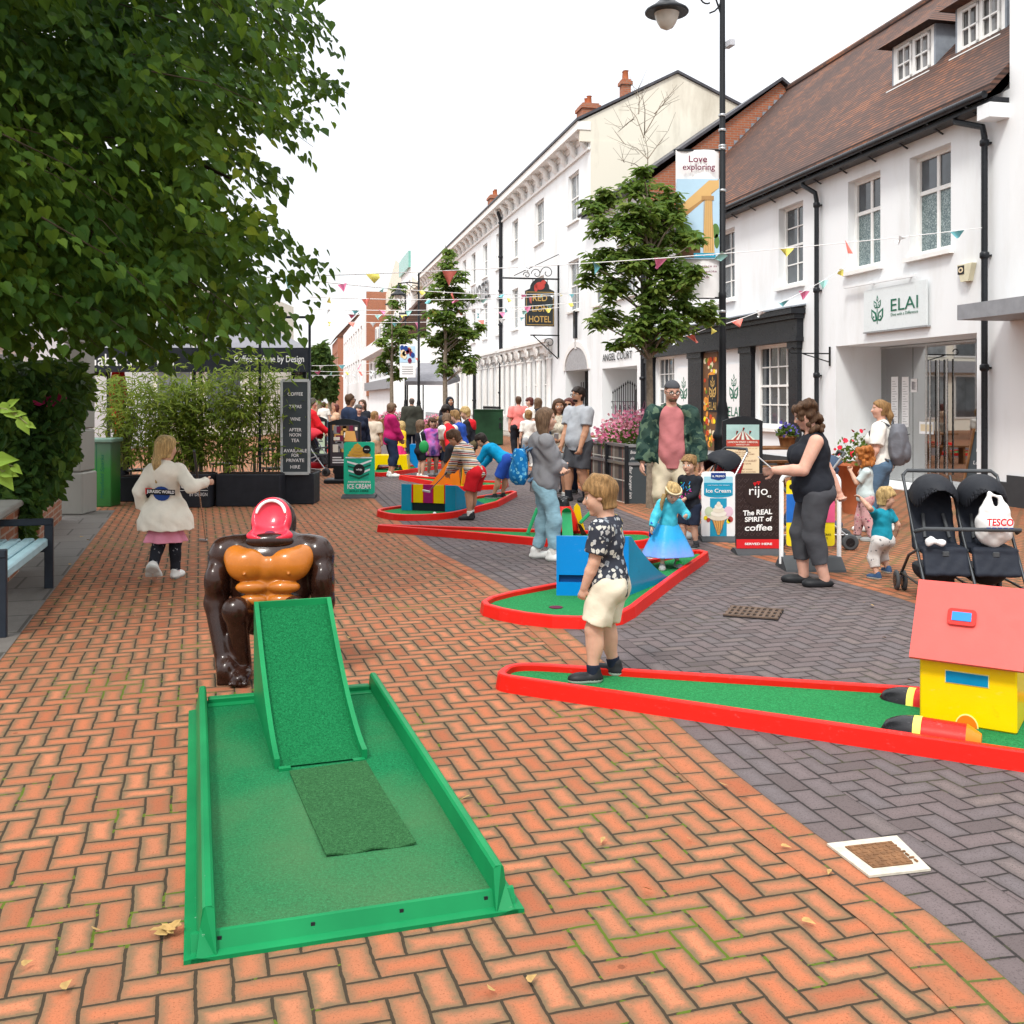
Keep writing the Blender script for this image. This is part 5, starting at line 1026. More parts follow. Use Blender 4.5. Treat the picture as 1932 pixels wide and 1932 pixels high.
mb = MB(); mb.box(((x0+x1)/2, 15.6, 1.0), x1-x0+.06, .44, .06, 0, 0, .012); build(mb, 'lid', M('pale_green_paint', (.2, .32, .26), .5), t_)
mb = MB(); bd = Board((x0, 15.408, 0), (1, 0, 0), UP, .002); bd.text(mb, 'Community Empa', (x1-x0)*.28, .56, .62, .075, 1, 0, 0, 1, .2, R(90)); bd.text(mb, 'Mansfield Sparks', (x1-x0)*.72, .46, .66, .07, 1, 0, 0, 1, .2, R(90)); bd.rect(mb, (x1-x0)*.5, .03, (x1-x0)*.515, .95, 1); build(mb, 'lettering', f_dgreen, t_)
pl = thing('stone_pier', 'pale stone gate pier between the brick wall and the green cabinet', 'pier', (X(143, 14.3), 14.3, 0)); x0, x1 = X(117, 14.3), X(152, 14.3); mb = MB()
for k in range(6): mb.box(((x0+x1)/2, 14.55, .3+k*.6), x1-x0-(.0 if k else -.06), .5, .592, 0, 0, .02)
mb.box(((x0+x1)/2, 14.55, 3.65), x1-x0+.16, .66, .12, 0, 0, .02); build(mb, 'shaft', m_stone, pl)
def low_wall(label, a, b_, h):
 w_ = thing('garden_wall', label, 'wall', ((a+b_)/2)); mb = MB(); mb.bar(a+UP*h/2, b_+UP*h/2, .24, h); build(mb, 'brickwork', m_brick2, w_); mb = MB(); mb.bar(a+UP*(h+.03), b_+UP*(h+.03), .32, .06, 0, UP, .012); build(mb, 'coping', m_stone, w_)
a0, b0 = Vector((X(68, 11.6)-.1, 11.6, 0)), Vector((X(112, 13.7)-.1, 13.7, 0)); low_wall('low brick garden wall with stone coping under the climber', a0, b0, .62); a1, b1 = Vector((X(-40, 8.4), 8.4, 0)), Vector((X(10, 9.6), 9.6, 0)); low_wall('end of a low brick wall behind the bench at the left edge', a1, b1, .62)
mb = MB(); a, e = Vector((X(-40, 11), 11, .66)), b0+UP*.66
for k in range(17): p = a.lerp(e, k/16); mb.bar(p, p+UP*(.95 if k % 2 else 1.05), .022)
for z in (.12, .8): mb.bar(a+UP*z, e+UP*z, .035)
tag(build(mb, 'wall_railing', m_ironw, None, a), 'black iron railing on the brick wall among the climber leaves', 'railing')
# --- bench
BA = BRICK_A; bx, by = Vector((math.cos(BA), math.sin(BA), 0)), Vector((-math.sin(BA), math.cos(BA), 0))
bf = Vector((-3.97, 8.78, 0)); bnr = Vector((-3.47, 6.96, 0)); bt = thing('park_bench', 'street bench with pale blue slats and dark square tube arms at the left edge', 'bench', (bf+bnr)/2-bx*.25)
for p in (bf, bnr):
 mb = MB(); q = p-bx*.55; mb.bar(p, p+UP*.6, .055, .07, 0, bx, .006); mb.bar(q, q+UP*.85, .055, .07, 0, bx, .006); mb.bar(p+UP*.572-bx*-.03, q+UP*.572, .07, .055, 0, UP, .006); mb.bar(p+UP*.34-bx*.03, q+UP*.34, .05, .05); build(mb, 'arm_frame', m_navym, bt)
for k in range(5):
 mb = MB(); p = bnr-bx*(.05+.105*k)-by*.0; q = bf-bx*(.05+.105*k); zz = .415+(-.02 if k == 0 else .0); mb.bar(p+UP*zz, q+UP*zz, .088, .045 if k else .075, 0, UP, .012); build(mb, 'seat_slat', m_bench, bt)
for k in range(3): mb = MB(); o_ = -bx*(.58+.05*k)+UP*(.52+.12*k); mb.bar(bnr+o_, bf+o_, .03, .09, 0, UP, .008); build(mb, 'back_slat', m_bench, bt)
# --- green telecom cabinet, planters
t_ = thing('utility_cabinet', 'plain dark green utility cabinet in the middle of the street', 'cabinet', at(921, HZ, 36)*1.0); t_.location = (X(921, 36), 36, 0); x0, x1 = X(894, 36), X(949, 36); mb = MB(); mb.box(((x0+x1)/2, 36.3, .62), x1-x0, .55, 1.2, 0, 0, .02); mb.box(((x0+x1)/2, 36.3, 1.24), x1-x0+.05, .6, .06, 0, 0, .02); build(mb, 'body', m_cab, t_); mb = MB(); mb.box((x1-.1, 36.0, .7), .08, .05, .2); mb.box((x1-.1, 36.0, .95), .06, .05, .06); build(mb, 'lock', m_black, t_)
def flowers(parent, c, rx, ry, h, n, tall=0.0, pet=None, leaf=.07, pf=.5):
 d = rnd_dir(n); d[:, 2] = np.abs(d[:, 2]); q = d*RNG.uniform(.55, 1, (n, 1))*np.array([rx, ry, h])+np.array(c); put_leaves('foliage', parent, q, rnd_dir(n)+np.array([0, -.2, .4]), rnd_dir(n)*.6+np.array([0, -.4, .8]), RNG.uniform(.6, 1.2, n)*leaf, LT_OVAL, m_fgreen)
 m = int(n*pf); d = rnd_dir(m); d[:, 2] = np.abs(d[:, 2]); q = d*RNG.uniform(.9, 1.12, (m, 1))*np.array([rx, ry, h])+np.array(c); q[:, 2] += RNG.uniform(0, tall, m); put_leaves('blossom', parent, q, rnd_dir(m), rnd_dir(m)*.5+np.array([0, -.7, .6]), RNG.uniform(.6, 1.2, m)*leaf*.75, LT_PET, pet or m_flower)
op = [(1115, 17.6), (1182, 15.9), (1236, 15.9), (1300, 17.4)]; P_ = [Vector((X(a, y), y, 0)) for a, y in op]; P_ += [P_[3]+Vector((-.1, .9, 0)), P_[0]+Vector((.25, .9, 0))]; H_ = .90
fp = thing('flower_planter', 'large chequered planter of pink flowers with blackboard sides behind the capped man', 'planter', (sum((p for p in P_), Vector())/6))
tp = NT('chequered_panel'); o_ = tp.obj(); sp_ = tp.N('ShaderNodeSeparateXYZ'); tp.L(o_, sp_.inputs[0])
def band(v, per, off, wd): f = tp.math('FRACT', tp.math('MULTIPLY_ADD', v, 1/per, off)); return tp.math('LESS_THAN', f, wd)
hx = tp.math('SUBTRACT', sp_.outputs[0], tp.math('MULTIPLY', sp_.outputs[1], 1.0)); c_ = tp.mix(band(hx, .62, .1, .3), (.16, .135, .115), (.05, .05, .055)); c_ = tp.mix(tp.math('MULTIPLY', band(sp_.outputs[2], .34, .3, .3), .6), c_, (.05, .05, .055)); c_ = tp.mix(band(hx, .62, .55, .05), c_, (.6, .58, .52)); c_ = tp.mix(band(sp_.outputs[2], .34, .0, .05), c_, (.6, .58, .52)); c_ = tp.mix(band(hx, .62, .75, .03), c_, (.35, .06, .05)); tp.set(col=c_, rough=.5)
mb = MB(); n = len(P_)
for i in range(n): mb.quad(P_[(i+1) % n], P_[i], P_[i]+UP*H_, P_[(i+1) % n]+UP*H_, 1 if i in (1, 2) else 0)
mb.add([p+UP*(H_-.04) for p in P_], [tuple(range(n))]); o = build(mb, 'panel', [tp.m, f_slate], fp)
mb = MB()
for z in (H_, .62): [mb.bar(P_[i]+UP*z, P_[(i+1) % n]+UP*z, .05, .045) for i in range(n)]
build(mb, 'rail', m_alu, fp); mb = MB()
for i in range(n): mb.bar(P_[i], P_[i]+UP*H_, .06, .06)
mb.bar((P_[0]+P_[1])/2-Vector((.02, .02, 0)), (P_[0]+P_[1])/2-Vector((.02, .02, 0))+UP*H_, .05, .05); build(mb, 'corner_post', m_black, fp)
mb = MB(); bd = Board(P_[1]+Vector((0, -.002, 0)), (1, 0, 0), UP, .002); bd.text(mb, 'Beautiful flowers', .24, .8, .36, .05, 1, 0, 0, 1, .25); bd.text(mb, 'planted on street', .24, .7, .36, .05, 1, 0, 0, 1, .25); bd.text(mb, 'Bar burger inn', .06, .33, .5, .06, 1, 0, 0, 1, .25, R(-90)); build(mb, 'chalk_lettering', f_white, fp)
c = sum((p for p in P_), Vector())/6; flowers(fp, (c.x, c.y-.1, H_-.05), .72, .75, .42, 1500, .16, None, .075, .62)
mb = MB()
for k in range(30): a = rr.uniform(0, 6.28); q = c+Vector((math.cos(a)*.6*rr.random(), math.sin(a)*.5*rr.random(), H_+.3)); mb.tube([q, q+Vector((rr.uniform(-.15, .15), 0, rr.uniform(.15, .4)))], [.006, .003], 4)
build(mb, 'flower_spike', M('mauve_spikes', (.5, .18, .3)), fp)
def trough(label, p0, p1, Y, h, fl=True, w=.5):
 x0, x1 = X(p0, Y), X(p1, Y); t_ = thing('wooden_planter', label, 'planter', ((x0+x1)/2, Y, 0), 0, 'timber planters down the street'); mb = MB(); k = 4
 for i in range(k): mb.box(((x0+x1)/2, Y+w/2, h*(i+.5)/k), x1-x0, w, h/k-.012, 0, 0, .01)
 for x in (x0+.05, x1-.05): mb.box((x, Y-.01, h/2), .09, .05, h)
 build(mb, 'planks', m_wood, t_)
 if fl: flowers(t_, ((x0+x1)/2, Y+w/2, h-.03), (x1-x0)*.48, w*.6, .3, 500, .1, m_flower2 if fl == 2 else None, .08)
trough('timber planter behind the legs of the grey T-shirt man', 1030, 1114, 19.9, .58, 2); trough('timber planter of pink flowers by the distant lamp post', 800, 842, 34, .75); trough('timber planter of pink flowers left of the bald man', 712, 764, 41, .8)
def timber_table(label, px, Y):
 x = X(px, Y); t_ = thing('timber_table', label, 'table', (x, Y, 0), R(12.2), 'timber tables outside the restaurant'); mb = MB()
 for k in range(5): mb.box((0, -.3+.15*k, .74), 1.5, .14, .04, 0, 0, .006)
 build(mb, 'tabletop', m_wood, t_, local=True)
 for sx_ in (-.6, .6): mb = MB(); mb.bar((sx_, -.3, 0), (sx_, .05, .72), .08, .05); mb.bar((sx_, .3, 0), (sx_, -.05, .72), .08, .05); build(mb, 'leg', m_wood, t_, local=True)
 for sy in (-.7, .7): mb = MB(); mb.box((0, sy, .44), 1.5, .24, .04); mb.box((-.6, sy, .21), .06, .2, .42); mb.box((.6, sy, .21), .06, .2, .42); build(mb, 'bench_seat', m_wood, t_, local=True)
timber_table('brown timber table behind the carnival board', 1450, 18.6); timber_table('brown timber table behind the big flower planter', 1150, 24.5)
def pot(label, px, Y, z, r, h, fl, fr_):
 x = X(px, Y); t_ = thing('flower_pot', label, 'plant pot', (x, Y, z)); mb = MB(); mb.lathe((x, Y, z), [(r*.75, 0), (r, h), (r*1.06, h), (r*1.06, h-.04)], 14); build(mb, 'pot', fl, t_); flowers(t_, (x, Y, z+h-.02), r*1.2, r*1.2, r*1.3, 260, .05, fr_, .09, .12)
pot('terracotta pot of red geraniums behind the curly red-haired girl', 1625, 14.6, .0, .34, .72, M('terracotta', (.4, .12, .05)), M('geranium_red', (.6, .02, .05))); pot('small pot of blue flowers on the timber table by the black pilaster', 1485, 18.4, .77, .16, .2, m_wood, M('violet_petals', (.1, .08, .35)))
a = W(N0+.35, fs(1815, N0+.35), .03); t_ = thing('easel_board', 'small wooden easel chalkboard standing in the restaurant entrance', 'sign', a); mb = MB(); v = -SD
mb.prism([a, a+v*.62, a+v*.56+UP*1.05+ND*.2, a+v*.06+UP*1.05+ND*.2], ND*.03); build(mb, 'panel', f_slate, t_); mb = MB(); [mb.bar(p-ND*.012, q-ND*.012, .045, .03) for p, q in ((a, a+v*.06+UP*1.1+ND*.2), (a+v*.62, a+v*.56+UP*1.1+ND*.2), (a+UP*.05, a+v*.62+UP*.05))]; mb.bar(a+v*.31+UP*1.0+ND*.22, a+v*.31+ND*.6, .04, .03); build(mb, 'frame', m_wood, t_)
bd = Board(a-ND*.012, v, (UP*1.05+ND*.2), .004); mb = MB(); bd.text(mb, 'ELAI', .33, .78, .26, .09, 1); bd.text(mb, 'Lunch', .33, .55, .3, .06, 1); build(mb, 'chalk_lettering', f_white, t_)
# --- ironwork in the ground
mb = MB(); g0 = gnd(1422, 1159); a_ = Vector((math.cos(R(-12)), math.sin(R(-12)), 0)); a_ = Vector((.93, -.36, 0)).normalized(); u_ = Vector((-a_.y, a_.x, 0))
gr = thing('drain_grate', 'rusty slotted drain grate set in the grey paving', 'drain', g0); mb = MB(); mb.obox(g0+UP*.008, a_, u_, UP, .40, .36, .008); build(mb, 'pit_shade', f_black, gr); mb = MB()  # flat black plate on the paving, painted as the shaded depth under the bars
for k in range(9): mb.obox(g0+UP*.016+a_*(-.18+.045*k), a_, u_, UP, .022, .36, .012)
for k in range(4): mb.obox(g0+UP*.0155+u_*(-.165+.11*k), a_, u_, UP, .40, .028, .012)
build(mb, 'bars', M('rusty_iron', (.11, .075, .055), .8, .3, 20), gr)
c = [gnd(x, y, .012) for x, y in ((1560, 1592), (1692, 1577), (1756, 1640), (1640, 1653))]; g0 = sum(c, Vector())/4; mh = thing('inspection_cover', 'rusty square inspection cover in a pale concrete surround', 'manhole', g0*1.0)
mb = MB(); mb.prism([p-UP*.006 for p in c], UP*.008); build(mb, 'surround', M('pale_concrete', (.50, .46, .38), .9, .2, 20, .5, 60), mh); mb = MB(); ci = [g0+(p-g0)*.66 for p in c]; mb.prism(ci, UP*.006); e1, e2 = (ci[1]-ci[0]), (ci[3]-ci[0])
for i in range(7):
 for j in range(7):
  p = ci[0]+e1*((i+.5)/7)+e2*((j+.5)/7); d1, d2 = (e1, e2) if (i+j) % 2 else (e2, e1); mb.bar(p+UP*.006-d1*.05, p+UP*.006+d1*.05, .007, .004)
build(mb, 'lid', M('rusty_cover', (.17, .085, .04), .85, .35, 25), mh)
# --- fallen leaves
mb = MB()
def dryleaf(s, curl):
 V = LT_HEART*s; V = V.copy(); V[:, 2] = abs(V[:, 1])*curl+.006; mb_ = MB(); mb_.add([tuple(v) for v in V], [(0, 1, 2, 3), (0, 3, 4, 5)]); return mb_
protos = []
for k, (s, cu) in enumerate(((.045, .4), (.055, .3), (.035, .7))):
 o = build(dryleaf(s, cu), 'fallen_leaf', m_dry, local=True); protos.append(o)
spots = [(1190, 1190), (1650, 1148), (1672, 1208), (1412, 1508), (1630, 1140), (1230, 1690), (1745, 1158), (1790, 1175), (1720, 1290), (880, 1510), (1560, 1650), (45, 1835), (125, 1880), (935, 1880), (620, 1760), (190, 1765)]
spots += [(rr.uniform(60, 330), rr.uniform(965, 1180)) for _ in range(34)]+[(rr.uniform(330, 1900), rr.uniform(1150, 1900)) for _ in range(10)]
for i, (x, y) in enumerate(spots):
 o = protos[i] if i < 3 else protos[i % 3].copy()
 if i >= 3: col.objects.link(o)
 g = gnd(x, y); o.location = (g.x, g.y, .013); k = rr.uniform(.5, 1.1); o.scale = (k, k, k); o.rotation_euler = (0, 0, rr.uniform(0, 6.28)); tag(o, 'small dry brown fallen leaf lying on the paving', 'leaf', 'fallen leaves scattered on the paving')
g = gnd(310, 1770); P = [g+Vector((rr.uniform(-.03, .03), rr.uniform(-.03, .03), .015)) for _ in range(9)]; t_ = thing('seed_cluster', 'withered lime seed cluster by the front left corner of the green course', 'leaf litter', g); put_leaves('bract', t_, P, [Vector((rr.uniform(-1, 1), rr.uniform(-1, 1), rr.uniform(0, .5))) for _ in P], [Vector((rr.uniform(-.5, .5), -.3, 1)) for _ in P], [.05]*9, LT_OVAL, m_dry)
# --- bunting
FT = []
def flagmesh(k, w_, h_):
 V = []; n_ = 6
 for j in range(4):
  t_ = j/3
  for i in range(n_+1): u = (i/n_-.5)*w_*(1-t_*.98); V.append((u, .05*math.sin(3*i/n_+k)*(.3+t_)+.06*t_*math.sin(k*1.7), -t_*h_*(.9-.3*abs(math.sin(k*2.1))*(1-.0))))
 F = [(j*(n_+1)+i, j*(n_+1)+i+1, (j+1)*(n_+1)+i+1, (j+1)*(n_+1)+i) for j in range(3) for i in range(n_)]; mb_ = MB(); mb_.add(V, F, 0, True); return mb_
fprot = {}
def bunting(label, a, b_, sag, n_flags, size=.24, k0=0, pal=None, cord=.006):
 a, b_ = Vector(a), Vector(b_); t_ = thing('bunting', label, 'bunting', (a+b_)/2, 0, 'bunting strung across the street'); pts = [a.lerp(b_, i/16)-UP*sag*4*(i/16)*(1-i/16) for i in range(17)]; mb = MB(); mb.tube(pts, cord, 5, cap=False); build(mb, 'string', f_white, t_); d = (b_-a); rz = math.atan2(d.y, d.x)
 for i in range(n_flags):
  u = (i+.5)/n_flags; p = a.lerp(b_, u)-UP*sag*4*u*(1-u); k = (i+k0) % 6; pl_ = pal or (0, 1, 2, 3, 4, 5)
  key = (pl_[k % len(pl_)], round(size, 2))
  if key not in fprot:
   o = build(flagmesh(key[0], size, size*.9), 'flag', FLAG[key[0]], t_, local=True); fprot[key] = o
  else: o = fprot[key].copy(); col.objects.link(o); o.parent = t_
  o.location = p-(a+b_)/2; o.rotation_euler = (rr.uniform(-.9, .9), rr.uniform(-.25, .25), rz+rr.uniform(-1.0, 1.0))
dp = W(N0-.12, fs(1868), 0)
bunting('bunting from the lime tree across to the right hand drainpipe', at(470, 524, 12.5), (dp.x, dp.y, fz(1868, 430)), .12, 11, .21, 1)
bunting('short bunting rising from the nearest lamp post to the patterned window', at(1366, 612, 16), W(N0-.02, fs(1606), fz(1606, 497)), .1, 6, .2, 3)
bunting('bunting hanging from the lamp post towards the tree trunk and hotel', at(1360, 604, 16), at(1230, 632, 21), .15, 4, .22, 2)
for i, (xa_, ya_, Ya, xb_, yb_, nf, sz, lab) in enumerate(((600, 531, 22, 1075, 553, 9, .27, 'bunting crossing high in front of the hanging hotel sign'), (585, 560, 26, 1100, 553, 10, .3, 'bunting crossing just above the gold hotel lettering'), (590, 583, 32, 1100, 570, 11, .34, 'bunting crossing at the middle of the gold hotel lettering'), (640, 592, 38, 1060, 580, 9, .38, 'bunting crossing behind the distant lamp post'), (600, 606, 44, 1010, 597, 10, .42, 'bunting crossing before the second street tree'), (588, 690, 60, 800, 672, 6, .6, 'bunting of bold flags low down the far street'), (585, 700, 50, 810, 690, 9, .4, 'bunting of small flags nearest the cafe blackboard'), (585, 708, 55, 790, 694, 12, .4, 'white bunting lowest down the far street'))):
 A = at(xa_, ya_, Ya); B_ = W(N0-.1, fs(xb_), fz(xb_, yb_)) if xb_ > 900 else at(xb_, yb_, Ya+6); bunting(lab, A, B_, .15, nf, sz*.8, i*2, (4, 4) if i == 7 else None, .012)
# === IMPLICIT SURFACES (soft, organic shapes)
class SDF:
 def __init__(s, lo, hi, h):
  s.h = h; s.lo = np.array(lo, float)-2.5*h; dims = np.ceil((np.array(hi)-np.array(lo))/h).astype(int)+6
  s.ax = [s.lo[i]+h*np.arange(dims[i]) for i in range(3)]; s.f = np.full(dims, .25, np.float32)
 def win(s, lo, hi):
  sl = []
  for i in range(3):
   a = int(max(0, math.floor((lo[i]-s.lo[i])/s.h))); b = int(min(s.f.shape[i], math.ceil((hi[i]-s.lo[i])/s.h)+1))
   if b <= a: return None
   sl.append(slice(a, b))
  g = [s.ax[i][sl[i]] for i in range(3)]
  return tuple(sl), g[0][:, None, None], g[1][None, :, None], g[2][None, None, :]
 def op(s, lo, hi, fn, k=.02, clips=(), sub=False):
  m = k+.02; q = s.win([x-m for x in lo], [x+m for x in hi])
  if q is None: return
  sl, X_, Y_, Z_ = q; d = fn(X_, Y_, Z_)
  for p, n in clips: d = np.maximum(d, (X_-p[0])*n[0]+(Y_-p[1])*n[1]+(Z_-p[2])*n[2])
  a = s.f[sl]
  if sub:
   h_ = np.clip(.5-.5*(a+d)/k, 0, 1); s.f[sl] = a+(-d-a)*h_+k*h_*(1-h_)
  else:
   h_ = np.clip(.5+.5*(a-d)/k, 0, 1); s.f[sl] = a+(d-a)*h_-k*h_*(1-h_)
 def cap(s, a, b, ra, rb=None, k=.02, clips=(), sub=False):
  a, b = np.array(a, float), np.array(b, float); rb = ra if rb is None else rb; ba = b-a; L2 = float(ba@ba)+1e-12
  def fn(X_, Y_, Z_):
   px, py, pz = X_-a[0], Y_-a[1], Z_-a[2]; t_ = np.clip((px*ba[0]+py*ba[1]+pz*ba[2])/L2, 0, 1)
   return np.sqrt((px-t_*ba[0])**2+(py-t_*ba[1])**2+(pz-t_*ba[2])**2)-(ra+(rb-ra)*t_)
  r = max(ra, rb); s.op(np.minimum(a, b)-r, np.maximum(a, b)+r, fn, k, clips, sub)
 def ell(s, c, r, rot=None, k=.02, clips=(), sub=False):
  c = np.array(c, float); r = np.array(r, float); Q = np.eye(3) if rot is None else np.array(rot, float)
  def fn(X_, Y_, Z_):
   x, y, z = X_-c[0], Y_-c[1], Z_-c[2]; u = [(Q[i, 0]*x+Q[i, 1]*y+Q[i, 2]*z) for i in range(3)]
   k0 = np.sqrt((u[0]/r[0])**2+(u[1]/r[1])**2+(u[2]/r[2])**2); k1 = np.sqrt((u[0]/r[0]**2)**2+(u[1]/r[1]**2)**2+(u[2]/r[2]**2)**2)
   return k0*(k0-1)/(k1+1e-9)
  e = np.sqrt(((Q*r[:, None])**2).sum(0)); s.op(c-e, c+e, fn, k, clips, sub)
 def wrinkle(s, amp, fq, seed=0, axis=2):
  X_, Y_, Z_ = s.ax[0][:, None, None], s.ax[1][None, :, None], s.ax[2][None, None, :]; m = np.abs(s.f) < amp*4+s.h*2
  w_ = np.sin(fq*X_*1.3+2.1*np.sin(fq*.43*Z_+seed)+seed)*np.sin(fq*Z_*1.05+1.7*np.sin(fq*.6*X_+seed*2)+fq*.5*Y_)+.5*np.sin(fq*2.1*Y_+1.3*np.sin(fq*1.4*Z_))*np.sin(fq*1.9*X_+fq*Z_)
  s.f = np.where(m, s.f+amp*w_, s.f).astype(np.float32)
 def surf(s):
  f = s.f; neg = f < 0; nx, ny, nz = f.shape; cs = [(i, j, k) for i in (0, 1) for j in (0, 1) for k in (0, 1)]
  cnt = sum(neg[i:nx-1+i, j:ny-1+j, k:nz-1+k].astype(np.int8) for i, j, k in cs); act = (cnt > 0) & (cnt < 8); I = np.argwhere(act)
  if len(I) == 0: return np.zeros((0, 3)), np.zeros((0, 4), int)
  idx = np.full(act.shape, -1, np.int64); idx[act] = np.arange(len(I)); val = {c: f[I[:, 0]+c[0], I[:, 1]+c[1], I[:, 2]+c[2]] for c in cs}
  pos = np.zeros((len(I), 3)); n = np.zeros((len(I), 1))
  for a in cs:
   for ax_ in range(3):
    if a[ax_]: continue
    b = list(a); b[ax_] = 1; b = tuple(b); va, vb = val[a], val[b]; m = (va < 0) != (vb < 0); t_ = np.where(m, va/(va-vb+1e-12), 0)
    p = np.array(a, float)[None].repeat(len(I), 0); p[:, ax_] += t_; pos += p*m[:, None]; n += m[:, None]
  V = s.lo+(I+pos/np.maximum(n, 1))*s.h; F = []
  for ax_ in range(3):
   b_, c_ = (ax_+1) % 3, (ax_+2) % 3; A = [slice(1, None)]*3; A[ax_] = slice(0, f.shape[ax_]-1); B = [slice(1, None)]*3; B[ax_] = slice(1, None)
   na, nb = neg[tuple(A)], neg[tuple(B)]; sh = list(na.shape)
   E = np.argwhere(na != nb);
   if len(E) == 0: continue
   ins = na[E[:, 0], E[:, 1], E[:, 2]]; G = E.copy(); G[:, b_] += 1; G[:, c_] += 1
   ok = (G[:, b_] < act.shape[b_]) & (G[:, c_] < act.shape[c_]); G = G[ok]; ins = ins[ok]
   def cell(db, dc): q = G.copy(); q[:, b_] -= db; q[:, c_] -= dc; return idx[q[:, 0], q[:, 1], q[:, 2]]
   Q = np.stack([cell(0, 0), cell(1, 0), cell(1, 1), cell(0, 1)], 1); Q[~ins] = Q[~ins][:, ::-1]; F.append(Q)
  F = np.concatenate(F); F = F[(F >= 0).all(1)]; return V, F
 def mesh(s, name, mats, parent=None, mi=None):
  V, F = s.surf()
  return mesh_np(name, V, F, mats, parent, mi(V[F].mean(1)) if mi else None)
# === MINI GOLF
# --- green course in the foreground with its ramp
gx, gy = Vector((math.cos(R(17.2)), math.sin(R(17.2)), 0)), Vector((-math.sin(R(17.2)), math.cos(R(17.2)), 0))
G0 = Vector((-.94, 2.93, 0)); GW = 1.025; GL = 2.47
def GP(x, y, z): return G0+gx*x+gy*y+UP*z
gc = thing('golf_course', 'worn green mini golf bay with raised side rails in the foreground', 'mini golf', GP(GW/2, GL/2, 0))
mb = MB(); a, b = .055, GW-.055; mb.hexa([GP(a, .055, .012), GP(b, .055, .012), GP(b, GL, .012), GP(a, GL, .012), GP(a, .055, .056), GP(b, .055, .056), GP(b, GL, .056), GP(a, GL, .056)]); build(mb, 'carpet', m_carpet, gc)
def rail(x0, sg):
 mb = MB(); prof = [(0, .0), (0, .012), (.035, .016), (.045, .075), (.052, .128), (.06, .134), (.078, .134), (.086, .126), (.092, .058), (.092, .0)]
 A = [GP(x0+sg*x, .0, z) for x, z in prof]; B = [GP(x0+sg*x, GL, z) for x, z in prof]
 A2 = [GP(x0+sg*x, .055 if z > .05 else .0, z) for x, z in prof]; mb.strip(A2, B); mb.add(A2, [tuple(range(len(A2)))]); mb.add(B, [tuple(range(len(B)))[::-1]]); o = build(mb, 'side_rail', m_ggreen, gc); return o
rail(0, 1); rail(GW, -1)
mb = MB(); prof = [(0, 0), (0, .012), (.028, .018), (.050, .060), (.062, .062), (.062, 0)]; A = [GP(.02, y, z) for y, z in prof]; B = [GP(GW-.02, y, z) for y, z in prof]; mb.strip(A, B); build(mb, 'front_board', m_ggreen, gc)
mb = MB()
for k in range(4): mb.obox(GP(.1+.27*k, .0405, .042), gx, UP, gy, .012, .012, .004)
build(mb, 'bolt', m_black, gc)
mb = MB(); mb.obox(GP(GW/2, GL-.045, .07), gx, gy, UP, GW-.19, .05, .03, 0, .006); mb.obox(GP(GW/2, GL-.1, .058), gx, gy, UP, GW-.19, .06, .006); build(mb, 'end_rail', m_ggreen, gc)
A0 = gnd(518, 1452, .056); rx = gnd(693, 1432, .056)-A0; rw = rx.length; rx.normalize(); ry = Vector((-rx.y, rx.x, 0)); RL, RH = 1.02, .475
gr_ = thing('golf_ramp', 'steep green carpeted ramp with side boards climbing to the gorilla', 'ramp', A0)
def RPt(x, y, z): return A0+rx*x+ry*y+UP*z
nP = 14; prof = [(RL*i/nP, RH*(i/nP)**1.55+.008) for i in range(nP+1)]
for x in (0, rw-.022):
 mb = MB(); top = [RPt(x, y, z+.035) for y, z in prof]; poly = [RPt(x, 0, 0)]+top+[RPt(x, RL, 0)]; mb.prism(poly, rx*.022); build(mb, 'side_board', m_ggreen, gr_)
mb = MB(); pts = [(y, z) for y, z in prof]; mb.strip([RPt(.022, y, z) for y, z in pts], [RPt(rw-.022, y, z) for y, z in pts]); mb.strip([RPt(.022, y, z-.008) for y, z in pts][::-1], [RPt(rw-.022, y, z-.008) for y, z in pts][::-1]); build(mb, 'ramp_carpet', m_carpet3, gr_)
mb = MB(); mb.hexa([RPt(.0, RL, 0), RPt(rw, RL, 0), RPt(rw, RL+.02, 0), RPt(0, RL+.02, 0), RPt(0, RL, RH+.04), RPt(rw, RL, RH+.04), RPt(rw, RL+.02, RH+.04), RPt(0, RL+.02, RH+.04)]); build(mb, 'back_board', m_ggreen, gr_)
mb = MB(); mb.obox(RPt(.04, -.018, .006), rx, ry, UP, .05, .03, .012); mb.obox(RPt(rw-.04, -.018, .006), rx, ry, UP, .05, .03, .012); build(mb, 'foot_plate', m_ggreen, gr_)
q = [gnd(615, 1618, .056), gnd(785, 1595, .056), gnd(690, 1438, .056), gnd(546, 1458, .056)]
mb = MB(); kx, ky = 10, 8; g = []
for j in range(ky+1):
 for i in range(kx+1):
  p = q[0].lerp(q[1], i/kx).lerp(q[3].lerp(q[2], i/kx), j/ky); g.append(p+UP*(.007+(.006*math.sin(i*1.3+1)*max(0, 1-j*.6))+.002*math.sin(j)))
vs = g+[p-UP*.006 for p in g]; n_ = (kx+1)*(ky+1); F = []
for j in range(ky):
 for i in range(kx): a = j*(kx+1)+i; F += [(a, a+1, a+kx+2, a+kx+1), (n_+a+kx+1, n_+a+kx+2, n_+a+1, n_+a)]
for i in range(kx): F.append((n_+i, n_+i+1, i+1, i))
for j in range(ky): a = j*(kx+1); F.append((a, a+kx+1, n_+a+kx+1, n_+a)); a += kx; F.append((n_+a, n_+a+kx+1, a+kx+1, a))
mb.add(vs, F, 0, False); tag(build(mb, 'carpet_strip', m_matg, None, q[0]), 'dull olive carpet strip laid flat at the foot of the green ramp', 'mat')
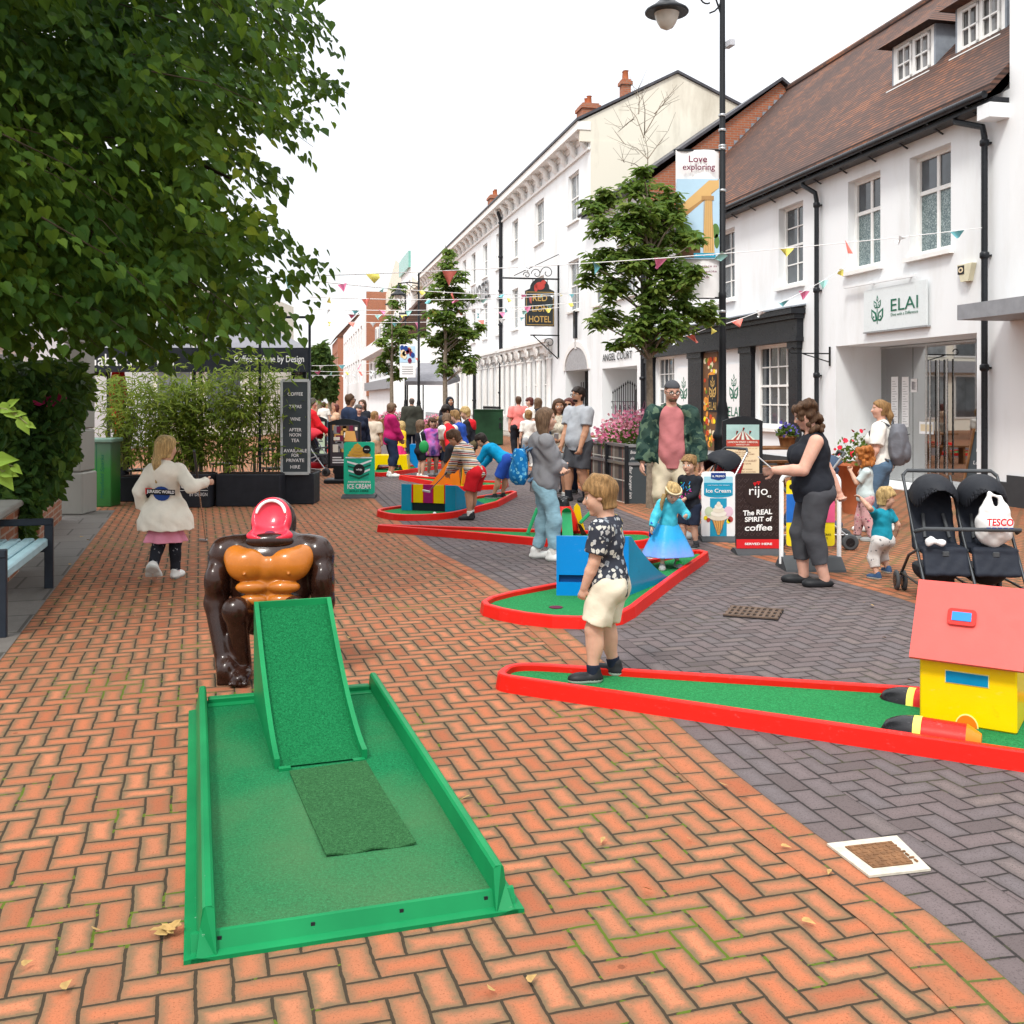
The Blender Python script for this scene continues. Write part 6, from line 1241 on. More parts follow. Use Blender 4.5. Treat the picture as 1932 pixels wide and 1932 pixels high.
# --- gorilla
GO = at(510, HZ, 6.02); GO.z = 0; gt = thing('gorilla_statue', 'glossy brown gorilla figure with orange chest and wide open pink mouth behind the ramp', 'statue', GO, R(4))
h_ = .009; s = SDF((-.42, -.34, 0), (.42, .36, 1.08), h_)
def mir(fn):
 for q in (-1, 1): fn(q)
s.ell((0, .05, .52), (.245, .14, .22), k=.05); s.ell((0, .04, .66), (.26, .14, .15), k=.05); s.cap((-.2, .06, .735), (.2, .06, .735), .085, k=.05); s.ell((0, .06, .34), (.17, .15, .13), k=.05)
s.ell((0, .09, .79), (.13, .10, .1), k=.05); s.ell((0, .19, .86), (.11, .09, .12), k=.03)
def limbs(q):
 s.ell((q*.275, .04, .70), (.085, .1, .11), k=.04); s.cap((q*.29, .04, .68), (q*.31, -.02, .43), .075, .062, k=.03); s.ell((q*.31, -.03, .56), (.065, .08, .11), k=.03)
 s.cap((q*.31, -.02, .43), (q*.235, -.14, .11), .066, .05, k=.03); s.ell((q*.215, -.16, .075), (.062, .075, .075), k=.025)
 for j in range(4): s.cap((q*(.185+.022*j), -.20, .07), (q*(.185+.022*j), -.205, .012), .017, .015, k=.008)
 s.cap((q*.11, .0, .34), (q*.165, -.17, .42), .095, .075, k=.04); s.ell((q*.165, -.19, .42), (.07, .06, .07), k=.02); s.cap((q*.165, -.17, .40), (q*.14, -.1, .09), .066, .05, k=.03); s.ell((q*.135, -.17, .045), (.06, .11, .045), k=.025)
 for j in range(4): s.cap((q*(.095+.027*j), -.24, .03), (q*(.095+.027*j), -.27, .022), .016, .014, k=.008)
mir(limbs)
s.mesh('body', m_gor, gt)
s = SDF((-.28, -.2, .33), (.28, .1, .80), .007)
def plate(q):
 s.ell((q*.118, -.062, .655), (.125, .075, .098), k=.012); s.ell((q*.19, -.03, .70), (.075, .06, .07), k=.03); s.ell((q*.092, -.085, .532), (.094, .048, .04), k=.008); s.ell((q*.083, -.085, .458), (.085, .045, .038), k=.008); s.ell((q*.07, -.08, .388), (.072, .042, .038), k=.008); s.ell((q*.125, -.135, .615), (.008, .01, .008), k=.004)
mir(plate); s.ell((0, -.005, .55), (.17, .09, .2), k=.015); s.ell((0, -.055, .64), (.09, .066, .085), k=.012); s.mesh('chest', m_gtan, gt)
fr_u = Vector((0, .42, .9)).normalized(); fr_n = Vector((0, -.9, .42)).normalized(); mc = Vector((0, .0, .905))
def MP(x, y, z=0): return mc+Vector((x, 0, 0))+fr_u*y+fr_n*z
Qm = [(1, 0, 0), tuple(fr_u), tuple(fr_n)]
s = SDF((-.17, -.2, .72), (.17, .2, 1.08), .006); s.ell(MP(0, .02, -.04), (.118, .14, .075), Qm, k=.02); s.ell(MP(0, -.085, -.015), (.135, .05, .05), Qm, k=.03)
s.ell(MP(0, .035, .03), (.102, .115, .058), Qm, k=.012, sub=True); s.ell(MP(0, -.06, .03), (.108, .05, .05), Qm, k=.012, sub=True)
s.mesh('mouth', m_mouth, gt)
mb = MB(); arc = [MP(.084*math.sin(a), .035+.090*math.cos(a), .004) for a in np.linspace(-1.45, 1.45, 16)]; mb.tube([p.copy() for p in arc], [.005]+[.0095]*14+[.005], 8); build(mb, 'teeth', m_tooth, gt, local=True)
s = SDF((-.2, -.1, .72), (.2, .32, 1.08), .007); s.ell(MP(0, .0, -.125), (.132, .15, .085), Qm, k=.02); s.ell((0, .15, .9), (.12, .1, .13), k=.04); s.ell(MP(0, -.115, -.03), (.14, .05, .055), Qm, k=.03); s.mesh('head', m_gor, gt)
mb = MB(); mb.lathe((0, 0, 0), [(.034, 0), (.03, .004)], 14, 0, 1, .6, Vector((1, 0, 0)), fr_u, fr_n)
mb.v = [tuple(Vector(v)+MP(0, -.075, -.012)) for v in mb.v]; build(mb, 'throat', f_maroon, gt, local=True)
# --- red-rimmed courses
def course(label, pts, rim=.06, hgt=.088, smooth=True, cw=.05):
 P = [Vector((x, y, 0)) for x, y in pts]; n = len(P); c = sum(P, Vector())/n; t_ = thing('golf_course', label, 'mini golf', c, 0, 'red rimmed mini golf courses')
 ar = sum(P[i].x*P[(i+1) % n].y-P[(i+1) % n].x*P[i].y for i in range(n))
 if ar < 0: P = P[::-1]
 nn = []
 for i in range(n):
  d0 = (P[i]-P[i-1]).normalized(); d1 = (P[(i+1) % n]-P[i]).normalized(); m_ = Vector((-(d0.y+d1.y), d0.x+d1.x, 0)).normalized(); k = 1/max(.45, math.sqrt(max(.05, (1+d0.dot(d1))/2))); nn.append(m_*k)
 prof = [(0, 0), (.012, hgt*.93), (.02, hgt), (rim-.008, hgt), (rim, hgt*.92), (rim, .03)]
 mb = MB(); vs = [P[i]+nn[i]*a+UP*z for a, z in prof for i in range(n)]; F = []
 for j in range(len(prof)-1):
  for i in range(n): F.append((j*n+i, j*n+(i+1) % n, (j+1)*n+(i+1) % n, (j+1)*n+i))
 mb.add(vs, F); build(mb, 'rim', m_red, t_); mb = MB(); mb.add([P[i]+nn[i]*(rim-.004)+UP*cw for i in range(n)], [tuple(range(n))]); build(mb, 'carpet', m_carpet2, t_); return t_
def rounded(pts, seg=6):
 """corner points (x, y, r): r rounds the corner"""
 out = []; n = len(pts)
 for i in range(n):
  p = Vector(pts[i][:2]); r = pts[i][2] if len(pts[i]) > 2 else 0
  if r <= 0: out.append(tuple(p)); continue
  a = Vector(pts[i-1][:2]); b = Vector(pts[(i+1) % n][:2]); da = (a-p); db = (b-p); da = da.normalized()*min(r, da.length*.49); db = db.normalized()*min(r, db.length*.49)
  for k in range(seg+1): t_ = k/seg; q = (p+da)*(1-t_)**2+p*2*t_*(1-t_)+(p+db)*t_*t_; out.append(tuple(q))
 return out
c1 = course('red rimmed wedge shaped course in front of the dino shirt boy with the yellow house', rounded([(-.12, 5.70, .12), (2.22, 4.44), (3.25, 3.92, .1), (3.62, 4.80, .1), (2.68, 5.36), (-.02, 6.02, .22)]))
c2 = course('red rimmed teardrop course with the blue ramp behind the dino shirt boy', [(1.95, 10.2), (1.99, 10.33), (1.94, 10.46), (1.84, 10.46), (1.22, 9.74), (.38, 8.61), (-.03, 8.2), (-.19, 7.98), (-.245, 7.8), (-.22, 7.66), (-.1, 7.5), (.08, 7.34), (.28, 7.23), (.47, 7.2), (.66, 7.25), (.80, 7.36), (.92, 7.6), (1.05, 7.95), (1.5, 9.1)])
mb = MB(); hc = gnd(1049, 1146, .052); mb.lathe(hc, [(.052, 0), (.052, .004)], 18); build(mb, 'hole', M('hole_maroon', (.10, .005, .03)), c2)
c3 = course('red rimmed long wedge course with the ladybird figure', rounded([(-1.66, 12.50, .03), (-.40, 11.78), (.52, 11.14), (1.25, 10.95, .3), (1.62, 11.3, .3), (1.62, 11.95, .2), (1.0, 11.98), (0, 12.2), (-1.62, 12.62, .03)]))
c4 = course('red rimmed teardrop course with the rainbow striped block', rounded([(-1.98, 14.3, .35), (-1.55, 13.55, .35), (-.85, 13.72, .5), (-.2, 15.4), (.1, 17.1, .06), (-.02, 17.25, .06), (-.7, 16.0), (-1.55, 14.95, .3)]))
c5 = course('red rimmed course with the orange and yellow obstacle', rounded([(-2.3, 20.7, .04), (-1.43, 19.0), (-.98, 18.0, .1), (-.12, 18.5, .1), (-.05, 19.2, .12), (-.8, 19.5), (-2.2, 20.85, .04)]))
c6 = course('red rimmed course with the yellow and blue obstacle farther down the street', rounded([(-3.3, 22.0, .3), (-2.7, 21.3, .3), (-1.55, 24.1, .1), (-1.75, 24.6, .1), (-3.2, 23.0, .2)]))
c7 = course('farthest red rimmed course beyond the advertising boards', rounded([(-6.6, 31.5, .3), (-5.6, 31.5, .3), (-5.4, 35, .1), (-6.0, 35.2, .1)])); c8 = course('red rimmed course end behind the girl with the green bag', rounded([(-2.6, 26.6, .3), (-.9, 26.2, .3), (-.8, 27.0, .1), (-2.4, 27.8, .1)]))
h0, h1 = gnd(1735, 1357, .05), gnd(1919, 1387, .05); hx = (h1-h0); hw = hx.length; hx.normalize(); hy = Vector((-hx.y, hx.x, 0)); HD, HH = .34, .335
th = thing('toy_house', 'yellow plastic toy house with a pinkish red roof on the nearest red rimmed course', 'obstacle', h0)
def HP(x, y, z): return h0+hx*x+hy*y+UP*z
mb = MB(); mb.obox(HP(hw/2, HD/2, HH/2), hx, hy, UP, hw, HD, HH, 0, .008)
for x in (.0, hw-.02): mb.prism([HP(x, 0.004, HH), HP(x, HD/2, HH+.3), HP(x, HD-.004, HH)], hx*.02)
build(mb, 'wall', m_yel, th)
mb = MB(); ov = .035
def slab(y0, z0, y1, z1, th_=.022):
 P = [HP(-ov, y0, z0), HP(hw+ov, y0, z0), HP(hw+ov, y1, z1), HP(-ov, y1, z1)]; nn_ = (P[1]-P[0]).cross(P[3]-P[0]).normalized()*th_
 if nn_.z < 0: nn_ = -nn_
 mb.hexa(P+[p+nn_ for p in P])
slab(-.05, HH-.03, HD/2, HH+.315); slab(HD+.05, HH-.03, HD/2-.01, HH+.31); build(mb, 'roof', m_pinkroof, th)
ns = (HP(0, HD/2, HH+.315)-HP(0, -.05, HH-.03)); Ls = ns.length; ns.normalize(); bd = Board(HP(-ov, -.05, HH-.03)+hx.cross(ns)*.0225, hx, ns, .004)
mb = MB(); bd.rect(mb, .155, .185, .285, .268, 4, 0, .018); bd.rect(mb, .165, .193, .275, .26, 1, 0); build(mb, 'roof_window_frame', m_red, th); mb = MB(); bd.rect(mb, .176, .205, .264, .25, 5, 0); build(mb, 'roof_window', m_blue, th)
bd = Board(HP(0, -.0005, 0), hx, UP, .003); mb = MB(); bd.rect(mb, .117, .200, .313, .262, 1, 0); build(mb, 'window_frame', M('pale_yellow_trim', (.8, .72, .25)), th); mb = MB(); bd.rect(mb, .121, .204, .309, .258, 2, 0); build(mb, 'window', M('deep_sky_panel', (.0, .22, .42), .3), th)
mb = MB(); bd.ell(mb, .215, .0, .052, .062, 1, 0, 14, 0, 180); build(mb, 'arch_trim', M('pale_yellow_trim', (.8, .72, .25)), th); mb = MB(); bd.ell(mb, .215, .0, .047, .056, 2, 0, 14, 0, 180); build(mb, 'arch', m_org, th)
def bumper(label, a, b, r):
 t_ = thing('crayon_bumper', label, 'obstacle', a, 0, 'crayon bumpers on the nearest course'); d = (b-a).normalized(); L_ = (b-a).length; x = Vector((-d.y, d.x, 0))
 def part(name, u0, u1, r0, r1, m, rnd=False):
  mb = MB(); rows = []; K = 9
  us = np.linspace(0, 1, 8) if rnd else (0, 1)
  for u in us:
   rad = r0+(r1-r0)*u if not rnd else r1*math.sqrt(max(0.0004, 1-(1-u)**2)); c = a+d*(u0+(u1-u0)*u); rows.append([c+x*(rad*math.cos(q))+UP*(rad*math.sin(q)*.95) for q in np.linspace(0, math.pi, K)])
  vs = [p for rw_ in rows for p in rw_]; F = [(i*K+j, i*K+j+1, (i+1)*K+j+1, (i+1)*K+j) for i in range(len(rows)-1) for j in range(K-1)]; mb.add(vs, F, 0, True); mb.add(rows[0], [tuple(range(K))]); mb.add(rows[-1], [tuple(range(K))[::-1]]); build(mb, name, m, t_)
 part('tip', 0, .15, r*.4, r, m_blk, True); part('band', .15, .185, r*1.03, r*1.03, M('pale_yellow_band', (.85, .72, .12)), False); part('barrel', .185, L_*.86, r, r*.96, m_red); part('end', L_*.86, L_, r*.96, r*.5, m_org)
A_, B_ = gnd(1662, 1373, .05), gnd(1852, 1401, .05); bumper('black tipped red crayon bumper lying in front of the yellow house', A_, B_, .082)
A_, B_ = gnd(1659, 1315, .05), gnd(1800, 1337, .05); bumper('black tipped red crayon bumper half hidden behind the yellow house', A_, B_, .076)
def wedge_block(name, label, a, b, L_, H_, ax_dir, mats, panels=None, slot=True, lip=.02):
 a, b = Vector(a), Vector(b); x = (b-a); w_ = x.length; x.normalize(); y = ax_dir.normalized(); t_ = thing(name, label, 'obstacle', a, 0, 'plastic ramps on the courses'); Pq = lambda u, v, z: a+x*u+y*v+UP*z
 k = 10; prof = [(0, 0), (0, H_), (.05, H_)]+[(.05+(L_-.05)*i/k, H_*(1-i/k)**1.5) for i in range(1, k+1)]; mb = MB(); mb.prism([Pq(0, v, z) for v, z in prof], x*w_); build(mb, 'ramp', mats[0], t_); return t_, Pq, w_, x, y
axis2 = (Vector((1.95, 10.3, 0))-Vector((.3, 7.5, 0))); a = gnd(1050, 1122, .05); b = gnd(1186, 1124, .05)
t_, Pq, w_, x_, y_ = wedge_block('blue_ramp', 'bright blue plastic ramp block with a slot on the teardrop course behind the boy', a, b, .98, .47, axis2, [m_teal])
mb = MB(); n_ = x_.cross(UP); th_ = .03
def face(u0, z0, u1, z1, d0, d1): mb.hexa([Pq(u0, 0, z0)+n_*d0, Pq(u1, 0, z0)+n_*d0, Pq(u1, 0, z0)+n_*d1, Pq(u0, 0, z0)+n_*d1, Pq(u0, 0, z1)+n_*d0, Pq(u1, 0, z1)+n_*d0, Pq(u1, 0, z1)+n_*d1, Pq(u0, 0, z1)+n_*d1])
face(0, .0, w_, .105, .003, .03); face(0, .165, w_, .475, .003, .03); face(0, .105, .02, .165, .003, .03); face(w_-.02, .105, w_, .165, .003, .03); build(mb, 'front_panel', m_blue, t_); mb = MB(); mb.hexa([Pq(.02, 0, .105)+n_*.001, Pq(w_-.02, 0, .105)+n_*.001, Pq(w_-.02, 0, .105)+n_*.003, Pq(.02, 0, .105)+n_*.003, Pq(.02, 0, .165)+n_*.001, Pq(w_-.02, 0, .165)+n_*.001, Pq(w_-.02, 0, .165)+n_*.003, Pq(.02, 0, .165)+n_*.003]); build(mb, 'slot', M('blue_slot_shade', (.0, .035, .13)), t_)  # slot is backed by a dark blue sheet, the shade inside put into its colour
a = gnd(759, 962, .05); b = gnd(861, 966, .05); axis4 = Vector((0, 17.1, 0))-Vector((-1.5, 13.9, 0)); t_, Pq, w_, x_, y_ = wedge_block('rainbow_block', 'striped rainbow block with a blue ramp on the course in front of the striped jumper boy', a, b, 1.1, .36, axis4, [m_teal]); t_['label'] = 'striped rainbow block with a blue ramp beside the boy in the striped jumper'
n_ = x_.cross(UP); cuts = [0, .19, .225, .40, .415, .58, .60, .79, .81, 1.0]; cl_ = [m_teal, m_red, m_yel, m_red, m_mag_p, m_red, m_yel, m_red, m_teal]
for i in range(9):
 mb = MB(); u0, u1 = cuts[i]*w_, cuts[i+1]*w_; z0 = .0 if i in (0, 8) else .115; mb.hexa([Pq(u0, 0, z0)+n_*.003, Pq(u1, 0, z0)+n_*.003, Pq(u1, 0, z0)+n_*.03, Pq(u0, 0, z0)+n_*.03, Pq(u0, 0, .37)+n_*.003, Pq(u1, 0, .37)+n_*.003, Pq(u1, 0, .37)+n_*.03, Pq(u0, 0, .37)+n_*.03]); build(mb, 'front_stripe', cl_[i], t_)
mb = MB(); mb.hexa([Pq(.03, 0, 0)+n_*.001, Pq(w_-.03, 0, 0)+n_*.001, Pq(w_-.03, 0, 0)+n_*.0025, Pq(.03, 0, 0)+n_*.0025, Pq(.03, 0, .115)+n_*.001, Pq(w_-.03, 0, .115)+n_*.001, Pq(w_-.03, 0, .115)+n_*.0025, Pq(.03, 0, .115)+n_*.0025]); build(mb, 'slot', M('slot_shade', (.012, .02, .025)), t_)  # near-black sheet behind the stripes stands in for shade in the opening
lc = gnd(1063, 1008, .05); lb = thing('ladybird_obstacle', 'red ladybird figure with green arched legs and a black head on the long wedge course', 'obstacle', lc)
mb = MB(); mb.lathe(lc+UP*.05, [(.175, 0), (.18, .02), (.165, .1), (.13, .2), (.09, .265), (.085, .28), (.0, .285)], 20); build(mb, 'body', m_red, lb)
s = SDF((-.1, -.1, .28), (.1, .1, .46), .008); s.cap((0, 0, .32), (0, 0, .36), .078, .07, k=.01); mir(lambda q: s.ell((q*.038, -.01, .415), (.032, .03, .03), k=.012)); s.mesh('head', m_blk, lb)
def arch(pts, w_, m, name='leg'):
 mb = MB()
 for p, q in zip(pts[:-1], pts[1:]): mb.bar(lc+Vector(p), lc+Vector(q), w_, w_*.8, 0, Vector((0, -1, .3)), .008)
 build(mb, name, m, lb)
mb = MB(); K = [(-.13, -.2, .0), (-.14+.13, -.24, .0)]; sh = [Vector((.03+.055*math.cos(a), -.2+.06*(1-math.sin(a)), .27+.055*math.sin(a))) for a in np.linspace(math.pi, 0, 9)]; mb.prism([lc+Vector((-.025, -.24, .0))]+[lc+p for p in sh]+[lc+Vector((.10, -.28, 0))], Vector((0, .03, 0))); build(mb, 'leg', m_grn, lb)
arch([(.19, -.02, .13), (.36, .0, .30), (.56, .0, .0)], .04, m_grn); arch([(-.19, -.02, .13), (-.30, .05, .3), (-.42, .0, .0)], .04, m_grn)
mb = MB(); mb.prism([lc+Vector(p) for p in ((.12, .1, .05), (.13, .1, .31), (.165, .1, .35), (.2, .1, .31), (.23, .1, .14), (.27, .1, 0), (.2, .1, 0))], Vector((0, .03, 0))); build(mb, 'leg', m_yel, lb)
for q in (-1, 1): mb = MB(); mb.prism([lc+Vector(p) for p in ((q*.16, -.1, .14), (q*.2, -.1, .12), (q*.27, -.1, 0), (q*.2, -.1, 0))], Vector((0, .04, 0))); build(mb, 'foot', m_gor, lb)
oc = Vector((-.88, 18.55, .05)); ob = thing('slope_obstacle', 'orange slope obstacle with yellow sides by the boy in the red football shirt', 'obstacle', oc)
mb = MB(); mb.prism([oc+Vector(p) for p in ((-.62, 0, 0), (-.24, 0, .5), (-.12, 0, .5), (-.05, 0, 0))], Vector((0, .5, 0))); build(mb, 'slope', m_org, ob)
mb = MB(); mb.prism([oc+Vector(p) for p in ((-.045, .0, 0), (.0, 0, .5), (.12, 0, .6), (.3, 0, .26), (.25, 0, 0))], Vector((0, .42, 0))); build(mb, 'side_block', m_yel, ob); mb = MB(); mb.prism([oc+Vector(p) for p in ((-.03, -.012, .03), (.0, -.012, .46), (.12, -.012, .42), (.16, -.012, .03))], Vector((0, .009, 0))); build(mb, 'inset', m_org, ob)
oc = Vector((-2.72, 22.7, .05)); ob = thing('arch_obstacle', 'yellow arch obstacle with a blue slide end behind the woman in the magenta jacket', 'obstacle', oc)
mb = MB(); mb.prism([oc+Vector(p) for p in ((-.42, 0, 0), (-.36, 0, .33), (.38, 0, .33), (.42, 0, 0), (.3, 0, 0), (.25, 0, .12), (-.25, 0, .12), (-.3, 0, 0))], Vector((0, .5, 0))); build(mb, 'arch', m_yel, ob)
mb = MB(); mb.prism([oc+Vector(p) for p in ((-.52, .1, 0), (-.52, .1, .5), (-.4, .1, .62), (-.36, .1, .34), (-.42, .1, 0))], Vector((0, .3, 0))); build(mb, 'orange_fin', m_org, ob); mb = MB(); mb.prism([oc+Vector(p) for p in ((.40, .55, .16), (.40, .55, .55), (.62, .55, .55), (.66, .55, .2), (.75, .55, 0), (.55, .55, 0))], Vector((0, .3, 0))); build(mb, 'slide', m_blue, ob)
def ball(label, p, m, r=.021): mb = MB(); mb.lathe(p, [(r*math.sin(a), r-r*math.cos(a)) for a in np.linspace(.05, math.pi-.05, 12)], 16); tag(build(mb, 'golf_ball', m, None, p), label, 'golf ball')
ball('bright green golf ball at the feet of the girl in the blue dress', gnd(1281, 1071, .05), M('fluorescent_green', (.03, .62, .08), .3), .034); ball('white golf ball near the front of the rainbow block', gnd(820, 973, .05), f_white, .026)
def putter(label, top, bot, d=(-1, 0, 0), r=.008, gripc=None, shaft=None):
 top, bot = Vector(top), Vector(bot); t_ = thing('golf_putter', label, 'putter', bot, 0, 'golf putters'); mb = MB(); mb.tube([top.lerp(bot, .3), bot+UP*.02], r*.75, 8); build(mb, 'shaft', shaft or m_steel, t_); mb = MB(); mb.tube([top, top.lerp(bot, .33)], r*1.5, 8); build(mb, 'grip', gripc or m_rubber, t_); mb = MB(); d = Vector(d).normalized(); mb.bar(bot-d*.02+UP*.016, bot+d*.085+UP*.016, .022, .028, 0, UP, .004); build(mb, 'putter_head', m_alu, t_)
# === SIGNS ON THE PAVING
def base_foot(parent, c, w_, d=.34, h=.055):
 mb = MB(); n_ = 9
 for y0, y1 in ((-d/2, d/2),):
  prof = [(-d/2, 0), (-d/2*.94, .02), (-.06, h), (.06, h), (d/2*.94, .02), (d/2, 0)]; A = [c+Vector((-w_/2, y, z)) for y, z in prof]; B = [c+Vector((w_/2, y, z)) for y, z in prof]; mb.strip(B, A); mb.add(A, [tuple(range(len(A)))[::-1]]); mb.add(B, [tuple(range(len(B)))])
 build(mb, 'base', m_rubber, parent)
def pav_sign(name, label, p0, p1, ptop, pbot, pbase, framem, r=.03, th_=.05, rot=0):
 Y = 1932*CH/(pbase-HZ)+.17; x0, x1 = X(p0, Y), X(p1, Y); z0, z1 = CH+(HZ-pbot)*Y/FP, CH+(HZ-ptop)*Y/FP; c = Vector(((x0+x1)/2, Y, 0)); t_ = thing(name, label, 'sign', c); w_, h__ = x1-x0, z1-z0
 B0 = Board((x0, Y+th_/2, z0), (1, 0, 0), UP, th_); mb = MB(); B0.rect(mb, 0, 0, w_, h__, 1, 0, r); build(mb, 'panel', framem, t_); base_foot(t_, c, w_*1.08); return t_, Board((x0, Y-th_/2, z0), (1, 0, 0), UP, .002), w_, h__, Y
t_, bd, w_, h_, _ = pav_sign('ice_cream_sign', 'bright green ice cream pavement sign with a swirled tub picture', 649, 707, 834, 932, 941, f_green, .04); t_.location.z = 0
mb = MB(); bd.poly(mb, [(w_*.1, h_*.7), (w_*.9, h_*.7), (w_*.8, h_*.3), (w_*.2, h_*.3)], 2, 0)
for k in range(4): y = h_*(.64-.085*k); bd.poly(mb, [(w_*(.11+.02*k), y), (w_*.5, y-.05), (w_*(.9-.025*k), y+.02), (w_*(.9-.025*k), y-.01), (w_*.5, y-.085), (w_*(.12+.02*k), y-.03)], 3, 1 if k % 2 == 0 else 4)
bd.ell(mb, w_*.5, h_*.47, .095, .095, 5, 2); bd.rect(mb, w_*.06, h_*.69, w_*.94, h_*.715, 4, 1, .008)
for k, (cy, rx_, ry_) in enumerate(((.75, .38, .06), (.80, .31, .06), (.855, .22, .06), (.91, .12, .055))): bd.ell(mb, w_*(.5-.02*k), h_*cy, w_*rx_, h_*ry_, 2+k, 3, 18); bd.stroke(mb, [(w_*(.5-rx_*.8), h_*(cy-.02)), (w_*.5, h_*(cy-.045)), (w_*(.5+rx_*.8), h_*(cy+.005))], .008, 7, 5)
bd.poly(mb, [(w_*.40, h_*.93), (w_*.52, h_*.93), (w_*.45, h_*.99)], 6, 3); bd.ell(mb, w_*.75, h_*.86, .068, .068, 8, 2); build(mb, 'tub_picture', [M('mint_print', (.02, .38, .26)), f_white, f_black, M('caramel_print', (.70, .40, .06)), f_dgreen, f_cone], t_)
mb = MB(); bd.text(mb, 'AWARD-WINNING', w_*.5, h_*.235, w_*.74, h_*.035, 2, 0, .03); bd.text(mb, 'ICE CREAM', w_*.5, h_*.15, w_*.76, h_*.095, 2, 0, .03); bd.text(mb, 'whip', w_*.5, h_*.47, w_*.2, h_*.05, 7, 0, .03); bd.text(mb, 'dairy', w_*.75, h_*.86, w_*.16, h_*.025, 10, 0, .04); build(mb, 'lettering', f_white, t_); mb = MB(); bd.text(mb, 'SOLD HERE', w_*.5, h_*.06, w_*.62, h_*.04, 2, 0, .03); build(mb, 'small_lettering', f_dgreen, t_)
def ad_board(label, p0, p1, ptop, pbase, Y=None, pic='people'):
 Y = Y or 1932*CH/(pbase-HZ); x0, x1 = X(p0, Y), X(p1, Y); z1 = CH+(HZ-ptop)*Y/FP; w_ = x1-x0; c = Vector(((x0+x1)/2, Y, 0)); t_ = thing('poster_board', label, 'sign', c, 0, 'framed poster boards'); zb = .28
 mb = MB(); P = [(x0, zb), (x1, zb), (x1, z1-.07)]+[(x0+w_*(1-k/8), z1-.07+.07*math.sin(k/8*math.pi)) for k in range(1, 8)]+[(x0, z1-.07)]; mb.prism([(x, Y-.03, z) for x, z in P], (0, .06, 0)); build(mb, 'frame', m_black, t_); mb = MB(); mb.box((c.x, Y+.02, .04), w_*1.15, .5, .08, 0, 0, .02); mb.box((c.x, Y, .17), w_*.6, .07, .24); build(mb, 'stand', m_black, t_); bd = Board((x0+.05, Y-.031, zb+.05), (1, 0, 0), UP, .002); return t_, bd, w_-.1, z1-.12-zb-.05, x0
t_, bd, w_, h_, _ = ad_board('black framed poster board with a dark picture behind the green ice cream sign', 619, 681, 790, 911)
mb = MB(); bd.rect(mb, 0, 0, w_, h_, 1, 0)
for k in range(26): x = rr.uniform(.05, .9)*w_; y = rr.uniform(.32, .9)*h_; bd.rect(mb, x, y, min(w_, x+rr.uniform(.04, .14)), min(h_, y+rr.uniform(.05, .2)), 2+k % 5, 1+k % 5)
bd.poly(mb, [(w_*.5, h_*.6), (w_*.95, h_*.6), (w_*.88, h_*.85), (w_*.55, h_*.85)], 8, 2)
for k in range(3): bd.rect(mb, .04, h_*(.07+.06*k), w_*(.6-.1*k), h_*(.1+.06*k), 3, 6)
build(mb, 'poster', [M('poster_dusk', (.06, .05, .06)), f_brown, f_cone, f_grey, f_maroon, f_soft, f_white], t_)
t_, bd, w_, h_, _ = ad_board('black framed poster board with a pale green poster near the cafe blackboard', 585, 617, 786, 882); mb = MB(); bd.rect(mb, 0, 0, w_, h_, 1, 0); [bd.rect(mb, w_*.15, h_*(.1+.09*k), w_*(.85-.1*(k % 3)), h_*(.14+.09*k), 2, 1) for k in range(9)]; build(mb, 'poster', [M('pale_green_print', (.35, .46, .34)), f_slate], t_)
t_, bd, w_, h_, _ = ad_board('black framed carnival poster board with a striped big top behind the coffee signs', 1363, 1438, 785, 969); mb = MB(); bd.rect(mb, 0, 0, w_, h_, 1, 0); bd.rect(mb, 0, h_*.77, w_, h_, 2, 1); bd.rect(mb, 0, h_*.67, w_, h_*.77, 3, 2)
for k in range(9): u = k/8; bd.poly(mb, [(w_*(.16+.68*u-.03), h_*.77), (w_*(.16+.68*u+.03), h_*.77), (w_*(.5+.12*(u-.5)), h_*(.93-.08*abs(u-.5)))], 4, 2 if k % 2 else 3)
for x, y in ((.3, .91), (.5, .96), (.7, .91)): bd.poly(mb, [(w_*x-.003, h_*(y-.06)), (w_*x+.003, h_*(y-.06)), (w_*x+.003, h_*y), (w_*x+.03, h_*(y-.012)), (w_*x-.003, h_*(y-.02))], 5, 2)
for k in range(9): bd.poly(mb, [(w_*(.06+.1*k), h_*(.645-.004*(k % 3))), (w_*(.14+.1*k), h_*(.645-.004*(k % 2))), (w_*(.13+.1*k), h_*.635)], 2, 4)
build(mb, 'poster', [f_cream, M('poster_sky', (.35, .52, .50)), M('carnival_red', (.42, .06, .04)), f_soft, f_cone], t_); mb = MB(); bd.text(mb, 'LONDON STREET CARNIVAL', w_*.5, h_*.735, w_*.92, h_*.03, 5, 0, .01); bd.text(mb, 'BASINGSTOKE', w_*.5, h_*.695, w_*.4, h_*.018, 5, 0, .01); build(mb, 'title', f_soft, t_); mb = MB()
for tx, y, ww in (('JOIN US FOR', .61, .3), ('THE BIG CARNIVAL', .58, .5), ('WITH MUSIC, FUN AND GAMES', .55, .7), ('ALL WEEKEND', .52, .34), ('FRI 5TH - SUN 6TH AUGUST', .45, .84), ('IN THE TOWN CENTRE', .405, .5), ('BARS, STREET FOOD,', .32, .6), ('ENTERTAINMENT, ACTIVITIES,', .28, .8), ('LIVE MUSIC & DJS', .24, .6)): bd.text(mb, tx, w_*.5, h_*y, w_*ww, h_*(.03 if y == .45 else .019), 2, 0, .008)
build(mb, 'lettering', M('poster_ink', (.22, .07, .04)), t_)
t_, bd, w_, h_, _ = pav_sign('ice_cream_sign', 'white and blue pavement sign picturing a whipped ice cream cone left of the coffee sign', 1323, 1386, 890, 1014, 1024, f_white, .045)
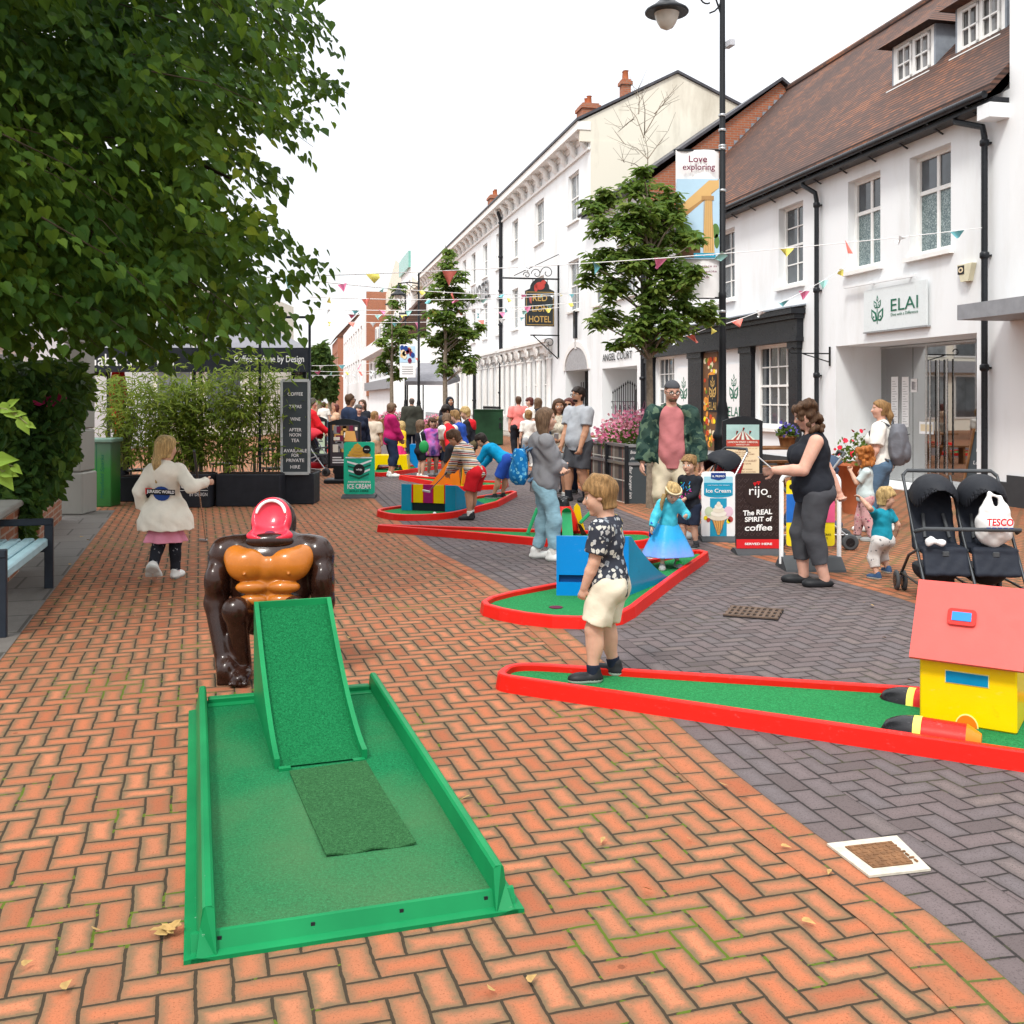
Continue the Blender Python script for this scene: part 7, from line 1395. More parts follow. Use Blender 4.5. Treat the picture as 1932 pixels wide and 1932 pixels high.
mb = MB(); bd.rect(mb, w_*.07, h_*.82, w_*.93, h_*.93, 1, 0, .01); bd.rect(mb, w_*.07, h_*.65, w_*.93, h_*.80, 1, 1); bd.ell(mb, w_*.5, h_*.655, w_*.43, h_*.045, 1, 1, 20, 180, 360); bd.rect(mb, w_*.25, h_*.02, w_*.75, h_*.60, 1, 2); bd.poly(mb, [(w_*.28, h_*.985), (w_*.72, h_*.985), (w_*.72, h_*.90), (w_*.5, h_*.875), (w_*.28, h_*.90)], 3, 3)
bd.rect(mb, w_*.07, h_*.80, w_*.93, h_*.835, 2, 1)
for x, y, r_, m_ in ((.22, .4, .13, 4), (.8, .4, .14, 5), (.12, .3, .06, 6), (.86, .28, .08, 7), (.2, .27, .06, 7), (.8, .25, .06, 6)): bd.ell(mb, w_*x, h_*y, w_*r_, w_*r_*1.1, 2, m_, 14)
bd.poly(mb, [(w_*.31, h_*.27), (w_*.69, h_*.27), (w_*.53, h_*.045), (w_*.47, h_*.045)], 4, 8)
for k in range(5): bd.stroke(mb, [(w_*(.32+.08*k), h_*.265), (w_*(.46+.035*k), h_*.07)], .004, 5, 9)
for k, (cy, rx_, ry_) in enumerate(((.31, .27, .05), (.37, .24, .05), (.425, .18, .045), (.475, .12, .04), (.515, .06, .035))): bd.ell(mb, w_*.5, h_*cy, w_*rx_, h_*ry_, 5+k, 10 if k % 2 else 11, 20)
build(mb, 'cone_picture', [f_lblue, f_blue, f_blue, f_navy, M('pistachio_print', (.5, .58, .4)), M('berry_print', (.72, .5, .6)), f_yel, M('strawberry_print', (.4, .06, .05)), f_cone, f_brown, f_soft, M('cream_shade_print', (.72, .66, .54))], t_)
mb = MB(); bd.text(mb, 'Ice Cream', w_*.5, h_*.715, w_*.74, h_*.06, 4, 0, .015); bd.text(mb, 'IL PRIMO', w_*.5, h_*.935, w_*.36, h_*.03, 5, 0, .02); bd.text(mb, 'real italian ice cream', w_*.5, h_*.80, w_*.66, h_*.012, 5, 0, .01); build(mb, 'lettering', f_white, t_)
t_, bd, w_, h_, _ = pav_sign('coffee_sign', 'dark brown coffee pavement sign with a red foot and white handwritten slogan', 1388, 1471, 893, 1036, 1049, f_choc, .04); mb = MB()
for i in range(7):
 for j in range(9): x, y = w_*(.07+.143*i), h_*(.2+.088*j); bd.stroke(mb, [(x-.02, y), (x, y+.02), (x+.02, y), (x, y-.02), (x-.02, y)], .004, 1, 0); bd.stroke(mb, [(x+.02, y), (x+.04, y+.03)], .004, 1, 0)
bd.ell(mb, w_*.5, h_*.75, w_*.33, w_*.33, 3, 1, 28); build(mb, 'pattern', [f_choc2, f_choc], t_); mb = MB(); bd.rect(mb, .002, .012, w_-.002, h_*.135, 3, 0); build(mb, 'red_foot', f_red, t_)
mb = MB(); bd.text(mb, 'rijo', w_*.5, h_*.755, w_*.42, h_*.15, 5, 0, .0); bd.text(mb, '42', w_*.74, h_*.70, w_*.1, h_*.028, 5, 0, .02); bd.text(mb, 'The REAL', w_*.48, h_*.49, w_*.66, h_*.07, 5, 0, .03, 1, .1, .06); bd.text(mb, 'SPIRIT of', w_*.5, h_*.40, w_*.62, h_*.065, 5, 0, .03, 1, .05, .03); bd.text(mb, 'coffee', w_*.5, h_*.29, w_*.62, h_*.085, 5, 0, .02, 1, .1, .02); bd.text(mb, 'SERVED HERE', w_*.5, h_*.075, w_*.62, h_*.03, 5, 0, .03); build(mb, 'lettering', f_white, t_)
mb = MB(); [(bd.ell(mb, w_*x-.008*k, h_*y, .010*k, .010*k, 6, 0, 10), bd.ell(mb, w_*x+.008*k, h_*y, .010*k, .010*k, 6, 0, 10), bd.poly(mb, [(w_*x-.017*k, h_*y-.004), (w_*x, h_*y-.026*k), (w_*x+.017*k, h_*y-.004)], 6, 0)) for x, y, k in ((.42, .87, 1.0), (.5, .885, 1.15))]; build(mb, 'hearts', f_red, t_)
Y = 1932*CH/(1080-HZ)+.2; x0, x1 = X(1474, Y), X(1583, Y); z0, z1 = .10, CH+(HZ-896)*Y/FP; c = Vector(((x0+x1)/2, Y, 0)); t_ = thing('shop_sign', 'yellow and blue shop pavement sign in a white tubular frame behind the woman in black', 'sign', c)
mb = MB(); r_ = .07; pts = [(x0, z0-.05), (x0, z1-r_)]+[(x0+r_-r_*math.cos(a), z1-r_+r_*math.sin(a)) for a in np.linspace(0, math.pi/2, 6)]+[(x1-r_+r_*math.sin(a), z1-r_+r_*math.cos(a)) for a in np.linspace(0, math.pi/2, 6)]+[(x1, z0-.05)]; mb.tube([(x, Y, z) for x, z in pts], .021, 10); build(mb, 'frame', f_white, t_); base_foot(t_, c, (x1-x0)*1.02, .42, .12)
bd = Board((x0+.045, Y-.012, z0+.12), (1, 0, 0), UP, .002); w_, h_ = x1-x0-.09, z1-z0-.17; mb = MB(); bd.rect(mb, 0, 0, w_, h_, 1, 0, .03); bd.rect(mb, 0, h_*.36, w_, h_*.79, 2, 1); bd.poly(mb, [(w_*.35, h_*.79), (w_, h_*.79), (w_, h_*.36), (w_*.5, h_*.36)], 3, 2); bd.poly(mb, [(w_*.62, h_*.79), (w_, h_*.79), (w_, h_*.36), (w_*.7, h_*.36)], 4, 3); bd.rect(mb, w_*.28, h_*.24, w_*.56, h_*.46, 5, 1, .02); bd.rect(mb, w_*.3, h_*.255, w_*.54, h_*.445, 6, 4, .015); bd.rect(mb, w_*.33, h_*.27, w_*.51, h_*.43, 7, 1, .01); bd.ell(mb, .06, h_*.9, .035, .03, 2, 5, 10); build(mb, 'poster', [f_yel, M('royal_blue_print', (.02, .14, .50)), f_yel, f_pink, f_white, f_black], t_); mb = MB()
for tx, y, ww in (('FRESH MEAT AND GROCERIES', .175, .8), ('OFF LICENCE AND NEWS', .12, .66), ('BASINGSTOKE', .065, .42)): bd.text(mb, tx, w_*.52, h_*y, w_*ww, h_*.03, 3, 0, .01)
build(mb, 'lettering', f_black, t_)
# === PEOPLE
def skinmat(name, c):
 t = NT(name); o = t.obj(); f = t.noise(o, 14, 4); t.set(col=t.ramp(f, [(.3, tuple(x*.88 for x in c)), (.7, tuple(min(1, x*1.08) for x in c))]), rough=.55, spec=.22)
 t.b.inputs['Subsurface Weight'].default_value = .12; t.b.inputs['Subsurface Radius'].default_value = (.02, .008, .004); t.b.inputs['Subsurface Scale'].default_value = .3; return t.m
SK = {'fair': skinmat('fair_skin', (.56, .33, .235)), 'tan': skinmat('tanned_skin', (.45, .235, .145)), 'pink': skinmat('rosy_skin', (.60, .34, .255)), 'brown': skinmat('olive_skin', (.34, .175, .105))}
m_lip = M('lips', (.42, .13, .11), .45); m_eyew = M('eye_white', (.68, .66, .62), .3); m_iris = M('dark_iris', (.03, .022, .018), .2)
def hairmat(name, c, st=70):
 t = NT(name); o = t.map(t.obj(), (st, st, st*.14)); f = t.noise(o, 1.0, 5, .7, .6); t.set(col=t.ramp(f, [(.3, tuple(x*.35 for x in c)), (.55, c), (.75, tuple(min(1, x*1.6) for x in c))]), rough=.55, spec=.2); t.bump(f, 1.0, .01); return t.m
HR = {k: hairmat(k+'_hair', c) for k, c in (('sandy', (.27, .155, .062)), ('brown', (.085, .045, .024)), ('dark', (.022, .014, .011)), ('blond', (.48, .33, .14)), ('ginger', (.38, .13, .03)), ('grey', (.10, .085, .075)), ('mouse', (.15, .092, .055)), ('auburn', (.10, .028, .022)), ('black', (.009, .008, .009)))}
def cloth(name, c, rough=.85, bump=.35, bs=22, var=.1): return M(name, c, rough, var, 5, bump, bs, bd=.012)
def patmat(name, fn, rough=.85, bs=22):
 if name in MC: return MC[name]
 t = NT(name); o = t.obj(); t.set(col=fn(t, o), rough=rough, spec=.12); t.bump(t.noise(o, bs, 3), .35, .012); MC[name] = t.m; return t.m
def stripes_z(stops, per):
 def fn(t, o): s_ = t.N('ShaderNodeSeparateXYZ'); t.L(o, s_.inputs[0]); return t.ramp(t.math('FRACT', t.math('DIVIDE', t.math('ADD', s_.outputs[2], t.math('MULTIPLY', s_.outputs[0], .12)), per)), stops, 'CONSTANT')
 return fn
def blobs(bg, cols, scale, thr=.33, seed=0.0):
 def fn(t, o):
  d = t.N('ShaderNodeTexNoise'); d.inputs['Scale'].default_value = scale*1.1; t.L(o, d.inputs['Vector']); q = t.N('ShaderNodeVectorMath', operation='MULTIPLY_ADD'); t.L(d.outputs['Color'], q.inputs[0]); q.inputs[1].default_value = (.9/scale,)*3; t.L(o, q.inputs[2])
  v = t.vor(q.outputs[0], scale, 'F1', .9); c = t.ramp(t.N_sep(v.outputs['Color']) if hasattr(t, 'N_sep') else t.math('FRACT', t.math('MULTIPLY', v.outputs['Color'], 1.0)), cols, 'CONSTANT')
  n = t.noise(o, scale*2.6, 2); k = t.math('LESS_THAN', t.math('MULTIPLY_ADD', n, .4, v.outputs['Distance']), thr+.2); hole = t.math('GREATER_THAN', t.math('MULTIPLY_ADD', n, .3, v.outputs['Distance']), .24); return t.mix(t.math('MULTIPLY', k, hole), bg, c)
 return fn
G_dino = patmat('printed_navy_jersey', blobs((.034, .038, .052), [(0, (.42, .43, .43)), (.4, (.24, .27, .30)), (.6, (.5, .49, .44)), (.84, (.40, .30, .08)), (.95, (.35, .08, .06))], 30, .42))
G_stripe = patmat('striped_knit', stripes_z([(0, (.62, .58, .5)), (.14, (.55, .32, .04)), (.26, (.62, .58, .5)), (.36, (.02, .024, .05)), (.48, (.62, .58, .5)), (.58, (.35, .02, .02)), (.7, (.62, .58, .5)), (.78, (.02, .024, .05)), (.88, (.62, .58, .5))], .115))
G_camo = patmat('camouflage_cloth', lambda t, o: t.mix(t.math('GREATER_THAN', t.noise(o, 9, 3, .5, .8), .56), t.mix(t.math('GREATER_THAN', t.noise(t.map(o, (1, 1, 1), (0, 0, 0), (3, 5, 1)), 10, 3, .5, .8), .52), (.032, .062, .05), (.014, .036, .032)), (.085, .135, .09)))
G_tie = patmat('tie_dye_cloth', lambda t, o: t.ramp(t.math('FRACT', t.math('MULTIPLY_ADD', t.noise(o, 3, 2), 3.2, t.math('MULTIPLY', t.noise(o, 14, 2), .5))), [(0, (.30, .08, .42)), (.25, (.05, .06, .25)), (.5, (.45, .2, .55)), (.75, (.6, .12, .4)), (1, (.30, .08, .42))]))
G_leo = patmat('leopard_leggings', blobs((.55, .32, .32), [(0, (.04, .03, .05)), (.6, (.5, .08, .2))], 26, .26)); G_doodle = patmat('black_printed_leggings', blobs((.018, .02, .026), [(0, (.30, .31, .33)), (.6, (.2, .21, .23))], 24, .2)); G_zeb = patmat('grey_print_cloth', blobs((.60, .58, .56), [(0, (.12, .12, .13)), (.6, (.2, .2, .2))], 24, .2)); G_floral = patmat('floral_blouse', blobs((.55, .5, .4), [(0, (.06, .05, .03)), (.5, (.14, .12, .05))], 30, .2))
G_boyprint = patmat('black_jersey_print', lambda t, o: (0.012, .014, .02)) if False else cloth('black_jersey', (.014, .015, .022))
def dressmat(t, o):
 s_ = t.N('ShaderNodeSeparateXYZ'); t.L(o, s_.inputs[0]); z = t.math('MULTIPLY_ADD', t.noise(t.map(o, (18, 18, 2)), 1, 2), .10, s_.outputs[2]); return t.ramp(z, [(.0, (.22, .26, .62)), (.20, (.16, .30, .68)), (.34, (.03, .33, .66)), (.6, (.04, .38, .68))])
G_dress = patmat('blue_satin_skirt', dressmat, .35); C_aqua = cloth('aqua_satin', (.06, .46, .58), .4)
C = {k: cloth(k, c) for k, c in (('white_cotton', (.70, .68, .63)), ('black_cotton', (.014, .016, .022)), ('charcoal_cotton', (.06, .062, .07)), ('grey_marl', (.20, .20, .21)), ('pale_grey_jersey', (.36, .38, .41)), ('rose_jersey', (.42, .145, .15)), ('stone_chino', (.52, .45, .33)), ('cream_chino', (.60, .54, .42)), ('navy_cotton', (.018, .03, .065)), ('dark_navy', (.012, .017, .034)), ('royal_blue_cotton', (.02, .07, .36)), ('teal_jersey', (.01, .24, .33)), ('bright_blue_fleece', (.0, .25, .47)), ('magenta_quilt', (.40, .012, .11)), ('yellow_nylon', (.72, .46, .02)), ('red_cotton', (.58, .012, .02)), ('salmon_cotton', (.72, .20, .18)), ('lavender', (.34, .25, .48)), ('olive_cotton', (.12, .095, .05)), ('beige_cotton', (.48, .42, .34)), ('pale_blue_jersey', (.50, .58, .58)), ('pink_frill', (.66, .26, .36)), ('denim_jacket', (.035, .075, .13)), ('grey_shorts', (.33, .34, .35)), ('off_white_hoodie', (.74, .70, .60)), ('magenta_skirt', (.50, .02, .14)), ('tan_cotton', (.5, .33, .22)))}
def denim(name, c): return patmat(name, lambda t, o: t.mix(t.math('MULTIPLY', t.noise(t.map(o, (9, 9, 26)), 1, 5, .65, .8), 1.0), tuple(x*.55 for x in c), tuple(min(1, x*1.35) for x in c)), .85, 30)
C['light_denim'] = denim('light_denim', (.24, .40, .47)); C['mid_denim'] = denim('mid_denim', (.10, .17, .26))
S_white = M('white_trainer', (.66, .66, .63), .5, .08, 14); S_black = M('black_trainer', (.015, .016, .018), .5); S_grey = M('grey_trainer', (.26, .27, .27), .6); S_navy = M('navy_trainer', (.03, .07, .15), .6); S_sole = M('white_sole', (.46, .48, .45), .6); S_bsole = M('dark_sole', (.02, .02, .022), .7)
m_lens = M('dark_lens', (.01, .008, .008), .08); m_band = M('cream_band', (.6, .5, .32), .6)
def v3(*a): return np.array(a, float)
def unit(v): return v/(np.linalg.norm(v)+1e-9)
PEOPLE = []
def person(label, px, py, H, face, kid=0.0, g=1.0, fem=False, skin='fair', hair=('short', 'brown'), lean=0, head=(0, 0), hands=None, feet=None, wear=(), z=0.0, belly=1.0, Y=None, grp=None, pel=(0, 0, 0), twist=0, curl=.5, extra=None, pole=None):
 if Y is None: p = gnd(px, py, z); Y = p.y
 else: p = Vector((X(px, Y), Y, z))
 root = thing('person', label, 'person', p, R(face), grp); vh = max(.0066, .00072*Y)
 hh = (.132+.088*kid)*H; hz = (.515-.09*kid)*H; nk = (.045-.022*kid)*H; shz = H-hh-nk-.012*H; TL = shz-hz; bt = H*(1+.05*kid)*g
 a = R(lean); Xv = v3(1, 0, 0); u = v3(0, math.sin(a), math.cos(a)); f = v3(0, math.cos(a), -math.sin(a)); PEL = v3(*pel)*H+v3(0, -.06*H*math.sin(a), hz)
 tw = R(twist); Xt = v3(math.cos(tw), math.sin(tw), 0)
 def T(x, y, z_): return PEL+Xv*x+f*y+u*z_
 sw = (.100 if fem else .108)*H*math.sqrt(g)*(1-.02*kid); pr = []
 def cap(tag_, A, B, ra, rb, k=.02): pr.append((tag_, 'c', np.array(A, float), np.array(B, float), ra, rb, k*H/1.7))
 def ell(tag_, c, r, Q=None, k=.03): pr.append((tag_, 'e', np.array(c, float), np.array(r, float), Q, k*H/1.7))
 Qt = [Xv, f, u]
 ell('torso', T(0, 0, .015*H), (.088*bt, .066*bt, .075*H), Qt, .05); ell('torso', T(0, .010*H*belly, .36*TL), (.082*bt*(.93 if fem else 1), .060*bt*belly, .30*TL), Qt, .05); ell('torso', T(0, -.004*H, .70*TL), (.094*bt*(.93 if fem else 1), .064*bt, .33*TL), Qt, .05)
 Sh = {}
 for q, nm in ((1, 'R'), (-1, 'L')): Sh[nm] = T(0, 0, TL*.93)+Xt*q*sw+f*0
 cap('torso', Sh['L']*.92+Sh['R']*.08, Sh['R']*.92+Sh['L']*.08, .034*H, .034*H, .05)
 if fem and kid < .4:
  for q in (-1, 1): ell('torso', T(q*.042*bt, .052*bt, .66*TL), (.042*bt, .042*bt, .045*bt), Qt, .03)
 NB = T(0, -.004*H, TL*1.0)
 ya, pa = R(head[0]), R(head[1])+a*.55; fh = v3(-math.sin(ya)*math.cos(pa), math.cos(ya)*math.cos(pa), -math.sin(pa)); rh = unit(np.cross(fh, v3(0, 0, 1))); uh = np.cross(rh, fh)
 HC = NB+unit(u*.6+uh*.4)*(nk+.018*H)+uh*hh*.5+fh*hh*.06; Qh = [rh, fh, uh]
 def HD_(x, y, z_): return HC+rh*x*hh+fh*y*hh+uh*z_*hh
 cap('neck', NB-u*.02*H, HD_(0, -.10, -.28), .034*H*(1 if not fem else .88), (.225 if not fem else .2)*hh, .03); cap('trap', NB+u*.01*H, T(0, -.01*H, TL*.9), .036*H, .05*H, .05)
 ell('head', HD_(0, -.06, .13), (.345*hh, .415*hh, .37*hh), Qh, .02); ell('head', HD_(0, .09, -.17), ((.265+.03*kid)*hh, .285*hh, .32*hh), Qh, .05); ell('head', HD_(0, .27, -.42), (.1*hh, .1*hh, .075*hh), Qh, .03)
 cap('head', HD_(0, .335, .02), HD_(0, .445-.03*kid, -.105), .04*hh, .062*hh, .02); ell('head', HD_(0, .36, -.245), (.11*hh, .045*hh, .05*hh), Qh, .015)
 for q in (-1, 1): ell('head', HD_(q*.345, -.04, -.02), (.035*hh, .085*hh, .12*hh), Qh, .012); ell('head', HD_(q*.17, .20, -.12), (.1*hh, .1*hh, .1*hh), Qh, .04)
 lu, lf = .170*H*(1-.1*kid), .150*H*(1-.1*kid); hands = dict(hands or {}); El, Wr = {}, {}
 for nm, q in (('R', 1), ('L', -1)):
  t_ = hands.get(nm, (q*.155, .02, .46-.06*kid)); t_ = v3(*t_[:3])*H; S = Sh[nm]; d = t_-S; L_ = np.linalg.norm(d); mx = (lu+lf)*.995
  if L_ > mx: t_ = S+d*mx/L_; d = t_-S; L_ = mx
  c = (lu*lu-lf*lf+L_*L_)/(2*L_); h_ = math.sqrt(max(0, lu*lu-c*c)); dn = d/L_; po = v3(*(pole or {}).get(nm, (q*.5, -1, -.35))); po = unit(po-dn*po.dot(dn)); E = S+dn*c+po*h_; El[nm], Wr[nm] = E, t_
  cap('ua'+nm, S, E, .031*bt, .0245*bt); cap('fa'+nm, E, E+(t_-E)*.35, .0245*bt, .025*bt, .01); cap('fa'+nm, E+(t_-E)*.35, t_, .025*bt, .0165*bt, .01)
  hd = unit(unit(t_-E)+v3(0, .0, -.15)); hl = .105*H*(1-.1*kid); pn = unit(np.cross(hd, v3(0, 1, .3) if abs(hd[1]) < .8 else v3(0, 0, 1)))*(-q); wd = np.cross(hd, pn)
  Pm = t_+hd*hl*.28; ell('hand', Pm, (hl*.30, hl*.20, hl*.13), [hd, wd, pn], .012)
  cu = curl if not isinstance(curl, dict) else curl.get(nm, .5); fr = hl*.068
  for j in range(4):
   o_ = wd*hl*(-.15+.1*j); ln = hl*(.40, .46, .44, .35)[j]; A0_ = t_+hd*hl*.42+o_; d1 = unit(hd*math.cos(cu*1.0)+pn*math.sin(cu*1.0)*q*-q*-1); d2 = unit(hd*math.cos(cu*2.1)+pn*math.sin(cu*2.1)); m_ = A0_+d1*ln*.52; cap('hand', A0_, m_, fr*1.05, fr*.95, .004); cap('hand', m_, m_+d2*ln*.5, fr*.95, fr*.8, .004)
  th0 = t_+hd*hl*.15+wd*hl*.15; th1 = th0+unit(hd*.7+wd*.75+pn*.35)*hl*.26; cap('hand', th0, th1, fr*1.35, fr*1.1, .006); cap('hand', th1, th1+unit(hd*.95+wd*.2+pn*.4)*hl*.22, fr*1.1, fr*.85, .004)
 Hip, Kn, An, Toe = {}, {}, {}, {}; feet = dict(feet or {})
 for nm, q in (('R', 1), ('L', -1)):
  t_ = feet.get(nm, (q*.065, 0, 0, q*-12)); lift = t_[2]*H; toe = R(t_[3] if len(t_) > 3 else q*-12); A_ = v3(t_[0]*H, t_[1]*H, .045*H+lift); S = T(q*.052*bt, 0, -.01*H); Hip[nm] = S; d = A_-S; L_ = np.linalg.norm(d); ll = (hz-.05*H)*.505; ll = max(ll, L_*.502); c = L_/2; h_ = math.sqrt(max(0, ll*ll-c*c)); dn = d/L_; po = v3(math.sin(-toe)*.5, 1, 0); po = unit(po-dn*po.dot(dn)); K = S+dn*c+po*h_; Kn[nm], An[nm] = K, A_
  tp = t_[4] if len(t_) > 4 else 0; td = v3(-math.sin(toe)*math.cos(R(tp)), math.cos(toe)*math.cos(R(tp)), -math.sin(R(tp))); Toe[nm] = td
  cap('th'+nm, S-v3(0, 0, .01*H), K, .056*bt, .036*bt, .03); cap('sh'+nm, K, A_, .035*bt, .0215*bt, .02); ell('sh'+nm, K+(A_-K)*.28-td*.012*H, (.031*bt, .035*bt, .085*H), None, .03); cap('ft', A_-v3(0, 0, .022*H), A_+td*.09*H-v3(0, 0, .025*H), .021*H, .017*H, .02); ell('gl', T(q*.045*bt, -.030*bt, -.005*H), (.05*bt, .05*bt, .058*H), Qt, .04)
 lo = np.min([np.minimum(e[2], e[3] if e[1] == 'c' else e[2])-(max(e[4], e[5]) if e[1] == 'c' else max(e[3])) for e in pr], 0)-.05*H; hi = np.max([np.maximum(e[2], e[3] if e[1] == 'c' else e[2])+(max(e[4], e[5]) if e[1] == 'c' else max(e[3])) for e in pr], 0)+.06*H
 def emit(s_, tags, inf=0.0, kmul=1.0, clips=()):
  for e in pr:
   if e[0] not in tags: continue
   if e[1] == 'c': s_.cap(e[2], e[3], e[4]+inf, e[5]+inf, max(e[6]*kmul, .004), clips)
   else: s_.ell(e[2], e[3]+inf, e[4], max(e[5]*kmul, .004), clips)
 def grid(tags=None):
  if tags is None: return SDF(lo, hi, vh)
  L_ = [e for e in pr if e[0] in tags]; l = np.min([np.minimum(e[2], e[3] if e[1] == 'c' else e[2])-(max(e[4], e[5]) if e[1] == 'c' else max(e[3])) for e in L_], 0)-.075*H; h2 = np.max([np.maximum(e[2], e[3] if e[1] == 'c' else e[2])+(max(e[4], e[5]) if e[1] == 'c' else max(e[3])) for e in L_], 0)+.075*H; return SDF(l, h2, vh)
 torso_t = ('torso', 'trap'); legs_t = ('thR', 'thL', 'shR', 'shL', 'gl')
 s_ = grid(); emit(s_, ('torso', 'trap', 'neck', 'head', 'uaR', 'uaL', 'faR', 'faL', 'hand', 'thR', 'thL', 'shR', 'shL', 'gl', 'ft'), 0)
 for q in (-1, 1): s_.ell(HD_(q*.155, .385, .03), (.075*hh, .05*hh, .05*hh), Qh, .012, (), True)
 big = 1.25 if Y > 12 else 1.0
 def mi(Cn):
  D_ = Cn-HC; x = np.abs(D_@rh)/hh; y = (D_@fh)/hh; z_ = (D_@uh)/hh; m_ = np.zeros(len(Cn), int)
  ey = ((x-.15)/.075)**2+((z_-.015)/(.040*big))**2 < 1; m_[ey & (y > .12)] = 2; ir = ((x-.15)/.034)**2+((z_-.018)/.045)**2 < 1; m_[ey & ir & (y > .12)] = 3; br = ((x-.16)/.1)**2+((z_-.115+.1*(x-.16)**2*8)/.024)**2 < 1; m_[br & (y > .1)] = 4; lp = (x/.115)**2+((z_+.25)/.036)**2 < 1; m_[lp & (y > .2)] = 1; return m_
 hm = HR[hair[1]] if hair else HR['brown']; body = s_.mesh('body', [SK[skin], m_lip, m_eyew, m_iris, hm], root, mi)
 def plane(p_, n): return (np.array(p_, float), unit(np.array(n, float)))
 for wr in wear:
  kind, mat_ = wr[0], wr[1]; o_ = wr[2] if len(wr) > 2 else {}
  if kind == 'top':
   inf = o_.get('inf', .012)*H/1.6; sl = o_.get('sl', .6); hem = o_.get('hem', -.045)*H; s_ = grid(torso_t+('uaR', 'uaL', 'faR', 'faL') if sl > 0 else torso_t); lo_ = o_.get('loose', .0)*H
   cl = [plane(T(0, 0, hem), -u), plane(T(0, .03*H, TL*(1.06-o_.get('vneck', 0))), u*.85+f*.5)]
   emit(s_, torso_t, inf, 1.3, cl); s_.ell(T(0, .004*H*belly, .10*TL), (.092*bt+inf+lo_, .068*bt*max(1, belly*.95)+inf+lo_, .38*TL), Qt, .04, cl); s_.cap(T(0, 0, hem), T(0, .004*H, .3*TL), .066*bt+inf+lo_, .066*bt+inf, .03, cl) if hem > -.12*H else s_.ell(T(0, 0, hem*.9), (.095*bt+inf+lo_*1.6+o_.get('fl', 0)*H, .075*bt+inf+lo_*1.6+o_.get('fl', 0)*H, -hem*1.9), Qt, .06, cl)
   if sl > 0:
    for nm in 'RL':
     S, E, W_ = Sh[nm], El[nm], Wr[nm]; si = inf*1.1+o_.get('sw', .0)*H
     if sl <= 1: e = S+(E-S)*sl; s_.cap(S, S+(E-S)*min(1, sl+.15), .032*bt+si, .028*bt+si*1.15, .03, [plane(e, E-S)])
     else: e = E+(W_-E)*(sl-1); s_.cap(S, E, .032*bt+si, .026*bt+si, .03); s_.cap(E, E+(W_-E)*min(1.08, sl-1+.1), .026*bt+si, .021*bt+si*.9, .02, [plane(e, W_-E)])
   if o_.get('hood'): s_.ell(T(0, -.050*H, TL*.97), (.066*H, .042*H, .036*H), Qt, .07); s_.ell(T(0, -.066*H, TL*.84), (.055*H, .028*H, .055*H), Qt, .07)
   if o_.get('coll'): s_.cap(T(0, -.01*H, TL*.97), T(0, 0, TL*1.1), .05*H, .045*H, .02)
   if o_.get('open'):
    s_.ell(T(0, .15*H, TL*.42), (o_['open']*H, .155*H, 1.7*TL), Qt, .008, (), True)
   s_.wrinkle(o_.get('wr', .0032)*1.55*H/1.4, 30/H*1.1, len(PEOPLE)); s_.mesh(o_.get('name', 'shirt'), mat_, root)
  elif kind == 'legs':
   inf = o_.get('inf', .010)*H/1.6; ln = o_.get('ln', 2.0); s_ = grid(legs_t+('torso',)); cl = [plane(T(0, 0, o_.get('waist', .045)*H), u)]
   for e in pr:
    if e[0] == 'torso' or e[0] == 'gl':
     if e[0] == 'gl' or e is pr[0]: s_.ell(e[2], e[3]+inf, e[4], .04, cl) if e[1] == 'e' else None
   for nm in 'RL':
    S, K, A_ = Hip[nm], Kn[nm], An[nm]; fl = o_.get('flare', 0)*H
    if ln <= 1: e = S+(K-S)*ln; s_.cap(S, S+(K-S)*min(1.1, ln+.12), .057*bt+inf, .045*bt+inf+fl, .03, [plane(e, K-S)])
    else: e = K+(A_-K)*(ln-1); s_.ell(K+(A_-K)*.28-Toe[nm]*.012*H, (.031*bt+inf*1.2, .035*bt+inf*1.2, .085*H), None, .03, [plane(e, A_-K)]); s_.cap(S, K, .057*bt+inf, .039*bt+inf, .03); s_.cap(K, K+(A_-K)*min(1.06, ln-1+.08), .039*bt+inf, .029*bt+inf+fl, .02, [plane(e, A_-K)])
   s_.wrinkle(o_.get('wr', .0028)*1.5*H/1.4, 26/H*1.1, len(PEOPLE)+3); s_.mesh(o_.get('name', 'trousers'), mat_, root)
  elif kind == 'skirt':
   z0, z1, r0, r1 = [x*H for x in o_['d']]; s_ = SDF(PEL+v3(-r1-.1, -r1-.1, z1-.05), PEL+v3(r1+.1, r1+.1, z0+.06), vh); cl = [plane(PEL+v3(0, 0, z1), (0, 0, -1)), plane(PEL+v3(0, 0, z0), (0, 0, 1))]; cc_ = PEL
   def fn(X_, Y_, Z_):
    t_ = np.clip((PEL[2]+z0-Z_)/(z0-z1), 0, 1); an = np.arctan2(Y_-PEL[1], X_); rr_ = r0+(r1-r0)*t_**.9+.018*H*t_*np.sin(an*o_.get('n', 9)+1.5*np.sin(an*2)); return (np.sqrt((X_-PEL[0])**2+((Y_-PEL[1])*1.15)**2)-rr_)*.85
   s_.op(PEL+v3(-r1-.05, -r1-.05, z1-.02), PEL+v3(r1+.05, r1+.05, z0+.02), fn, .005, cl)
   if o_.get('hollow'): s_.op(PEL+v3(-r1-.05, -r1-.05, z1-.05), PEL+v3(r1+.05, r1+.05, z1+(z0-z1)*.8), lambda a_, b_, c_: fn(a_, b_, c_)+max(.016, vh*1.6), .004, [], True)
   s_.mesh(o_.get('name', 'skirt'), mat_, root)
  elif kind == 'shoes':
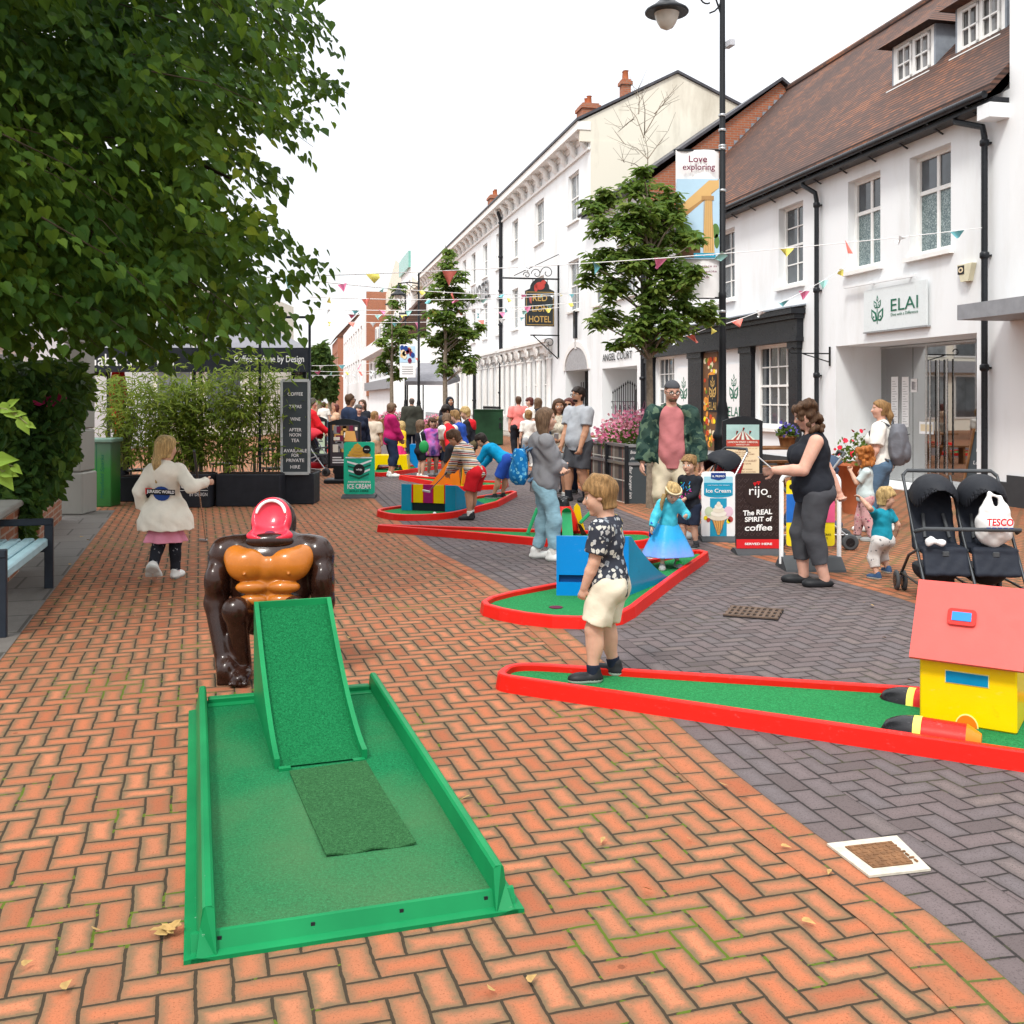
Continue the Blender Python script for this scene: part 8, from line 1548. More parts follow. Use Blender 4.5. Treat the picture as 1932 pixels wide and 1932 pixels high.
   for nm in 'RL':
    A_, td = An[nm], Toe[nm]; sd = np.cross(td, v3(0, 0, 1)); up_ = np.cross(sd, td); s_ = SDF(A_-v3(.17, .17, .075)*H/1.4*1.1, A_+v3(.17, .17, .06)*H/1.4*1.1, min(vh, .010)); c0_ = A_+td*.035*H-up_*.026*H; Q = [td, sd, up_]; zs = A_-up_*.043*H
    cl = [plane(zs, -up_)]; s_.ell(c0_, (.085*H, .032*H, .028*H), Q, .02, cl); s_.ell(A_+td*.075*H-up_*.026*H, (.045*H, .034*H, .022*H), Q, .03, cl)
    if not o_.get('flat'): s_.cap(A_-up_*.02*H-td*.008*H, A_+up_*.012*H-td*.012*H, .029*H, .027*H, .03, cl)
    zc = zs+up_*.014*H
    s_.mesh('shoe', [mat_, o_.get('sole', S_sole)], root, lambda Cn, zc=zc, up_=up_: (((Cn-zc)@up_) < 0).astype(int))
  elif kind == 'socks':
   for nm in 'RL': A_, K = An[nm], Kn[nm]; e = A_+(K-A_)*o_.get('h', .18); s_ = SDF(np.minimum(A_, e)-.06*H, np.maximum(A_, e)+.06*H, min(vh, .010)); s_.cap(A_-v3(0, 0, .01*H), e, .0215*bt+.004*H, .026*bt+.004*H, .01, [plane(e, K-A_)]); s_.mesh('sock', mat_, root)
  elif kind == 'glasses':
   mb = MB()
   for q in (-1, 1):
    c = HD_(q*.155, .43, .015); ring = [Vector(c+rh*.105*hh*math.cos(t_)+uh*.085*hh*math.sin(t_)) for t_ in np.linspace(0, 2*math.pi, 13)]; mb.tube(ring, .012*hh*1.4, 5, 0, False); mb.tube([Vector(HD_(q*.26, .42, .03)), Vector(HD_(q*.35, .3, .03)), Vector(HD_(q*.36, -.05, .02))], .012*hh*1.3, 5)
    if o_.get('dark'): mb.add(ring[:-1], [tuple(range(12))], 1)
   mb.tube([Vector(HD_(-.05, .45, .03)), Vector(HD_(.05, .45, .03))], .014*hh, 5); build(mb, 'glasses', [mat_, m_lens], root, local=True)
  elif kind == 'cap':
   s_ = SDF(HC-hh*.75, HC+hh*.8, vh); s_.ell(HD_(0, -.06, .15), (.385*hh, .45*hh, .40*hh), Qh, .01, [plane(HD_(0, .3, .22), -uh*.95+fh*.1)]); b_ = o_.get('back', False); q = -1 if b_ else 1; s_.ell(HD_(0, q*.42, .16), (.27*hh, .26*hh, .035*hh), Qh, .01); s_.mesh('cap', mat_, root)
  elif kind == 'beard':
   s_ = SDF(HC-hh*.7, HC+hh*.6, min(vh, .008)); s_.ell(HD_(0, .15, -.33), (.22*hh, .26*hh, .2*hh), Qh, .02, [plane(HD_(0, 0, -.2), uh), plane(HD_(0, .1, -.3), -fh)]); s_.ell(HD_(0, .36, -.25), (.09*hh, .07*hh, .035*hh), Qh, .005, (), True); s_.mesh('beard', mat_, root)
  elif kind == 'hoodup':
   s_ = SDF(HC-hh*.85, HC+hh*.85, vh); s_.ell(HD_(0, -.08, .05), (.47*hh, .52*hh, .55*hh), Qh, .03); s_.cap(NB, HD_(0, -.1, -.2), .07*H, .4*hh, .04); s_.ell(HD_(0, .5, -.02), (.29*hh, .36*hh, .37*hh), Qh, .03, (), True); s_.mesh('hood', mat_, root)
  elif kind == 'crown': mb = MB(); mb.tube([Vector(HD_(.40*math.sin(t_), -.04+.46*math.cos(t_), .26+.06*math.cos(t_))) for t_ in np.linspace(-1.9, 1.9, 16)], .05*hh, 6); build(mb, 'headband', mat_, root, local=True)
 if hair and hair[0] != 'none':
  st = hair[0]; ln = hair[2] if len(hair) > 2 else .3; th_ = .05 if st not in ('buzz', 'bald') else .016; hv = max(.006, vh*.9); e0 = max(1.2, .6+ln/hh*H if st in ('long', 'pony', 'curly') else 1.2)*hh; s_ = SDF(HC-v3(.8*hh, .95*hh, e0), HC+v3(.8*hh, .95*hh, .8*hh), hv); face_p = [plane(HD_(0, .27, .26), fh*.8-uh*.6), plane(HD_(0, 0, -.36), -uh)]
  if st == 'bald': face_p = [plane(HD_(0, .1, .0), fh*.75+uh*.65), plane(HD_(0, 0, -.36), -uh)]
  s_.ell(HD_(0, -.07, .14), ((.345+th_)*hh, (.42+th_)*hh, (.375+th_)*hh), Qh, .01, face_p); nape = [plane(HD_(0, 0, -.40), -uh), plane(HD_(0, -.02, 0), fh)]
  s_.cap(HD_(0, -.12, .0), HD_(0, -.13, -.3), (.32+th_)*hh, (.24+th_)*hh, .02, nape)
  if st in ('short', 'fringe'):
   for k in range(9): q = (k-4)/4; s_.cap(HD_(.22*q, .05, .46), HD_(.29*q+.03, .335-.05*q*q, .30-.05*abs(q) if st == 'short' else .19-.04*abs(q)), .08*hh, .04*hh, .02)
   for k in range(7): q = (k-3)/3; s_.cap(HD_(.24*q, -.3, .38), HD_(.2*q, .0, .5), .08*hh, .07*hh, .02)
  if st == 'bob': [s_.cap(HD_(q*.28, -.05, .1), HD_(q*.31, -.03, -.26), .13*hh, .12*hh, .04) for q in (-1, 1)]; s_.cap(HD_(0, -.25, .1), HD_(0, -.25, -.28), .3*hh, .25*hh, .04); [s_.cap(HD_(.1*q, .2, .4), HD_(.13*q, .4, .16), .09*hh, .06*hh, .02) for q in (-2, -1, 0, 1, 2)]
  dn_ = unit(v3(0, 0, -1)*.85-uh*.3)
  if st == 'long':
   for q in (-1, -.5, 0, .5, 1): A_ = HD_(q*.27, -.12-.12*(1-abs(q)), -.05); B_ = A_+dn_*ln*H+v3(0, -.01*H, 0)+rh*q*.02*H; s_.cap(HD_(q*.25, -.1, .2), A_, .16*hh, .17*hh, .05); s_.cap(A_, B_, .17*hh, .09*hh, .05)
   for q in (-1, 1): s_.cap(HD_(q*.3, .08, .2), HD_(q*.36, .02, -.2), .09*hh, .1*hh, .04); s_.cap(HD_(q*.36, .02, -.2), HD_(q*.36, .02, -.2)+dn_*ln*H*.7+fh*.01*H, .1*hh, .05*hh, .04)
  if st == 'pony': A_ = HD_(0, -.48, .15); s_.ell(A_, (.12*hh, .12*hh, .12*hh), None, .03); B_ = A_-fh*.12*hh+dn_*ln*H*.5; s_.cap(A_, B_, .13*hh, .16*hh, .03); s_.cap(B_, B_+dn_*ln*H*.5, .16*hh, .05*hh, .03)
  if st == 'curly':
   r2 = random.Random(5)
   for k in range(70): an = r2.uniform(0.75, 5.53); zz = r2.uniform(-1, 1); c = HD_(.42*math.sin(an), -.08+.46*math.cos(an), .5*zz if zz > 0 else zz*(ln/hh*H)); s_.ell(c, (.11*hh,)*3, None, .02)
  s_.wrinkle(.02*hh if st != 'buzz' else .004*hh, (5.5 if st != 'curly' else 9)/hh, 2)
  s_.mesh('hair', hm, root)
 PEOPLE.append(root); root_info = dict(root=root, T=T, HD=HD_, Wr=Wr, El=El, Sh=Sh, H=H, hh=hh, TL=TL, An=An, PEL=PEL)
 M4 = Matrix.Translation(p) @ Matrix.Rotation(R(face), 4, 'Z'); root_info['W'] = lambda v: M4 @ Vector([float(x) for x in v]); return root_info
# --- foreground and middle distance
SH = lambda m, **k: ('shoes', m, k)
boy = person('boy in a dark printed T-shirt and cream shorts on the nearest red rimmed course', 1134, 1279, 1.135, 72, kid=.62, g=1.14, hair=('short', 'sandy'), lean=2, pel=(0, -.035, 0), head=(8, 13), z=.05, hands={'R': (.14, .05, .40), 'L': (-.10, .08, .395)}, feet={'R': (.08, -.05, 0, -14), 'L': (-.085, .02, 0, 25)}, curl=.6, belly=1.15, pole={'L': (-.6, -.9, -.2)},
 wear=(('top', G_dino, dict(sl=.72, sw=.014, inf=.011, loose=.006, hem=-.05)), ('legs', C['cream_chino'], dict(ln=.80, inf=.016, flare=.012, name='shorts', wr=.005)), SH(S_black), ('socks', C['dark_navy'], dict(h=.2))))
g1 = person('girl in a white hooded jacket and pink frill walking away with a golf putter', 312, 1094, 1.285, 2, kid=.42, fem=True, hair=('pony', 'blond', .26), head=(-25, 2), hands={'R': (.27, .05, .675), 'L': (-.17, .02, .50)}, feet={'R': (.05, .07, 0, -6), 'L': (-.04, -.15, .07, 5, 48)}, curl={'R': .25, 'L': .7}, pole={'R': (1, -.4, -.9)},
 wear=(('top', C['off_white_hoodie'], dict(sl=1.97, hem=-.12, inf=.020, loose=.014, fl=.06, sw=.004, hood=1, name='jacket', wr=.004)), ('skirt', C['pink_frill'], dict(d=(-.09, -.21, .095, .14), n=7, hollow=1, name='frill')), ('legs', G_doodle, dict(ln=1.93, inf=.005, name='leggings')), SH(S_white), ('socks', C['pink_frill'], dict(h=.22))))
putter('putter held upright by the girl in the white hooded jacket', at(366, 850, 9.15), gnd(388, 1022), (-1, .3, 0))
rt = g1['root']; mb = MB(); bc = g1['T'](0, -.082*1.285-.030, g1['TL']*.50); bd = Board(Vector(bc)-Vector((.14, 0, .07)), (1, 0, -.05), (0, -.1, 1), .003); bd.ell(mb, .15, .055, .075, .065, 1, 0, 16); bd.rect(mb, .01, .045, .07, .1, 2, 1); bd.rect(mb, .02, .045, .27, .095, 3, 2); build(mb, 'jacket_emblem', [f_navy, f_red, f_black], rt, local=True); mb = MB(); bd.text(mb, 'JURASSIC WORLD', .145, .07, .24, .036, 5, 0, .02); build(mb, 'jacket_lettering', f_white, rt, local=True)
g2 = person('long haired girl in a grey hoodie and pale jeans standing with folded arms', 1027, 1056, 1.525, -88, kid=.12, fem=True, hair=('long', 'mouse', .17), head=(-8, 6), hands={'R': (-.06, .115, .615), 'L': (.07, .12, .60)}, feet={'R': (.07, .05, 0, -18), 'L': (-.06, -.05, 0, 8)}, pole={'R': (1, -.1, -.9), 'L': (-1, -.1, -.9)},
 wear=(('top', C['grey_marl'], dict(sl=1.95, hem=-.05, inf=.020, loose=.018, sw=.012, hood=1, name='hoodie', wr=.005)), ('legs', C['light_denim'], dict(ln=1.86, inf=.014, name='jeans', wr=.006)), SH(S_white), ('socks', C['white_cotton'], dict(h=.24))))
def backpack(label, P_, sx_, sy, sz, rz, m, m2, tilt=0):
 t_ = thing('backpack', label, 'backpack', P_, rz, 'backpacks'); s_ = SDF((-sx_*.7, -sy*.9, -sz*.65), (sx_*.7, sy*.9, sz*.65), max(.008, .0007*P_[1])); s_.ell((0, 0, 0), (sx_*.58, sy*.62, sz*.6), None, .02, [((0, 0, sz*.5), (0, 0, 1)), ((0, 0, -sz*.5), (0, 0, -1)), ((0, sy*.5, 0), (0, 1, 0)), ((sx_*.5, 0, 0), (1, 0, 0)), ((-sx_*.5, 0, 0), (-1, 0, 0))]); s_.ell((0, -sy*.5, -sz*.18), (sx_*.36, sy*.25, sz*.26), None, .02); s_.wrinkle(.003, 26); s_.mesh('bag', m, t_)
 mb = MB()
 for q in (-1, 1): mb.tube([(q*sx_*.3, sy*.42, sz*.45), (q*sx_*.36, sy*.85, sz*.55), (q*sx_*.38, sy*1.55, sz*.3), (q*sx_*.42, sy*1.45, -sz*.15), (q*sx_*.42, sy*.45, -sz*.4)], .016, 6)
 mb.tube([(-.04, sy*.3, sz*.48), (0, sy*.3, sz*.6), (.04, sy*.3, sz*.48)], .01, 6); mb.tube([(-sx_*.4, -sy*.3, sz*.2), (0, -sy*.66, sz*.26), (sx_*.4, -sy*.3, sz*.2)], .006, 5); build(mb, 'strap', m2, t_, local=True); t_.rotation_euler = (tilt, 0, rz); return t_
m_bpat = patmat('blue_patterned_nylon', blobs((.01, .16, .42), [(0, (.20, .52, .66)), (.5, (.08, .34, .6))], 22, .36)); pk = g2['W'](g2['T'](0, -.2, g2['TL']*.42)); backpack('blue patterned backpack worn by the long haired girl in the grey hoodie', pk-Vector((.05, 0, .02)), .27, .14, .36, R(-78), m_bpat, C['mid_denim'])
w1 = person('woman in a black vest and grey cropped leggings looking at her phone', 1535, 1104, 1.59, 84, g=1.28, fem=True, skin='pink', hair=('curly', 'brown', .12), lean=2, head=(0, 22), belly=1.15, hands={'L': (-.10, .225, .635), 'R': (.08, -.17, .47)}, feet={'R': (.07, .04, 0, -4), 'L': (-.05, -.05, 0, 4)}, curl={'L': .9, 'R': .9}, pole={'L': (-.5, -.7, -1), 'R': (.3, -1, -1)},
 wear=(('top', C['black_cotton'], dict(sl=0, hem=-.055, inf=.014, loose=.012, name='vest', vneck=.05)), ('legs', C['charcoal_cotton'], dict(ln=1.62, inf=.008, name='leggings')), SH(S_black, flat=1, sole=S_bsole)))
def phone(label, p, d, up=(0, 0, 1)):
 mb = MB(); mb.obox(Vector(p), Vector(d).normalized(), Vector(d).cross(Vector(up)).normalized(), Vector(up).normalized(), .075, .010, .15, 0, .004); tag(build(mb, 'phone', M('phone_case', (.5, .5, .5), .3), None, p), label, 'phone')
pw = w1['W'](w1['Wr']['L']); phone('phone held up by the woman in the black vest', pw+Vector((-.09, -.02, .07)), (.2, 1, 0), (-.75, 0, .66))
tod = person('blond toddler in a teal top and patterned trousers reaching up to hold a hand', 1660, 1092, .83, 28, kid=.95, hair=('short', 'blond'), head=(-120, 12), hands={'L': (-.24, .04, .88), 'R': (.24, .0, .46)}, feet={'R': (.15, .02, .05, -20), 'L': (-.04, .0, 0, 10)}, g=1.12, belly=1.25, pel=(.04, 0, -.015),
 wear=(('top', C['teal_jersey'], dict(sl=.75, inf=.010, hem=-.04)), ('legs', G_zeb, dict(ln=1.55, inf=.02, name='trousers')), SH(S_navy)))
gin = person('small girl with curly ginger hair and leopard leggings holding her hand to her mouth', 1633, 1020, 1.06, 78, kid=.62, fem=True, hair=('curly', 'ginger', .11), head=(0, 8), hands={'L': (-.035, .155, .745), 'R': (.15, .03, .44)}, feet={'R': (.06, .08, 0, -5), 'L': (-.06, -.06, 0, 5)}, curl=.9,
 wear=(('top', C['pale_blue_jersey'], dict(sl=.8, inf=.014, loose=.01, hem=-.02)), ('legs', G_leo, dict(ln=1.95, inf=.012, name='leggings')), SH(S_grey)))
pon = person('woman with a ponytail and white T-shirt carrying a grey rucksack by the entrance', 1662, 1003, 1.60, 62, fem=True, g=1.08, skin='pink', hair=('pony', 'sandy', .16), head=(20, 4), hands={'L': (-.14, .10, .50), 'R': (.155, .04, .46)}, feet={'R': (.06, -.05, 0, -6), 'L': (-.06, .08, 0, 6)},
 wear=(('top', C['white_cotton'], dict(sl=.75, inf=.016, loose=.012, sw=.01, hem=-.04)), ('legs', C['mid_denim'], dict(ln=1.95, inf=.010, name='jeans')), SH(S_white)))
pk = pon['W'](pon['T'](0, -.20, pon['TL']*.52)); backpack('grey rucksack on the back of the ponytailed woman in white', pk, .36, .2, .50, R(62), cloth('grey_nylon', (.13, .135, .155), .6), C['charcoal_cotton'])
dad = person('tall man in a backwards cap, pink T-shirt and open camouflage jacket', 1266, 1014, 1.83, 176, skin='pink', hair=('buzz', 'brown'), head=(12, 14), g=1.03, hands={'R': (.19, .03, .455), 'L': (-.19, .02, .47)}, feet={'R': (.08, 0, 0, -14), 'L': (-.08, .0, 0, 14)}, belly=1.12,
 wear=(('top', C['rose_jersey'], dict(sl=.5, inf=.010, hem=-.07, loose=.006)), ('top', G_camo, dict(sl=1.97, inf=.030, loose=.020, sw=.012, hem=-.085, open=.108, hood=1, name='jacket', wr=.005)), ('legs', C['stone_chino'], dict(ln=1.25, inf=.018, name='shorts', wr=.006)), SH(S_grey), ('glasses', m_black), ('cap', C['charcoal_cotton'], dict(back=True)), ('beard', HR['mouse'])))
blu = person('little blond girl in a blue gown leaning over a putter on the teardrop course', 1262, 1071, .835, 186, kid=.9, fem=True, hair=('pony', 'blond', .2), lean=16, head=(5, 34), z=.05, hands={'R': (.245, .10, .40), 'L': (-.15, .17, .60)}, feet={'R': (.10, .10, 0, -15), 'L': (-.10, -.02, 0, 10)}, pel=(0, -.03, 0),
 wear=(('skirt', G_dress, dict(d=(.06, -.30, .11, .30), n=6, name='gown_skirt')), ('top', C_aqua, dict(sl=1.9, inf=.012, sw=.014, hem=.03, name='bodice')), SH(S_grey), ('crown', m_band)))
wr = blu['W'](blu['Wr']['R']); putter('small blue gripped putter held by the little girl in the blue gown', wr+Vector((.0, -.02, .05)), gnd(1220, 1058, .05), (1, -.4, 0), .009, C['royal_blue_cotton'], f_white)
mb = MB(); pts = [blu['HD'](.42, -.0, -.1), blu['HD'](.55, .25, -.5), blu['HD'](.5, .4, -.95)]; mb.tube([Vector(p) for p in pts], [.022, .02, .01], 8); build(mb, 'plait', HR['blond'], blu['root'], local=True)
bk = person('small boy in a black top with a bright neon print beside the capped man', 1302, 1034, 1.0, 140, kid=.66, skin='fair', hair=('short', 'sandy'), head=(0, 6), hands={'R': (.16, .0, .48), 'L': (-.03, .16, .55)}, feet={'R': (.07, .02, 0, -10), 'L': (-.07, -.01, 0, 10)}, curl=.9,
 wear=(('top', C['black_cotton'], dict(sl=1.9, inf=.014, loose=.008, hem=-.05)), ('legs', C['dark_navy'], dict(ln=.95, inf=.020, flare=.006, name='shorts')), SH(S_black), ('socks', C['charcoal_cotton'], dict(h=.25))))
mb = MB(); fb = bk['T'](0, .095, bk['TL']*.55); rb_ = random.Random(4); fl_ = [flat('neon_blue_print', (.02, .3, .65)), flat('neon_pink_print', (.65, .05, .35)), flat('neon_green_print', (.1, .5, .1)), f_white]; bd = Board(Vector(fb)+Vector((.085, 0, -.10)), (-1, 0, 0), (0, .05, 1), .0016)
for k in range(40): x, y = rb_.uniform(.02, .15), rb_.uniform(.0, .19); bd.stroke(mb, [(x, y), (x+rb_.uniform(-.025, .025), y+rb_.uniform(-.03, .03))], .008, 1+k % 6, (0 if y > .11 else 1) if k % 4 else 2+(k % 8 == 0))
build(mb, 'neon_print', fl_, bk['root'], local=True)
# --- group by the flower planter
w2 = person('woman in a denim jacket and grey shorts frowning over her phone', 1054, 940, 1.62, 172, fem=True, skin='tan', hair=('long', 'brown', .16), head=(12, 12), hands={'R': (.05, .19, .605), 'L': (-.04, .20, .60)}, feet={'R': (.08, .02, 0, -16), 'L': (-.06, .0, 0, 16)}, curl=.9, pole={'R': (1, -.5, -.8), 'L': (-1, -.5, -.8)},
 wear=(('top', G_floral, dict(sl=0, inf=.010, hem=-.03, name='blouse')), ('top', C['denim_jacket'], dict(sl=1.95, inf=.022, hem=.02, open=.09, sw=.006, name='jacket')), ('legs', C['grey_shorts'], dict(ln=.62, inf=.018, flare=.014, name='shorts')), SH(S_grey), ('socks', C['white_cotton'], dict(h=.1))))
phone('phone held by the woman in the denim jacket', w2['W']((v3(0, .25, .63))*1.62), (1, 0, 0), (0, -.6, .8))
m2 = person('man in a grey T-shirt and dark shorts with glasses and goatee', 1092, 946, 1.80, 128, skin='tan', hair=('short', 'dark'), head=(-8, 3), g=1.16, belly=1.3, hands={'R': (.10, .12, .48), 'L': (-.13, .10, .475)}, feet={'R': (.07, .06, 0, -10), 'L': (-.07, -.03, 0, 10)}, curl=.7,
 wear=(('top', C['pale_grey_jersey'], dict(sl=.72, inf=.012, loose=.010, sw=.01, hem=-.06)), ('legs', C['charcoal_cotton'], dict(ln=.92, inf=.016, flare=.006, name='shorts')), SH(S_black, sole=S_bsole), ('socks', C['black_cotton'], dict(h=.25)), ('glasses', m_black), ('beard', HR['dark'])))
w3 = person('woman in sunglasses smiling behind the man in the grey T-shirt', 1074, 931, 1.63, 150, fem=True, skin='tan', hair=('long', 'auburn', .10), head=(10, 4), wear=(('top', C['dark_navy'], dict(sl=1.9, inf=.014, hem=-.06)), ('legs', C['dark_navy'], dict(inf=.008)), SH(S_black), ('glasses', m_black, dict(dark=1))))
bb = person('boy in a bright blue sweatshirt bending right over on the rainbow course', 944, 941, 1.26, 62, kid=.40, hair=('short', 'dark'), lean=58, head=(6, 15), z=.05, skin='tan', hands={'R': (.10, .42, .24), 'L': (-.08, .44, .25)}, feet={'R': (.06, .0, 0, -8), 'L': (-.06, .06, 0, 8)}, pel=(0, -.05, 0),
 wear=(('top', C['bright_blue_fleece'], dict(sl=1.97, inf=.016, loose=.006, sw=.006, hem=-.04, name='sweatshirt')), ('legs', C['royal_blue_cotton'], dict(ln=.95, inf=.020, flare=.008, name='shorts')), SH(S_black)))
st = person('boy in a striped jumper and red shorts leaning to swing his putter', 888, 980, 1.30, 62, kid=.40, skin='tan', hair=('short', 'brown'), lean=30, head=(14, 30), hands={'R': (.0, .26, .47), 'L': (-.04, .27, .44)}, feet={'R': (.08, .04, 0, -10), 'L': (-.07, -.03, 0, 12)}, curl=1.0, pel=(0, -.03, 0),
 wear=(('top', G_stripe, dict(sl=1.95, inf=.016, loose=.008, sw=.008, hem=-.06, coll=1, name='jumper')), ('legs', C['red_cotton'], dict(ln=.78, inf=.022, flare=.010, name='shorts')), SH(S_black, sole=S_bsole), ('socks', C['white_cotton'], dict(h=.24))))
putter('dark putter swung down to the striped block by the boy in the striped jumper', st['W'](st['Wr']['R'])+Vector((.03, 0, .08)), at(809, 930, 13.55), (-1, 0, .2), .009, m_blk, M('dark_shaft', (.06, .035, .03), .4))
rd = person('boy in a red and white football shirt bending over his putter', 852, 914, 1.40, 40, kid=.32, skin='tan', hair=('short', 'mouse'), lean=30, head=(-35, 30), z=.05, hands={'R': (.10, .20, .40), 'L': (.04, .22, .42)}, feet={'R': (.07, .0, 0, -10), 'L': (-.07, .04, 0, 10)}, pel=(0, -.03, 0),
 wear=(('top', C['red_cotton'], dict(sl=.0, inf=.016, loose=.008, hem=-.07)), ('top', C['white_cotton'], dict(sl=.85, inf=.0145, sw=.008, hem=.12, name='sleeves')), ('legs', C['black_cotton'], dict(ln=.85, inf=.022, flare=.008, name='shorts')), SH(S_black), ('socks', C['white_cotton'], dict(h=.2))))
putter('white gripped putter of the boy in the football shirt', rd['W'](rd['Wr']['R'])+Vector((0, 0, .08)), gnd(850, 906, .05), (1, 0, 0), .012, f_white)
# --- children and adults around the far courses
person('boy in a royal blue T-shirt behind the striped jumper boy', 872, 905, 1.42, 70, Y=19.8, kid=.3, hair=('short', 'sandy'), lean=12, head=(0, 20), wear=(('top', C['royal_blue_cotton'], dict(sl=.8, inf=.016, loose=.008, sw=.006)), ('legs', C['olive_cotton'], dict(inf=.014)), SH(S_black)))
person('blond child in a dark coat with a red lined hood behind the blue T-shirt boy', 888, 900, 1.47, 75, Y=20.8, kid=.35, hair=('short', 'blond'), lean=8, head=(10, 15), wear=(('top', C['red_cotton'], dict(sl=0, inf=.012, hem=.2, name='red_lining', hood=1)), ('top', C['black_cotton'], dict(sl=1.95, inf=.022, hem=-.08, name='coat')), ('legs', C['olive_cotton'], dict(inf=.014)), SH(S_black)))
person('dark haired woman stooping behind the red shirt boy', 853, 898, 1.62, 160, Y=21.5, fem=True, skin='tan', hair=('bob', 'dark'), lean=32, head=(0, 25), wear=(('top', C['charcoal_cotton'], dict(sl=1.9, inf=.016)), ('legs', C['dark_navy'], dict(inf=.01)), SH(S_black)))
person('person in a black hooded coat standing in front of the hotel bays', 849, 880, 1.66, 200, Y=25, skin='brown', hair=('none', 'black'), wear=(('top', C['black_cotton'], dict(sl=1.97, inf=.03, hem=-.2, loose=.01, name='coat')), ('hoodup', C['black_cotton']), ('legs', C['black_cotton'], dict(inf=.012)), SH(S_black)))
person('girl in a purple tie dye coat near the orange obstacle', 815, 898, 1.23, 205, kid=.45, fem=True, hair=('bob', 'brown'), head=(0, 5), wear=(('top', G_tie, dict(sl=1.95, inf=.026, loose=.015, hem=-.13, name='coat')), ('legs', C['black_cotton'], dict(ln=.7, inf=.012, name='shorts')), SH(S_grey)))
person('smiling child in a dark grey hoodie beside the purple tie dye coat', 830, 897, 1.235, 172, kid=.45, hair=('short', 'sandy'), head=(10, 0), wear=(('top', C['charcoal_cotton'], dict(sl=1.95, inf=.022, loose=.01, hood=1, name='hoodie', hem=-.08)), ('legs', C['dark_navy'], dict(ln=1, inf=.016, name='shorts')), SH(S_white), ('socks', C['black_cotton'], dict(h=.3))))
gb = person('long haired girl in black with a green drawstring bag near the yellow obstacle', 793, 902, 1.19, -60, kid=.48, fem=True, hair=('long', 'mouse', .18), head=(0, 4), hands={'R': (.14, .08, .44), 'L': (-.14, .02, .44)}, wear=(('top', C['black_cotton'], dict(sl=.7, inf=.012)), ('legs', C['black_cotton'], dict(ln=.72, inf=.014, name='shorts')), SH(S_white)))
s_ = SDF((-.13, -.08, -.16), (.13, .08, .16), .014); s_.ell((0, 0, 0), (.10, .05, .13), None, .02); t_ = thing('drawstring_bag', 'shiny green drawstring bag on the long haired girl in black', 'bag', at(800, 843, 20.75)); s_.mesh('bag', cloth('green_nylon', (.02, .26, .07), .45), t_); mb = MB(); mb.tube([(-.05, .02, .1), (-.09, .08, .28), (-.02, .1, .34)], .008, 5); build(mb, 'cord', f_white, t_, local=True)
person('woman in a quilted magenta jacket and cropped navy trousers watching the children', 737, 900, 1.535, -72, fem=True, g=1.12, skin='tan', hair=('bob', 'mouse'), head=(5, 10), hands={'R': (.05, .15, .49), 'L': (-.05, .15, .49)}, wear=(('top', C['magenta_quilt'], dict(sl=1.95, inf=.026, loose=.012, sw=.01, hem=-.07, name='jacket')), ('legs', C['navy_cotton'], dict(ln=1.55, inf=.014)), SH(S_white)))
person('balding man seen from behind in a dark olive coat farther down the street', 777, 857, 1.66, 5, Y=30, skin='pink', hair=('bald', 'grey'), head=(0, 0), g=1.15, wear=(('top', cloth('dark_olive_coat', (.035, .036, .028)), dict(sl=1.95, inf=.032, loose=.02, sw=.012, hem=-.16, hood=1, name='coat')), ('legs', C['dark_navy'], dict(inf=.018)), SH(S_black)))
person('child in a yellow hooded raincoat and magenta skirt by the yellow obstacle', 752, 888, 1.13, -40, Y=23.2, kid=.5, fem=True, hair=('long', 'blond', .1), lean=12, head=(20, 10), wear=(('top', C['yellow_nylon'], dict(sl=1.9, inf=.024, loose=.014, hood=1, hem=-.02, name='raincoat')), ('skirt', C['magenta_skirt'], dict(d=(.04, -.2, .12, .2), n=7)), ('legs', G_leo, dict(ln=1.9, inf=.01, name='leggings')), SH(S_white)))
person('boy with cropped fair hair in a loose beige T-shirt seen from behind', 706, 880, 1.34, -30, Y=24.0, kid=.4, skin='tan', hair=('buzz', 'sandy'), head=(-30, 5), wear=(('top', C['beige_cotton'], dict(sl=.9, inf=.022, loose=.018, sw=.012)), ('legs', C['tan_cotton'], dict(ln=.95, inf=.016, name='shorts')), SH(S_black)))
person('small child in lavender behind the boy in the beige T-shirt', 689, 880, 1.05, -40, Y=24.8, kid=.5, hair=('short', 'brown'), wear=(('top', C['lavender'], dict(sl=1.9, inf=.018)), ('legs', C['dark_navy'], dict(inf=.012)), SH(S_white)))
person('man in a navy jacket and glasses behind the framed poster board', 660, 905, 1.71, -62, Y=20.6, skin='tan', hair=('short', 'brown'), head=(-12, 2), g=1.1, wear=(('top', C['navy_cotton'], dict(sl=1.95, inf=.026, loose=.01, hood=1, name='jacket')), ('legs', C['mid_denim'], dict(inf=.012)), SH(S_black), ('glasses', m_black)))
person('woman in a dark jumper just right of the man in the navy jacket', 676, 895, 1.5, -150, Y=21.6, fem=True, skin='pink', hair=('bob', 'grey'), head=(0, 0), hands={'R': (.17, .0, .45)}, wear=(('top', C['dark_navy'], dict(sl=1.95, inf=.018)), ('legs', C['dark_navy'], dict(inf=.012)), SH(S_black)))
w4 = person('smiling woman in a black dress top looking down between the distant shops', 684, 870, 1.60, 170, Y=26, fem=True, skin='pink', hair=('long', 'brown', .1), head=(0, 8), hands={'R': (.02, .17, .57), 'L': (-.03, .17, .57)}, wear=(('top', C['black_cotton'], dict(sl=.5, inf=.012, vneck=.08)), ('legs', C['tan_cotton'], dict(inf=.012)), SH(S_black)))
